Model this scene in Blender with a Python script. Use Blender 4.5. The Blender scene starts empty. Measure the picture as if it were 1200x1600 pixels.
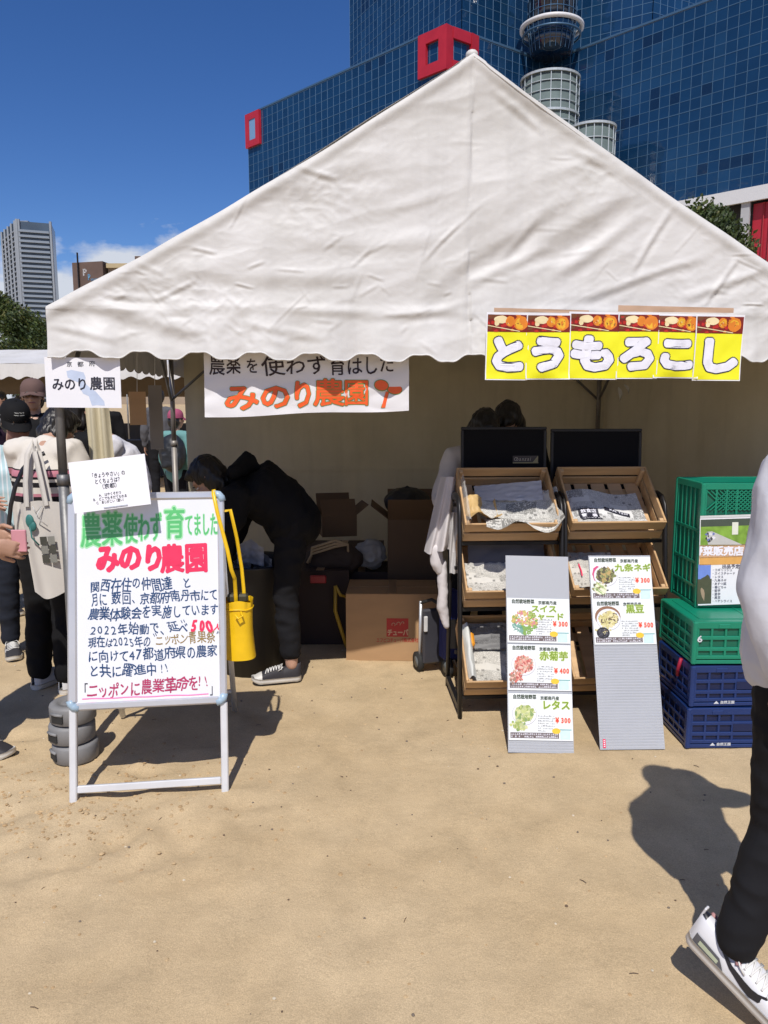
import bpy, bmesh, math, random
from mathutils import Vector, Matrix, Euler, noise
PI = math.pi
R = math.radians
random.seed(11)
scene = bpy.context.scene
col = scene.collection
# ------------------------------------------------------------------ camera, sky, sun, exposure
PITCH = 8.3
CAMH = 1.55
FPX = 1202.0
cam_d = bpy.data.cameras.new('camera'); cam = bpy.data.objects.new('camera', cam_d); col.objects.link(cam)
cam.location = (0, 0, CAMH); cam.rotation_euler = (R(90 - PITCH), 0, 0)
cam_d.sensor_fit = 'HORIZONTAL'; cam_d.sensor_width = 36; cam_d.lens = 36 * FPX / 1200
cam_d.clip_start = 0.05; cam_d.clip_end = 5000
scene.camera = cam
SUN_EL = 54.0
SUN_AZ = 184.6
sd = Vector((0.08, 1.0, 0)).normalized() * math.cos(R(SUN_EL)); sd.z = -math.sin(R(SUN_EL))
sun_d = bpy.data.lights.new('sun', 'SUN'); sun_d.energy = 4.3; sun_d.angle = R(0.53); sun_d.color = (1.0, 0.95, 0.88)
sun = bpy.data.objects.new('sun', sun_d); col.objects.link(sun); sun.location = (0, -5, 12)
sun.rotation_euler = sd.to_track_quat('-Z', 'Y').to_euler()
world = bpy.data.worlds.new('World'); scene.world = world; world.use_nodes = True
wn = world.node_tree.nodes; wl = world.node_tree.links
wn.clear()
def WN(t, **k):
    n = wn.new(t)
    for a, b in k.items(): setattr(n, a, b)
    return n
sky = WN('ShaderNodeTexSky', sky_type='NISHITA', sun_disc=False, sun_elevation=R(SUN_EL), sun_rotation=R(SUN_AZ), altitude=50, air_density=0.75, dust_density=0.45, ozone_density=3.2)
hsv = WN('ShaderNodeHueSaturation'); hsv.inputs['Saturation'].default_value = 1.26; hsv.inputs['Value'].default_value = 1.15; hsv.inputs['Hue'].default_value = .511
wl.new(sky.outputs[0], hsv.inputs['Color'])
bg1 = WN('ShaderNodeBackground'); bg1.inputs['Strength'].default_value = 0.10
wl.new(hsv.outputs[0], bg1.inputs['Color'])
tc = WN('ShaderNodeTexCoord')
mp = WN('ShaderNodeMapping'); mp.inputs['Scale'].default_value = (3.2, 3.2, 7.0); mp.inputs['Location'].default_value = (0.35, 0.1, 0.0)
wl.new(tc.outputs['Generated'], mp.inputs['Vector'])
n1 = WN('ShaderNodeTexNoise'); n1.inputs['Scale'].default_value = 1.6; n1.inputs['Detail'].default_value = 9; n1.inputs['Roughness'].default_value = 0.55
wl.new(mp.outputs[0], n1.inputs['Vector'])
sx = WN('ShaderNodeSeparateXYZ'); wl.new(tc.outputs['Generated'], sx.inputs[0])
# clouds only hug the horizon, all the way round
el = WN('ShaderNodeMapRange'); el.inputs['From Min'].default_value = 0.09; el.inputs['From Max'].default_value = 0.27; el.inputs['To Min'].default_value = 0.22; el.inputs['To Max'].default_value = -0.22
wl.new(sx.outputs['Z'], el.inputs['Value'])
ad = WN('ShaderNodeMath', operation='ADD'); wl.new(n1.outputs['Fac'], ad.inputs[0]); wl.new(el.outputs[0], ad.inputs[1])
cr = WN('ShaderNodeMapRange'); cr.inputs['From Min'].default_value = 0.47; cr.inputs['From Max'].default_value = 0.56; cr.inputs['To Max'].default_value = 0.95
wl.new(ad.outputs[0], cr.inputs['Value'])
bg2 = WN('ShaderNodeBackground'); bg2.inputs['Color'].default_value = (0.70, 0.74, 0.82, 1); bg2.inputs['Strength'].default_value = 0.95
mx = WN('ShaderNodeMixShader'); wl.new(cr.outputs[0], mx.inputs[0]); wl.new(bg1.outputs[0], mx.inputs[1]); wl.new(bg2.outputs[0], mx.inputs[2])
wo = WN('ShaderNodeOutputWorld'); wl.new(mx.outputs[0], wo.inputs['Surface'])
scene.view_settings.view_transform = 'Standard'; scene.view_settings.look = 'None'
scene.view_settings.exposure = 0.0; scene.view_settings.gamma = 1.0; scene.view_settings.use_curve_mapping = False
scene.render.engine = 'CYCLES'
scene.cycles.max_bounces = 8; scene.cycles.transmission_bounces = 6; scene.cycles.transparent_max_bounces = 12

# ------------------------------------------------------------------ pixel -> world
_cp, _sp = math.cos(R(PITCH)), math.sin(R(PITCH))
def ray(px, py):
    a = (px - 600) / FPX; b = (800 - py) / FPX
    return Vector((a, _cp + b * _sp, -_sp + b * _cp))
def atd(px, py, d):                 # point on the pixel ray at ground distance y = d
    r = ray(px, py); k = d / r.y
    return Vector((0, 0, CAMH)) + r * k
def atz(px, py, z=0.0):             # ... at height z
    r = ray(px, py); k = (z - CAMH) / r.z
    return Vector((0, 0, CAMH)) + r * k
def onplane(px, py, p, n):
    r = ray(px, py); o = Vector((0, 0, CAMH)); k = (p - o).dot(n) / r.dot(n)
    return o + r * k

# ------------------------------------------------------------------ materials
MATS = {}
def nodes_of(m): return m.node_tree.nodes, m.node_tree.links
def mat(name, c, rough=0.6, metal=0.0, var=0.10, scale=6.0, bump=0.0, bscale=60.0, spec=0.5, transl=0.0, stretch=(1, 1, 1), alpha=1.0, trans=0.0, bdist=0.01):
    if name in MATS: return MATS[name]
    m = bpy.data.materials.new(name); m.use_nodes = True; N, L = nodes_of(m)
    b = N['Principled BSDF']; b.inputs['Roughness'].default_value = rough; b.inputs['Metallic'].default_value = metal
    b.inputs['Specular IOR Level'].default_value = spec
    b.inputs['Base Color'].default_value = (*c, 1)
    tcn = N.new('ShaderNodeTexCoord'); mpn = N.new('ShaderNodeMapping'); mpn.inputs['Scale'].default_value = stretch
    L.new(tcn.outputs['Object'], mpn.inputs[0])
    if var > 0:
        nz = N.new('ShaderNodeTexNoise'); nz.inputs['Scale'].default_value = scale; nz.inputs['Detail'].default_value = 5
        L.new(mpn.outputs[0], nz.inputs['Vector'])
        mr = N.new('ShaderNodeMapRange'); mr.inputs['From Min'].default_value = .3; mr.inputs['From Max'].default_value = .7
        mr.inputs['To Min'].default_value = 1 - var; mr.inputs['To Max'].default_value = 1 + var
        L.new(nz.outputs['Fac'], mr.inputs['Value'])
        mu = N.new('ShaderNodeVectorMath'); mu.operation = 'SCALE'; mu.inputs[0].default_value = c
        L.new(mr.outputs[0], mu.inputs['Scale']); L.new(mu.outputs[0], b.inputs['Base Color'])
        r2 = N.new('ShaderNodeMapRange'); r2.inputs['To Min'].default_value = max(0, rough - .08); r2.inputs['To Max'].default_value = min(1, rough + .08)
        L.new(nz.outputs['Fac'], r2.inputs['Value']); L.new(r2.outputs[0], b.inputs['Roughness'])
    if bump > 0:
        nb = N.new('ShaderNodeTexNoise'); nb.inputs['Scale'].default_value = bscale; nb.inputs['Detail'].default_value = 4
        L.new(mpn.outputs[0], nb.inputs['Vector'])
        bp = N.new('ShaderNodeBump'); bp.inputs['Strength'].default_value = bump; bp.inputs['Distance'].default_value = bdist
        L.new(nb.outputs['Fac'], bp.inputs['Height']); L.new(bp.outputs[0], b.inputs['Normal'])
    if trans > 0: b.inputs['Transmission Weight'].default_value = trans
    if alpha < 1: b.inputs['Alpha'].default_value = alpha
    if transl > 0:
        tr = N.new('ShaderNodeBsdfTranslucent'); tr.inputs['Color'].default_value = (*c, 1)
        ms = N.new('ShaderNodeMixShader'); ms.inputs[0].default_value = transl
        out = N['Material Output']
        L.new(b.outputs[0], ms.inputs[1]); L.new(tr.outputs[0], ms.inputs[2]); L.new(ms.outputs[0], out.inputs['Surface'])
    m.diffuse_color = (*c, 1)
    MATS[name] = m
    return m

# ------------------------------------------------------------------ mesh collector
class MB:
    def __init__(s): s.v = []; s.f = []; s.mi = []; s.cur = 0
    def add(s, vs, fs, M=None):
        b = len(s.v)
        if M is not None: vs = [M @ Vector(v) for v in vs]
        s.v.extend([tuple(v) for v in vs]); s.f.extend([tuple(i + b for i in f) for f in fs]); s.mi.extend([s.cur] * len(fs))
    def box(s, c, sz, M=None, bev=0.0):
        x, y, z = sz[0] / 2, sz[1] / 2, sz[2] / 2; c = Vector(c)
        if bev > 0:
            b = min(bev, x * .9, y * .9, z * .9)
            # chamfered box: 24 verts
            vs = []; idx = {}
            for sx_ in (-1, 1):
                for sy_ in (-1, 1):
                    for sz_ in (-1, 1):
                        for k in range(3):
                            p = [sx_ * (x - b), sy_ * (y - b), sz_ * (z - b)]; p[k] = (sx_, sy_, sz_)[k] * (x, y, z)[k]
                            idx[(sx_, sy_, sz_, k)] = len(vs); vs.append(c + Vector(p))
            fs = []
            def q(*ks):
                pts = [vs[i] for i in ks]; n = (pts[1] - pts[0]).cross(pts[2] - pts[0]); ce = sum(pts, Vector()) / len(pts)
                fs.append(ks if n.dot(ce - c) > 0 else ks[::-1])
            for s1 in (-1, 1):
                q(idx[(s1, -1, -1, 0)], idx[(s1, 1, -1, 0)], idx[(s1, 1, 1, 0)], idx[(s1, -1, 1, 0)])
                q(idx[(-1, s1, -1, 1)], idx[(1, s1, -1, 1)], idx[(1, s1, 1, 1)], idx[(-1, s1, 1, 1)])
                q(idx[(-1, -1, s1, 2)], idx[(1, -1, s1, 2)], idx[(1, 1, s1, 2)], idx[(-1, 1, s1, 2)])
                for s2 in (-1, 1):
                    q(idx[(s1, s2, -1, 0)], idx[(s1, s2, 1, 0)], idx[(s1, s2, 1, 1)], idx[(s1, s2, -1, 1)])
                    q(idx[(s1, -1, s2, 0)], idx[(s1, 1, s2, 0)], idx[(s1, 1, s2, 2)], idx[(s1, -1, s2, 2)])
                    q(idx[(-1, s1, s2, 1)], idx[(1, s1, s2, 1)], idx[(1, s1, s2, 2)], idx[(-1, s1, s2, 2)])
                    for s3 in (-1, 1): q(idx[(s1, s2, s3, 0)], idx[(s1, s2, s3, 1)], idx[(s1, s2, s3, 2)])
            s.add(vs, fs, M); return
        vs = [c + Vector((a, b, d)) for a in (-x, x) for b in (-y, y) for d in (-z, z)]
        fs = [(0, 1, 3, 2), (4, 6, 7, 5), (0, 4, 5, 1), (2, 3, 7, 6), (0, 2, 6, 4), (1, 5, 7, 3)]
        s.add(vs, fs, M)
    def tube(s, pts, r, n=8, caps=True, M=None, flat=None):
        pts = [Vector(p) for p in pts]; rs = r if isinstance(r, (list, tuple)) else [r] * len(pts)
        vs = []; fs = []; up = None
        for i, p in enumerate(pts):
            t = (pts[min(i + 1, len(pts) - 1)] - pts[max(i - 1, 0)]).normalized()
            if up is None: up = Vector((0, 0, 1)) if abs(t.z) < .9 else Vector((0, 1, 0))
            a = t.cross(up).normalized(); b = a.cross(t).normalized(); up = b
            rr = rs[i]; ra, rb = (rr, rr) if not flat else (rr * flat[0], rr * flat[1])
            for k in range(n):
                th = 2 * PI * (k + .5) / n; vs.append(p + a * math.cos(th) * ra + b * math.sin(th) * rb)
        for i in range(len(pts) - 1):
            for k in range(n):
                k2 = (k + 1) % n; fs.append((i * n + k, i * n + k2, (i + 1) * n + k2, (i + 1) * n + k))
        if caps: fs.append(tuple(range(n))[::-1]); fs.append(tuple((len(pts) - 1) * n + k for k in range(n)))
        fs = [f[::-1] for f in fs]
        s.add(vs, fs, M)
    def cyl(s, c, r, h, n=24, r2=None, M=None):      # z axis, base at c
        c = Vector(c); r2 = r if r2 is None else r2
        vs = [c + Vector((r * math.cos(2 * PI * k / n), r * math.sin(2 * PI * k / n), 0)) for k in range(n)] + [c + Vector((r2 * math.cos(2 * PI * k / n), r2 * math.sin(2 * PI * k / n), h)) for k in range(n)]
        fs = [(k, (k + 1) % n, n + (k + 1) % n, n + k) for k in range(n)] + [tuple(range(n))[::-1], tuple(range(n, 2 * n))]
        s.add(vs, fs, M)
    def lathe(s, prof, n=32, M=None):
        vs = []; fs = []; m = len(prof)
        for k in range(n):
            a = 2 * PI * k / n
            for (r, z) in prof: vs.append(Vector((r * math.cos(a), r * math.sin(a), z)))
        for k in range(n):
            k2 = (k + 1) % n
            for i in range(m - 1): fs.append((k * m + i, k2 * m + i, k2 * m + i + 1, k * m + i + 1))
        s.add(vs, fs, M)
    def grid(s, nu, nv, fn, M=None, flip=False):
        vs = [Vector(fn(i / nu, j / nv)) for j in range(nv + 1) for i in range(nu + 1)]
        w = nu + 1
        fs = [(j * w + i, j * w + i + 1, (j + 1) * w + i + 1, (j + 1) * w + i) for j in range(nv) for i in range(nu)]
        if flip: fs = [f[::-1] for f in fs]
        s.add(vs, fs, M)
    def sphere(s, c, r, nu=16, nv=10, M=None):
        c = Vector(c); r = Vector(r) if not isinstance(r, (int, float)) else Vector((r, r, r))
        vs = []; fs = []
        for j in range(1, nv):
            ph = PI * j / nv
            for i in range(nu):
                th = 2 * PI * i / nu; vs.append(c + Vector((r.x * math.sin(ph) * math.cos(th), r.y * math.sin(ph) * math.sin(th), r.z * math.cos(ph))))
        for j in range(nv - 2):
            for i in range(nu):
                i2 = (i + 1) % nu; fs.append((j * nu + i, (j + 1) * nu + i, (j + 1) * nu + i2, j * nu + i2))
        t = len(vs); vs.append(c + Vector((0, 0, r.z))); b = len(vs); vs.append(c - Vector((0, 0, r.z)))
        for i in range(nu):
            i2 = (i + 1) % nu; fs.append((t, i, i2)); fs.append((b, (nv - 2) * nu + i2, (nv - 2) * nu + i))
        s.add(vs, fs, M)
    def poly(s, pts, th=0.0, M=None, n=None):        # flat polygon, optional thickness along -n
        pts = [Vector(p) for p in pts]; k = len(pts)
        if th == 0: s.add(pts, [tuple(range(k))], M); return
        if n is None: n = (pts[1] - pts[0]).cross(pts[2] - pts[1]).normalized()
        q = [p - n * th for p in pts]
        fs = [tuple(range(k)), tuple(range(k, 2 * k))[::-1]] + [(i, k + i, k + (i + 1) % k, (i + 1) % k) for i in range(k)]
        s.add(pts + q, fs, M)
    def mesh(s, name, mats, smooth=False):
        me = bpy.data.meshes.new(name); me.from_pydata(s.v, [], s.f)
        if not isinstance(mats, (list, tuple)): mats = [mats]
        for m in mats: me.materials.append(m)
        if len(mats) > 1: me.polygons.foreach_set('material_index', s.mi)
        if smooth: me.polygons.foreach_set('use_smooth', [True] * len(me.polygons))
        me.update(); return me
    def build(s, name, mats, parent=None, smooth=False, loc=None, rot=None, M=None, kind=None, label=None):
        return put(s.mesh(name, mats, smooth), name, parent, loc, rot, M, kind, label)
def put(me, name, parent=None, loc=None, rot=None, M=None, kind=None, label=None, scale=None):
    o = bpy.data.objects.new(name, me); col.objects.link(o)
    if parent is not None: o.parent = parent
    if M is not None: o.matrix_local = M
    if loc is not None: o.location = loc
    if rot is not None: o.rotation_euler = rot
    if scale is not None: o.scale = scale
    if kind: o['kind'] = kind
    if label: o['label'] = label
    return o
def tag(o, label=None, cat=None, group=None, kind=None):
    if label: o['label'] = label
    if cat: o['category'] = cat
    if group: o['group'] = group
    if kind: o['kind'] = kind
    return o
def thing(name, label, cat, loc=(0, 0, 0), rz=0.0, tilt=0.0, roll=0.0, group=None, M=None):
    o = bpy.data.objects.new(name, None); col.objects.link(o); o.empty_display_size = .1
    if M is not None: o.matrix_world = M
    else: o.rotation_mode = 'YXZ'; o.location = loc; o.rotation_euler = (tilt, roll, rz)
    return tag(o, label, cat, group)
def frame(loc, rz=0, tilt=0, roll=0):                # matrix: roll in plane, then tilt back, then yaw
    return Matrix.Translation(loc) @ Matrix.Rotation(rz, 4, 'Z') @ Matrix.Rotation(tilt, 4, 'X') @ Matrix.Rotation(roll, 4, 'Y')

# ------------------------------------------------------------------ lettering (Blender's own built-in glyphs)
_GL = {}
def glyph(ch, off=0.0):
    k = (ch, off)
    if k in _GL: return _GL[k]
    c = bpy.data.curves.new('t', 'FONT'); c.body = ch; c.size = 1; c.offset = off; c.resolution_u = 2
    o = bpy.data.objects.new('t', c); col.objects.link(o)
    dg = bpy.context.evaluated_depsgraph_get(); me = bpy.data.meshes.new_from_object(o.evaluated_get(dg))
    r = ([(v.co.x, v.co.y) for v in me.vertices], [tuple(p.vertices) for p in me.polygons])
    bpy.data.objects.remove(o); bpy.data.curves.remove(c); bpy.data.meshes.remove(me)
    _GL[k] = r; return r
def adv(ch):
    if ch == ' ': return .5
    if ord(ch) < 128: return .62
    if ch in '「」（）、。・ッャュョっゃゅょ': return .8
    if 0x3040 <= ord(ch) <= 0x30ff: return .9
    return 1.0
def text(mb, s, x0, x1, zc, h, eps=.0008, off=0.0, hand=0.0, slope=0.0, fn=None, rnd=None, skew=0.0):
    """write s between x0 and x1 centred on height zc in the local x/z plane, facing -y"""
    rnd = rnd or random.Random(len(s) * 7 + int(h * 1e4))
    tot = sum(adv(c) for c in s); w = (x1 - x0) / tot; x = x0
    for c in s:
        a = adv(c)
        if c not in ' 　':
            vs, fs = glyph(c, 0.0)
            cw = a * w; cell = .62 if ord(c) < 128 else 1.0
            j = hand; ang = rnd.gauss(0, .05) * j; sxx = 1 + rnd.gauss(0, .05) * j; szz = 1 + rnd.gauss(0, .06) * j; dz = rnd.gauss(0, .04) * j * h; sk = skew + rnd.gauss(0, .05) * j
            ca, sa = math.cos(ang), math.sin(ang); out = []
            for (gx, gy) in vs:
                u = (gx - cell / 2) * (cw / cell) * sxx; v = (gy - .38) * h * szz
                if hand: u += math.sin(gy * 5 + x * 90) * .018 * h * j; v += math.sin(gx * 5 + x * 70) * .018 * h * j
                u += sk * v
                X = x + cw / 2 + u * ca - v * sa; Z = zc + dz + u * sa + v * ca + slope * (x - x0)
                out.append((X, Z))
            # a bolder weight is the same outline laid down again around a small circle, like a round pen
            if off <= .008: ring = [(0, 0)]
            elif off < .03: ring = [(math.cos(q), math.sin(q)) for q in (.7, 2.3, 3.9, 5.5)]
            elif off < .07: ring = [(math.cos(q * PI / 4), math.sin(q * PI / 4)) for q in range(8)]
            else: ring = [(math.cos(q * PI / 7), math.sin(q * PI / 7)) for q in range(14)] + [(.5 * math.cos(q * PI / 3), .5 * math.sin(q * PI / 3)) for q in range(6)]
            rr_ = off * min(h, cw * 1.3)
            for q, (qx, qz) in enumerate(ring):
                e_ = eps + q * 4e-6
                mb.add([fn(X + qx * rr_, Z + qz * rr_, e_) if fn else (X + qx * rr_, -e_, Z + qz * rr_) for X, Z in out], fs)
        x += a * w
def rect(mb, x0, x1, z0, z1, eps, fn=None):
    if fn: mb.add([fn(x0, z0, eps), fn(x1, z0, eps), fn(x1, z1, eps), fn(x0, z1, eps)], [(0, 1, 2, 3)])
    else: mb.add([(x0, -eps, z0), (x1, -eps, z0), (x1, -eps, z1), (x0, -eps, z1)], [(0, 1, 2, 3)])
def disc(mb, cx, cz, rx, rz, eps, n=14, ang=0.0, wob=0.0, rnd=random):
    ps = []
    for k in range(n):
        a = 2 * PI * k / n; q = 1 + rnd.uniform(-wob, wob); u = rx * math.cos(a) * q; v = rz * math.sin(a) * q
        ps.append((cx + u * math.cos(ang) - v * math.sin(ang), -eps, cz + u * math.sin(ang) + v * math.cos(ang)))
    mb.add(ps, [tuple(range(n))])
def dashes(mb, x0, x1, z, h, eps, rnd, dens=1.0):     # print too small to read: little blocks of ink
    x = x0
    while x < x1:
        w = h * rnd.uniform(.55, .95)
        if rnd.random() < .9:
            a = rnd.random()
            if a < .5: rect(mb, x, x + w, z - h / 2, z - h * .25, eps); rect(mb, x + w * .3, x + w * .55, z - h * .25, z + h / 2, eps)
            else: rect(mb, x, x + w, z + h * .1, z + h * .4, eps); rect(mb, x, x + w * .3, z - h / 2, z + h * .1, eps); rect(mb, x + w * .6, x + w * .9, z - h / 2, z + h * .1, eps)
        x += h * 1.12

# ------------------------------------------------------------------ organic shapes
def loft(mb, pts, rad, lat=None, n=16):
    """closed elliptical tube; rad = (lateral, depth) per point; hemispherical-ish ends"""
    pts = [Vector(p) for p in pts]; rad = [(r, r) if isinstance(r, (int, float)) else r for r in rad]
    P = [pts[0]]; Q = []; T = []
    pp = []; rr = []
    t0 = (pts[1] - pts[0]).normalized(); t1 = (pts[-1] - pts[-2]).normalized()
    r0 = min(rad[0]); r1 = min(rad[-1])
    for a in (80, 55, 30): pp.append(pts[0] - t0 * r0 * math.sin(R(a)) * .9); rr.append((rad[0][0] * math.cos(R(a)), rad[0][1] * math.cos(R(a))))
    pp += pts; rr += rad
    for a in (30, 55, 80): pp.append(pts[-1] + t1 * r1 * math.sin(R(a)) * .9); rr.append((rad[-1][0] * math.cos(R(a)), rad[-1][1] * math.cos(R(a))))
    vs = []; fs = []; prev = Vector(lat) if lat is not None else None
    for i, p in enumerate(pp):
        t = (pp[min(i + 1, len(pp) - 1)] - pp[max(i - 1, 0)]).normalized()
        if prev is None: prev = Vector((1, 0, 0)) if abs(t.x) < .8 else Vector((0, 1, 0))
        a = (prev - t * prev.dot(t)).normalized()
        if lat is None: prev = a
        b = t.cross(a).normalized()
        for k in range(n):
            th = 2 * PI * k / n; vs.append(p + a * math.cos(th) * rr[i][0] + b * math.sin(th) * rr[i][1])
    m = len(pp)
    for i in range(m - 1):
        for k in range(n):
            k2 = (k + 1) % n; fs.append((i * n + k, i * n + k2, (i + 1) * n + k2, (i + 1) * n + k))
    fs.append(tuple(range(n))[::-1]); fs.append(tuple((m - 1) * n + k for k in range(n)))
    mb.add(vs, fs)
def remeshed(mb, voxel, smooth_it=4, disp=None, decim=None):
    me = bpy.data.meshes.new('tmp'); me.from_pydata(mb.v, [], mb.f); me.update()
    o = bpy.data.objects.new('tmp', me); col.objects.link(o)
    m = o.modifiers.new('r', 'REMESH'); m.mode = 'VOXEL'; m.voxel_size = voxel; m.use_smooth_shade = True
    if smooth_it: s = o.modifiers.new('s', 'SMOOTH'); s.iterations = smooth_it; s.factor = .5
    dg = bpy.context.evaluated_depsgraph_get(); out = bpy.data.meshes.new_from_object(o.evaluated_get(dg))
    bpy.data.objects.remove(o); bpy.data.meshes.remove(me)
    if disp:
        ns = [v.normal.copy() for v in out.vertices]
        for v, nn in zip(out.vertices, ns): v.co += nn * disp(v.co, nn)
        out.update()
    out.polygons.foreach_set('use_smooth', [True] * len(out.polygons))
    return out
def wrinkle(amp=.006, sc=9.0, st=(1, 1, .45), seed=0.0, fine=.25):
    def f(p, n):
        q = Vector((p.x * st[0], p.y * st[1], p.z * st[2])) * sc + Vector((seed, seed * 2, 0))
        a = 1 - 2 * abs(noise.noise(q)); b = 1 - 2 * abs(noise.noise(q * 2.3 + Vector((5, 1, 2))))
        return amp * (a * .7 + b * fine - .3)
    return f
# ------------------------------------------------------------------ people
skin = mat('skin', (.46, .27, .19), .5, var=.08, scale=14, bump=.15, bscale=90, bdist=.002)
lipm = mat('lips', (.36, .13, .11), .45, var=.05)
hairm = mat('black_hair', (.012, .010, .009), .42, var=.3, scale=40, bump=.8, bscale=70, stretch=(1, 1, .12), bdist=.006)
eyew = mat('eye_white', (.7, .68, .65), .25, var=0); eyed = mat('eye_dark', (.015, .01, .008), .15, var=0)
STAND = dict(pelvis=(0, 0, .93), waist=(0, 0, 1.06), chest=(0, 0, 1.25), neck=(0, .012, 1.43), head=(0, -.012, 1.585),
             shL=(.17, 0, 1.385), elL=(.225, .02, 1.11), wrL=(.225, -.05, .87), shR=(-.17, 0, 1.385), elR=(-.225, .02, 1.11), wrR=(-.225, -.05, .87),
             hiL=(.085, 0, .90), knL=(.095, -.015, .49), anL=(.10, .02, .09), hiR=(-.085, 0, .90), knR=(-.095, -.015, .49), anR=(-.10, .02, .09))
def V(*a): return Vector(a)
def hand_shapes(mb, wr, el, side, curl=.5, palm=None, s=1.0):
    d = (wr - el).normalized()
    pn = Vector(palm) if palm else Vector((-side, 0, 0))
    pn = (pn - d * pn.dot(d)).normalized(); lat = d.cross(pn).normalized()
    loft(mb, [wr - d * .01, wr + d * .03 * s, wr + d * .075 * s], [(.024 * s, .017 * s), (.036 * s, .015 * s), (.038 * s, .013 * s)], lat=lat, n=12)
    for k, (o, L, r) in enumerate([(-.029, .066, .0082), (-.0098, .075, .0088), (.0098, .071, .0085), (.028, .056, .0075)]):
        p = wr + d * .078 * s + lat * o * s; dd = (d + lat * o * 3.5).normalized(); pts = [p - dd * .02]
        pts.append(p)
        ang = 0
        for q, fr in enumerate((.42, .32, .26)):
            ang += curl * (.35, .6, .5)[q]
            v = dd * math.cos(ang) + pn * math.sin(ang); p = p + v * L * fr * s; pts.append(p)
        loft(mb, pts, [r * s * f for f in (1.05, 1.05, 1, .92, .8)], lat=lat, n=8)
    th = -1
    b = wr + d * .022 * s - lat * .026 * s; v1 = (d * .7 - lat * .62 + pn * .35).normalized(); v2 = (d * .9 - lat * .2 + pn * .4).normalized()
    loft(mb, [b, b + v1 * .038 * s, b + v1 * .038 * s + v2 * .03 * s, b + v1 * .038 * s + v2 * .052 * s], [.013 * s, .0115 * s, .0098 * s, .0082 * s], n=8)
def head_matrix(J, hrot):
    return Matrix.Translation(J['head']) @ Euler(hrot, 'XYZ').to_matrix().to_4x4()
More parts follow.
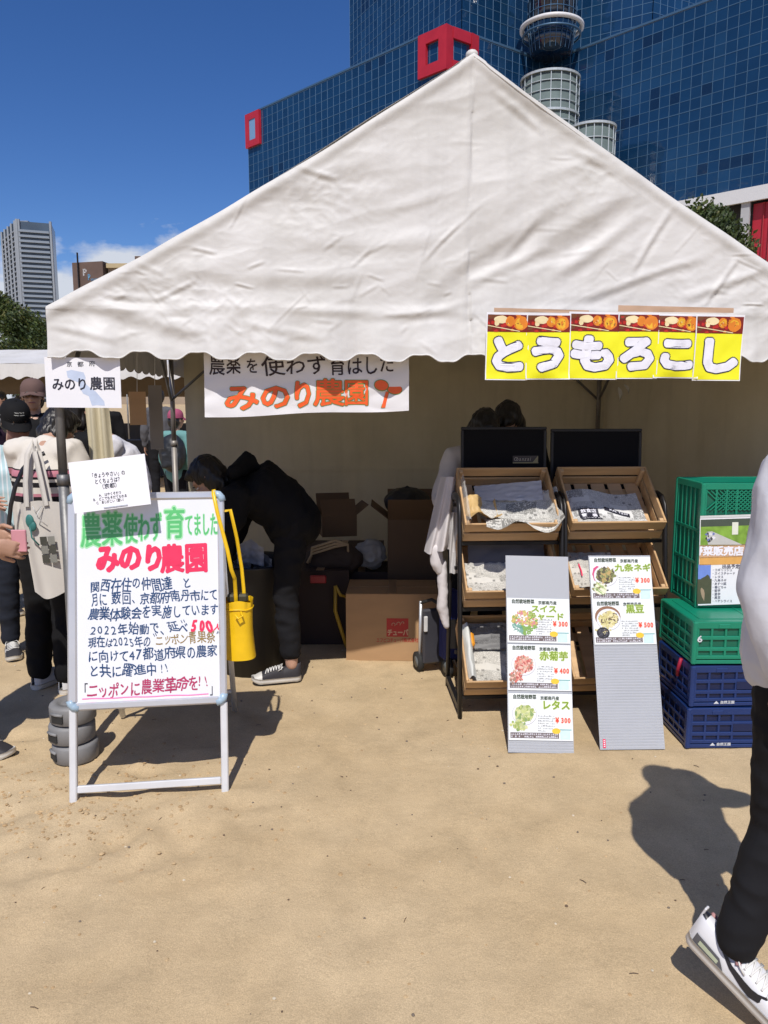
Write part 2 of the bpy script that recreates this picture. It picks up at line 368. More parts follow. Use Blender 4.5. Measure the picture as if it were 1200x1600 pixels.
def shoe_mesh(style, side, L=.27):
    """toe to -y; returns list of (part name, mesh)"""
    out = []
    def outline(t, grow=0.0):      # t 0 heel .. 1 toe : centre x, half width
        hw = (.031 + .013 * math.sin(min(1, t * 1.25) * PI * .5)) if t < .65 else .0435 - .0 * t
        if t > .78: hw = .0435 * math.sqrt(max(0, 1 - ((t - .78) / .225) ** 2))
        if t < .10: hw *= math.sqrt(max(0, 1 - ((.10 - t) / .108) ** 2))
        cx = -.008 * side * math.sin(t * PI) * .6
        return cx, max(hw + grow * min(1, hw / .02), .002)
    def ht(t):
        if t < .42: return .088 + .012 * math.cos(t / .42 * PI * .8) - .012 * t
        return .040 + (.082 - .040) * (0.5 + .5 * math.cos((t - .42) / .58 * PI)) ** .9 - (.012 * ((t - .8) / .2) ** 2 if t > .8 else 0)
    solecol, uppercol, tipcol, lace, stripe = style
    sh = .028
    nt = 26
    m = MB(); ring = []
    for (zz, g) in ((.0, -.002), (.004, .003), (sh * .6, .005), (sh, .003)):
        rr = []
        for i in range(nt + 1):
            t = i / nt; cx, hw = outline(t, g); rr.append(V(cx + hw, .06 - t * L - (g if t > .9 else 0), zz + (.012 * ((t - .8) / .2) ** 2 if t > .8 else 0)))
        for i in range(nt, -1, -1):
            t = i / nt; cx, hw = outline(t, g); rr.append(V(cx - hw, .06 - t * L - (g if t > .9 else 0), zz + (.012 * ((t - .8) / .2) ** 2 if t > .8 else 0)))
        ring.append(rr)
    n = len(ring[0]); vs = [p for r_ in ring for p in r_]; fs = [(j * n + k, j * n + (k + 1) % n, (j + 1) * n + (k + 1) % n, (j + 1) * n + k) for j in range(3) for k in range(n)]
    fs = [f[::-1] for f in fs]
    h = nt + 1
    for j in (0, 3):
        for i in range(nt):
            q = (j * n + i, j * n + i + 1, j * n + 2 * nt - i, j * n + 2 * nt + 1 - i); fs.append(q if j == 3 else q[::-1])
    m.add(vs, fs); out.append(('sole', m.mesh('sole', solecol, True)))
    def surf(t, a, g=0.0):         # a 0..1 from outer side over the top to inner
        cx, hw = outline(t, -.001); H = ht(t); z0 = sh - .004 + (.012 * ((t - .8) / .2) ** 2 if t > .8 else 0)
        th = a * PI; c, s_ = math.cos(th), math.sin(th)
        x = cx + side * (hw + g) * (1 if c > 0 else -1) * abs(c) ** .62; z = z0 + (H - z0 + g) * abs(s_) ** .75
        if t < .38: x = cx + (x - cx) * (1 - .25 * abs(s_) ** 2)
        return V(x, .06 - t * L, z)
    m = MB(); m.grid(nt * 2, 16, lambda u, v: surf(u, v), flip=(side > 0)); out.append(('upper', m.mesh('upper', uppercol, True)))
    if tipcol:
        m = MB(); m.grid(8, 16, lambda u, v: surf(.80 + .2 * u, v, .0016), flip=(side > 0)); out.append(('toe_cap', m.mesh('toe_cap', tipcol, True)))
    if lace:
        m = MB()
        for i in range(6):
            t = .40 + i * .055
            m.tube([surf(t, .30, .003), surf(t + .008, .5, .006), surf(t + .016, .70, .003)], .0028, 6)
            m.tube([surf(t, .70, .003), surf(t + .03, .5, .004), surf(t + .06, .30, .003)], .0026, 6)
        m.tube([surf(.40, .5, .008), surf(.38, .36, .015), surf(.43, .26, .008), surf(.48, .22, .004)], .0024, 6)
        m.tube([surf(.40, .5, .008), surf(.37, .64, .015), surf(.42, .75, .008), surf(.46, .8, .004)], .0024, 6)
        out.append(('shoelace', m.mesh('shoelace', lace, True)))
    if stripe:
        m = MB()
        top = [(.14, .37), (.26, .27), (.38, .20), (.50, .145), (.57, .15), (.62, .19), (.67, .29)]
        bot = [(.14, .37), (.26, .215), (.38, .110), (.50, .035), (.58, .02), (.65, .07), (.69, .29)]
        pts = [surf(t, a, .0016) for t, a in top] + [surf(t, a, .0016) for t, a in bot]
        k = len(top); m.add(pts, [(i, i + 1, k + i + 1, k + i) if side < 0 else (i, k + i, k + i + 1, i + 1) for i in range(k - 1)])
        out.append(('swoosh_mark', m.mesh('swoosh_mark', stripe, True)))
    return out, surf
_seed = [0]
def person(label, loc, rz=0.0, pose=None, H=1.68, top=None, trousers=None, shoes=None, hair='short', headrot=(0, 0, 0), cap=None, glasses=False, mask=None,
           sleeve='long', topfit=1.0, legfit=1.0, curl=(.5, .5), palms=(None, None), shoerot=((0, 0, 0), (0, 0, 0)), group=None, hem=.80, fine=.012, hood=False, wr_amp=1.0, bareankle=False, hairm_=None, female=False, face=True):
    _seed[0] += 3.7; sd_ = _seed[0]
    s = H / 1.70; J = {k: Vector(v) * s for k, v in STAND.items()}
    if pose:
        for k, v in pose.items(): J[k] = Vector(v)
    o = thing('person', label, 'person', loc, rz, group=group)
    latS = (J['shL'] - J['shR']).normalized(); latH = (J['hiL'] - J['hiR']).normalized()
    # body, one surface
    m = MB(); midS = (J['shL'] + J['shR']) / 2; torso = [J['pelvis'], J['waist'], J['chest'], midS]
    loft(m, torso, [(.145 * s, .10 * s), (.125 * s, .09 * s), (.15 * s, .105 * s), (.115 * s, .07 * s)], lat=latS, n=20)
    HM = head_matrix(J, headrot); HR = HM.to_3x3()
    loft(m, [midS, J['neck'], J['neck'].lerp(J['head'], .55)], [.062 * s, .050 * s, .050 * s], n=14)
    hs = MB()
    hs.sphere((0, .012, .025), (.074, .093, .085), 20, 12); hs.sphere((0, -.028, -.035), (.057, .066, .072), 18, 12); hs.sphere((0, -.055, -.082), (.026, .028, .024), 12, 8)
    hs.sphere((0, -.074, .035), (.05, .016, .012), 12, 8)
    loft(hs, [(0, -.086, .016), (0, -.102, -.012), (0, -.110, -.024)], [.008, .011, .014], n=10)
    hs.sphere((.013, -.100, -.026), .009, 8, 6); hs.sphere((-.013, -.100, -.026), .009, 8, 6)
    for sg in (-1, 1):
        hs.sphere((sg * .073, .012, -.008), (.010, .020, .032), 10, 8); hs.sphere((sg * .036, -.070, -.022), (.022, .02, .018), 10, 8)
    hs.sphere((0, -.092, -.052), (.022, .010, .010), 10, 8)
    for v in range(len(hs.v)): hs.v[v] = tuple(HM @ (Vector(hs.v[v]) * s))
    m.add(hs.v, hs.f)
    for sd, sg, ci in (('L', 1, 0), ('R', -1, 1)):
        sh, el, wr, hi, kn, an = (J[k + sd] for k in ('sh', 'el', 'wr', 'hi', 'kn', 'an'))
        loft(m, [midS.lerp(sh, .6), sh, sh.lerp(el, .4), el], [.055 * s, .052 * s, .045 * s, .038 * s], n=12)
        loft(m, [el, el.lerp(wr, .35), wr], [.038 * s, .037 * s, .025 * s], n=12)
        loft(m, [hi, hi.lerp(kn, .4), kn], [.082 * s, .072 * s, .052 * s], n=14); loft(m, [kn, kn.lerp(an, .35), an], [.051 * s, .053 * s, .035 * s], n=14)
        loft(m, [J['pelvis'], hi], [.09 * s, .085 * s], n=14)
    body = remeshed(m, .0085 * s, 3)
    hm = MB()
    for sd, sg, ci in (('L', 1, 0), ('R', -1, 1)): hand_shapes(hm, J['wr' + sd], J['el' + sd], sg, curl[ci], palms[ci], s)
    hme = remeshed(hm, .0042 * s, 2)
    bm = bmesh.new(); bm.from_mesh(body); bm.from_mesh(hme); bm.to_mesh(body); bm.free(); bpy.data.meshes.remove(hme)
    body.materials.clear(); body.materials.append(skin); body.polygons.foreach_set('use_smooth', [True] * len(body.polygons))
    put(body, 'body', o)
    # clothes
    if top:
        m = MB(); f = topfit; pl = J['pelvis']; up = (J['chest'] - pl).normalized()
        hp = pl + (J['hiL'] + J['hiR'] - 2 * pl) * .5 * max(0, (.93 - hem)) * 10
        loft(m, [hp, pl.lerp(J['waist'], .4), J['waist'], J['chest'], midS - up * .01, midS + (J['neck'] - midS) * .55], [(.165 * s * f, .125 * s * f), (.163 * s * f, .122 * s * f), (.158 * s * f, .12 * s * f), (.172 * s * f, .13 * s * f), (.14 * s, .085 * s), (.066 * s, .060 * s)], lat=latS, n=24)
        for sd in 'LR':
            sh, el, wr = J['sh' + sd], J['el' + sd], J['wr' + sd]
            loft(m, [midS.lerp(sh, .5), sh, sh.lerp(el, .5), el if sleeve == 'long' else sh.lerp(el, .72)], [.070 * s, .070 * s * f, .063 * s * f, .058 * s * f], n=14)
            if sleeve == 'long': loft(m, [el, el.lerp(wr, .5), el.lerp(wr, .93)], [.057 * s * f, .052 * s * f, .038 * s * f], n=14)
        if hood: loft(m, [midS + V(-.05, .05, .02), midS + V(0, .075, .03), midS + V(.05, .05, .02)], [.04, .05, .04], n=12)
        t = remeshed(m, fine, 4, wrinkle(.010 * s * wr_amp, 6.5, (1, 1, 1.5), sd_, .45) if wr_amp > 1.8 else wrinkle(.013 * s * wr_amp, 8.0, (1, 1, .55), sd_, .45)); t.materials.clear(); t.materials.append(top); put(t, 'shirt', o)
    if trousers:
        m = MB(); f = legfit
        loft(m, [(J['hiL'] + J['hiR']) / 2 - V(0, 0, .02), J['pelvis'], J['pelvis'].lerp(J['waist'], .55)], [(.152 * s, .112 * s), (.155 * s, .115 * s), (.142 * s, .105 * s)], lat=latH, n=20)
        for sd in 'LR':
            hi, kn, an = J['hi' + sd], J['kn' + sd], J['an' + sd]; e = kn.lerp(an, .80 if bareankle else .97)
            loft(m, [hi + V(0, 0, .02), hi.lerp(kn, .4), kn], [.094 * s * f, .084 * s * f, .068 * s * f], n=16); loft(m, [kn, kn.lerp(an, .4), e], [.067 * s * f, .066 * s * f, .056 * s * f], n=16)
        t = remeshed(m, fine, 3, wrinkle(.010 * s * wr_amp, 9.0, (.6, .6, 1.2), sd_ + 9, .45)); t.materials.clear(); t.materials.append(trousers); put(t, 'trousers', o)
    # shoes
    if shoes:
        for sd, sg, ci in (('L', 1, 0), ('R', -1, 1)):
            parts, sf = shoe_mesh(shoes, sg, .275 * s)
            M = Matrix.Translation(J['an' + sd]) @ Euler(shoerot[ci], 'XYZ').to_matrix().to_4x4() @ Matrix.Translation((0, -.01, -.09 * s))
            base = None
            for nm, me in parts:
                if nm == 'sole': base = put(me, 'shoe', o, M=M)
                else: put(me, nm, base)
    # face
    def hpart(mb, nm, mt, par=o, smooth=True): mb.v = [tuple(HM @ (Vector(v) * s)) for v in mb.v]; return mb.build(nm, mt, par, smooth)
    if face:
        for sg in (-1, 1):
            e = MB(); e.sphere((sg * .030, -.0790, .005), (.0115, .009, .0050), 12, 8); e.cur = 1; e.sphere((sg * .030, -.0852, .005), (.0050, .0035, .0044), 10, 6); hpart(e, 'eye', [eyew, eyed])
            e = MB(); loft(e, [(sg * .014, -.0905, .024), (sg * .030, -.0915, .028), (sg * .045, -.083, .024)], [.0028, .0036, .002], n=6); hpart(e, 'eyebrow', hairm)
        e = MB(); loft(e, [(-.022, -.0935, -.053), (0, -.1015, -.0515), (.022, -.0935, -.053)], [.003, .0052, .003], n=8); hpart(e, 'mouth', lipm)
    if mask:
        e = MB(); e.grid(14, 8, lambda u, v: (.066 * math.sin((u - .5) * 2.6), -.066 - .046 * math.cos((u - .5) * 2.6) - .010 * math.sin(v * PI), -.088 + .088 * v)); hpart(e, 'face_mask', mask)
    if glasses:
        e = MB()
        for sg in (-1, 1):
            pts = [(sg * .031 + .022 * math.cos(a), -.099, .006 + .017 * math.sin(a)) for a in [2 * PI * k / 16 for k in range(17)]]; e.tube(pts, .0016, 6, caps=False)
            e.tube([(sg * .053, -.098, .010), (sg * .074, -.03, .006), (sg * .076, .02, .0)], .0016, 6)
        e.tube([(-.009, -.099, .008), (.009, -.099, .008)], .0016, 6); hpart(e, 'glasses', eyed)
    hmat = hairm_ or hairm
    if hair:
        m = MB(); r = random.Random(int(sd_ * 10))
        m.sphere((0, .020, .034), (.083, .098, .090) if not cap else (.070, .086, .05), 20, 14); m.sphere((0, .045, -.005 if not cap else -.03), (.079, .068, .085), 18, 12)
        for sg in (-1, 1): m.sphere((sg * .062, .002, .020), (.022, .040, .045), 12, 8)
        m.sphere((0, -.045, .085) if not cap else (0, .03, .02), (.060, .045, .030), 12, 8)
        if hair == 'bob':
            for sg in (-1, 1): m.sphere((sg * .062, .02, -.045), (.030, .055, .075), 12, 8)
            m.sphere((0, .055, -.055), (.072, .048, .075), 14, 10)
        if hair == 'fringe': m.sphere((0, -.066, .060), (.058, .030, .032), 12, 8)
        m.v = [tuple(HM @ (Vector(v) * s)) for v in m.v]
        seedv = V(sd_, 0, 0)
        t = remeshed(m, .007, 2, lambda p, n: .007 * noise.noise(Vector((p.x * 60, p.y * 60, p.z * 16)) + seedv) + .005 * noise.noise(p * 22 + seedv)); t.materials.clear(); t.materials.append(hmat); put(t, 'hair', o)
    if cap:
        cm, txt = cap; m = MB()
        def dome(u, v):
            a = 2 * PI * u; ph = v * PI * .5; r = math.cos(ph) ** .75 if v < 1 else 0
            return (.090 * r * math.cos(a), .016 + .106 * r * math.sin(a), .045 + .090 * math.sin(ph) ** 1.0)
        m.grid(32, 10, dome); 
        m.grid(32, 2, lambda u, v: (.0905 * math.cos(2 * PI * u), .016 + .1065 * math.sin(2 * PI * u), .020 + .025 * v))
        c = hpart(m, 'cap', cm)
        m = MB()
        def brim(u, v, dz=0):
            a = PI + PI * (.10 + .80 * u); r = v
            return ((.088 + .006 * r) * math.cos(a), .016 + .104 * math.sin(a) - .072 * r * math.sin(PI * (.1 + .8 * u)) ** 1.0, .030 - .020 * r - .018 * abs(math.cos(a)) * r + dz)
        m.grid(16, 5, lambda u, v: brim(u, v)); m.grid(16, 5, lambda u, v: brim(u, v, -.004), flip=True); hpart(m, 'cap_brim', cm, c)
        m = MB(); m.sphere((0, .016, .136), (.008, .008, .005), 8, 5); hpart(m, 'cap_button', cm, c)
        if txt:
            m = MB()
            for (tx, x0, x1, z, h) in txt:
                text(m, tx, x0, x1, z, h, fn=lambda X, Z, e: (X, .016 - .108 * math.sqrt(max(.01, 1 - (X / .092) ** 2)) * max(.2, math.cos(math.asin(min(1, max(0, (Z - .045) / .09))))) ** .75 - .003, Z))
            hpart(m, 'lettering', mat('cap_print', (.75, .75, .7), .6), c)
    return o, J, HM, s
# ------------------------------------------------------------------ ground
def sand_material():
    m = bpy.data.materials.new('sand'); m.use_nodes = True; N, L = nodes_of(m); b = N['Principled BSDF']; b.inputs['Roughness'].default_value = .92; b.inputs['Specular IOR Level'].default_value = .15
    t = N.new('ShaderNodeTexCoord')
    def nz(sc, det=6, ro=.6):
        n = N.new('ShaderNodeTexNoise'); n.inputs['Scale'].default_value = sc; n.inputs['Detail'].default_value = det; n.inputs['Roughness'].default_value = ro; L.new(t.outputs['Object'], n.inputs['Vector']); return n
    a = nz(.9, 5); r = N.new('ShaderNodeValToRGB'); r.color_ramp.elements[0].position = .32; r.color_ramp.elements[1].position = .68
    r.color_ramp.elements[0].color = (.485, .361, .210, 1); r.color_ramp.elements[1].color = (.568, .440, .274, 1); L.new(a.outputs['Fac'], r.inputs[0])
    c = nz(5.0, 8, .7); r2 = N.new('ShaderNodeMapRange'); r2.inputs['From Min'].default_value = .35; r2.inputs['From Max'].default_value = .7; r2.inputs['To Min'].default_value = .86; r2.inputs['To Max'].default_value = 1.09; L.new(c.outputs['Fac'], r2.inputs['Value'])
    g = nz(260, 2, .8); r3 = N.new('ShaderNodeMapRange'); r3.inputs['From Min'].default_value = .3; r3.inputs['From Max'].default_value = .7; r3.inputs['To Min'].default_value = .78; r3.inputs['To Max'].default_value = 1.20; L.new(g.outputs['Fac'], r3.inputs['Value'])
    mm = N.new('ShaderNodeMath'); mm.operation = 'MULTIPLY'; L.new(r2.outputs[0], mm.inputs[0]); L.new(r3.outputs[0], mm.inputs[1])
    # scattered damp spots and dirt
    d = nz(2.3, 3, .5); r4 = N.new('ShaderNodeMapRange'); r4.inputs['From Min'].default_value = .60; r4.inputs['From Max'].default_value = .72; r4.inputs['To Min'].default_value = 1; r4.inputs['To Max'].default_value = .91; L.new(d.outputs['Fac'], r4.inputs['Value'])
    m2 = N.new('ShaderNodeMath'); m2.operation = 'MULTIPLY'; L.new(mm.outputs[0], m2.inputs[0]); L.new(r4.outputs[0], m2.inputs[1])
    v = N.new('ShaderNodeVectorMath'); v.operation = 'SCALE'; L.new(r.outputs[0], v.inputs[0]); L.new(m2.outputs[0], v.inputs['Scale']); L.new(v.outputs[0], b.inputs['Base Color'])
    h1 = nz(34, 6, .7); h2 = nz(300, 2, .8); ad_ = N.new('ShaderNodeMath'); ad_.operation = 'MULTIPLY_ADD'; ad_.inputs[1].default_value = .22; L.new(h2.outputs['Fac'], ad_.inputs[0]); L.new(h1.outputs['Fac'], ad_.inputs[2])
    bp = N.new('ShaderNodeBump'); bp.inputs['Strength'].default_value = .55; bp.inputs['Distance'].default_value = .008; L.new(ad_.outputs[0], bp.inputs['Height']); L.new(bp.outputs[0], b.inputs['Normal'])
    return m
sand = sand_material()
rg = random.Random(5)
prints = []
for _ in range(60): prints.append((rg.uniform(-2.4, 2.6), rg.uniform(1.2, 5.0), rg.uniform(0, PI), rg.uniform(.004, .010)))
for _ in range(40): prints.append((rg.uniform(-2.2, -.5), rg.uniform(2.3, 3.6), rg.uniform(0, PI), rg.uniform(.008, .018)))
def gz(x, y):
    e = max(0, min(1, (6.0 - abs(x)) / 1.5)) * max(0, min(1, (8.5 - y) / 1.5)) * max(0, min(1, (y + 1.0) / 1))
    if e == 0: return 0
    z = .006 * noise.noise(Vector((x * 1.3, y * 1.3, 0))) + .0035 * noise.noise(Vector((x * 6, y * 6, 3))) + .002 * noise.noise(Vector((x * 17, y * 17, 8)))
    for (px_, py_, a, dp) in prints:
        dx, dy = x - px_, y - py_
        if dx * dx + dy * dy < .09:
            u = dx * math.cos(a) + dy * math.sin(a); v = -dx * math.sin(a) + dy * math.cos(a)
            q = (u / .13) ** 2 + (v / .05) ** 2
            z -= dp * (math.exp(-q) - .45 * math.exp(-((q - 2.2) ** 2)))
    return z * e
m = MB()
NX, NY = 330, 260
m.grid(NX, NY, lambda u, v: ((u - .5) * 12, -1 + 9.5 * v, gz((u - .5) * 12, -1 + 9.5 * v)))
b0 = len(m.v); e1 = [(-6, -1), (6, -1), (6, 8.5), (-6, 8.5)]; e2 = [(-1500, -1500), (1500, -1500), (1500, 1500), (-1500, 1500)]
m.add([(x, y, 0) for x, y in e1 + e2], [(0, 4, 5, 1), (1, 5, 6, 2), (2, 6, 7, 3), (3, 7, 4, 0)])
m.build('ground', sand, smooth=True, kind='structure')
# pebbles, twigs and dead leaves
m = MB(); r = random.Random(3)
for _ in range(420):
    x, y = r.uniform(-2.5, 2.6), 1.1 + 4 * r.random() ** 1.3; s_ = r.uniform(.002, .006)
    m.cur = r.randrange(3); m.sphere((x, y, gz(x, y) + s_ * .3), (s_, s_ * r.uniform(.6, 1.2), s_ * .6), 6, 4)
for _ in range(60):
    x, y = r.uniform(-2.2, 2.3), 1.3 + 3.4 * r.random(); a = r.uniform(0, PI); L_ = r.uniform(.008, .03); z = gz(x, y) + .002
    m.cur = 2; m.tube([(x, y, z), (x + L_ * math.cos(a) * .5, y + L_ * math.sin(a) * .5, z + .002), (x + L_ * math.cos(a), y + L_ * math.sin(a) * .8, z)], .0012, 5)

for _ in range(900):                                # kicked-up clods round the board feet and by the weights
    x, y = (r.gauss(-1.15, .33), r.gauss(2.78, .22)) if _ % 3 else (r.uniform(-2.2, 2.2), r.uniform(1.3, 3.8)); s_ = r.uniform(.003, .010) * (1 if _ % 3 else .7)
    m.cur = 3 + (_ % 2); m.sphere((x, y, gz(x, y)), (s_, s_ * r.uniform(.6, 1.3), s_ * .45), 6, 4)
m.build('pebbles', [mat('pebble_pale', (.55, .48, .36), .8), mat('pebble_dark', (.16, .13, .10), .8), mat('twig', (.12, .08, .05), .8), mat('sand_clod', (.47, .34, .19), .95, var=.15), mat('sand_clod_dark', (.40, .27, .14), .95, var=.15)], kind='stuff')

# ------------------------------------------------------------------ foliage
leafm = []
for i, c in enumerate([(.055, .085, .020), (.085, .115, .024), (.034, .056, .016), (.12, .12, .03)]): leafm.append(mat('leaves_%s' % ['green', 'light_green', 'dark_green', 'yellow_green'][i], c, .55, var=.3, scale=.8, transl=.25))
barkm = mat('bark', (.12, .09, .065), .9, var=.3, scale=5, bump=.6, bscale=14)
def make_tree(name, H, spread, seed, nleaf=9000, leaf=.16, cats=('tree', '')):
    r = random.Random(seed); o = thing(name, cats[1], 'tree')
    m = MB(); m.tube([(0, 0, -.1), (.05, 0, H * .18), (.02, .05, H * .38), (0, 0, H * .6)], [H * .035, H * .028, H * .022, H * .012], 10); m.build('trunk', barkm, o, True)
    lm = MB(); cl = []
    for k in range(9):
        a = 2 * PI * k / 9 + r.uniform(-.3, .3); z0 = H * r.uniform(.28, .5); L_ = spread * r.uniform(.45, .8)
        e = V(L_ * math.cos(a), L_ * math.sin(a), z0 + L_ * r.uniform(.4, 1.0)); lm.tube([(0, 0, z0), (e.x * .5, e.y * .5, (z0 + e.z) * .5 + .1), e], [H * .014, H * .009, H * .004], 7); cl.append(e)
    lm.build('limbs', barkm, o, True, kind='stuff')
    for k in range(46):
        a = r.uniform(0, 2 * PI); q = math.sqrt(r.random()); zz = r.uniform(.32, .97); w = spread * math.sin(min(1, (1.04 - zz) * 1.9) * PI * .5) * (.85 + .3 * r.random())
        cl.append(V(w * q * math.cos(a), w * q * math.sin(a), H * zz))
    m = MB()
    for k in range(nleaf):
        c = cl[r.randrange(len(cl))]; cr_ = spread * .27
        d = V(r.gauss(0, 1), r.gauss(0, 1), r.gauss(0, .75)); d = d.normalized() * cr_ * r.random() ** .4
        p = c + d; n = V(r.gauss(0, 1), r.gauss(0, 1), r.gauss(.6, 1)).normalized(); t = n.orthogonal().normalized(); b = n.cross(t); s_ = leaf * r.uniform(.6, 1.3)
        m.cur = (0, 0, 1, 1, 2, 3)[r.randrange(6)] if noise.noise(c * .7) > -.1 else (0, 2, 2)[r.randrange(3)]
        m.add([p - t * s_ * .5, p - b * s_ * .28 + n * .02, p + t * s_ * .6, p + b * s_ * .28 + n * .02], [(0, 1, 2, 3)])
    m.build('crown', leafm, o, kind=None)
    return o
def copy_tree(o, loc, rz, sc=1.0, label=None, group=None, parent=None):
    c = o.copy(); col.objects.link(c)
    if parent is not None: c.parent = parent
    else:
        c.location = loc; c.rotation_euler = (0, 0, rz) if c.rotation_mode == 'XYZ' else (0, 0, rz); c.scale = (sc, sc, sc)
        if label: c['label'] = label
        if group: c['group'] = group
    for ch in list(o.children): copy_tree(ch, None, None, parent=c)
    return c

treeA = make_tree('broadleaf_tree', 8.0, 3.6, 4, 11000, .26, ('tree', 'dense green broadleaf tree at the left edge beyond the white tents'))
d_ = 52
p = atd(22, 600, d_); treeA.location = (p.x - 1.0, d_, 0); treeA.scale = (1.05, 1.05, 1.0)
copy_tree(treeA, (atd(66, 600, 50).x - .8, 50, 0), 2.0, .84, 'lower sunlit green tree between the left tree and the tent corner')
treeB = make_tree('evergreen_tree', 12.0, 4.2, 9, 20000, .30, ('tree', 'large green tree in front of the blue glass building, above the right roof edge'))
p = atd(1106, 400, 40); treeB.location = (p.x, 40, 0); treeB.scale = (.84, .84, .91)
bg_trees = []
for i, (x, y, s_, rz_) in enumerate([(-44, 62, 1.0, 1), (-36, 66, 1.1, 3), (-12, 60, .62, 5), (-3, 66, .7, 2), (8, 58, .75, 4), (23, 55, .9, .5), (-55, 60, 1.1, 2.2)]):
    copy_tree(treeA, (x, y, 0), rz_, s_, ('tree on the far left of the distant row, beside the tallest one', 'tall green tree in the distant row left of the apartment tower', 'small green tree behind the tent, left of its rear pole', 'green tree hidden behind the middle of the white tent', 'green tree behind the right half of the white tent', 'green tree under the right wing of the glass building', 'tall green tree at the very end of the distant row, farthest left')[i], 'trees in the distant row')

# ------------------------------------------------------------------ blue glass building
glass = []
for nm, c in (('glass_blue', (.006, .034, .092)), ('glass_deep', (.005, .029, .080)), ('glass_light', (.009, .042, .105)), ('glass_dark', (.004, .017, .048))):
    glass.append(mat(nm, c, .08, .0, var=.18, scale=.09, spec=.8, bump=.35, bscale=.22, bdist=.35))
mull = mat('mullion_metal', (.055, .125, .22), .45, .3, var=.05)
redm = mat('red_painted_steel', (.40, .014, .030), .45, var=.08, scale=.5)
concrete = mat('pale_concrete', (.42, .43, .45), .7, var=.08, scale=.4)
whitem = mat('white_panel', (.62, .63, .65), .5, var=.05)
HL = 62.0
A = atz(387, 182, HL); B = atz(697, 42, HL); C_ = atz(853, 99, HL); D = atz(1235, -45, HL)
umeda = thing('glass_office_building', 'huge blue glass office building with red square frames rising behind the tent', 'building', (A.x, A.y, 0))
UO = V(A.x, A.y, 0)
pane_count = [0]
def facade(P, Q, z0, z1, pw, ph, seed, budget):
    """curtain wall between plan points P and Q (viewer on the right-hand side looking P->Q from the camera)"""
    r = random.Random(seed); P = V(P[0], P[1], 0); Q = V(Q[0], Q[1], 0); L_ = (Q - P).length; u = (Q - P).normalized(); n = V(u.y, -u.x, 0)
    if n.dot(-P) < 0: n = -n
    nx = max(1, round(L_ / pw)); nz = max(1, round((z1 - z0) / ph)); w = L_ / nx; h = (z1 - z0) / nz
    wall = MB(); a, b = P - UO - n * .25, Q - UO - n * .25
    wall.poly([(a.x, a.y, z0), (b.x, b.y, z0), (b.x, b.y, z1), (a.x, a.y, z1)]); wall.build('backing_wall', glass[3], umeda)
    g = MB()
    for i in range(nx + 1):
        c = P + u * (i * w) - UO; g.tube([(c.x, c.y, z0), (c.x, c.y, z1)], .075, 4)
    for j in range(nz + 1):
        z = z0 + j * h; g.tube([P - UO + V(0, 0, z), Q - UO + V(0, 0, z)], .095 if j % 4 == 0 else .07, 4)
    g.build('mullion_grid', mull, umeda, kind='stuff')
    cells = [(i, j) for i in range(nx) for j in range(nz)]
    def px_of(c):  # rough picture position, only to choose the nearest cells in view for single panes
        v = c - V(0, 0, CAMH); y_ = v.y * _cp - v.z * _sp; z_ = v.z * _cp + v.y * _sp
        return 600 + FPX * v.x / y_, 800 - FPX * z_ / y_
    rest = [MB(), ]
    pm = MB(); pm.box((0, 0, 0), (w * .93, .06, h * .93))
    meshes = [pm.mesh('window_pane', gm) for gm in glass]
    yaw = math.atan2(u.y, u.x); S = MB(); made = 0
    r.shuffle(cells)
    for (i, j) in cells:
        c = P + u * ((i + .5) * w) + V(0, 0, z0 + (j + .5) * h); x_, y_ = px_of(c)
        k = 3 if noise.noise(V(i * .10, j * .30, seed)) > .25 and r.random() < .35 else (2 if noise.noise(V(i * .5, j * .13, seed + 5)) > .22 else (1 if r.random() < .35 else 0))
        inview = -20 < x_ < 1220 and -30 < y_ < 330 and y_ < (85 + abs(x_ - 735) * .62)
        til = r.gauss(0, .006)
        if inview and made < budget:
            made += 1; put(meshes[k], 'window_pane', umeda, loc=c - UO, rot=(r.gauss(0, .005), 0, yaw + til))
        else:
            S.cur = k; S.box((0, 0, 0), (w * .93, .06, h * .93), Matrix.Translation(c - UO) @ Matrix.Rotation(yaw + til, 4, 'Z') @ Matrix.Rotation(r.gauss(0, .005), 4, 'X'))
    if S.v: S.build('window_panes', glass, umeda, kind='stuff')
    return n
nA = facade(A, B, 8, HL, 1.75, 1.7, 1, 70)
nB = facade(B, C_, 8, HL, 1.75, 1.7, 2, 50)
nrm3 = V((D - C_).y, -(D - C_).x, 0).normalized()
pl = onplane(1200, 288, C_, nrm3); ZB = pl.z
Dx = C_ + (D - C_) * 1.25
nC = facade(C_, Dx, ZB, HL, 1.75, 1.7, 3, 120)
# parapets, roof slab
m = MB()
for P_, Q_ in ((A, B), (B, C_), (C_, Dx)):
    m.tube([P_ - UO + V(0, 0, .3), Q_ - UO + V(0, 0, .3)], .22, 4)
m.build('parapet', mull, umeda, kind='stuff')
far = 60
m = MB(); pts = [A, B, C_, Dx, Dx + V(30, far, 0), A + V(10, far, 0)]; m.poly([V(p.x, p.y, HL - .2) - UO for p in pts]); m.poly([V(p.x, p.y, .0) - UO for p in (A, A + V(10, far, 0))] + [V(p.x, p.y, HL - .2) - UO for p in (A + V(10, far, 0), A)]); m.build('roof', concrete, umeda)
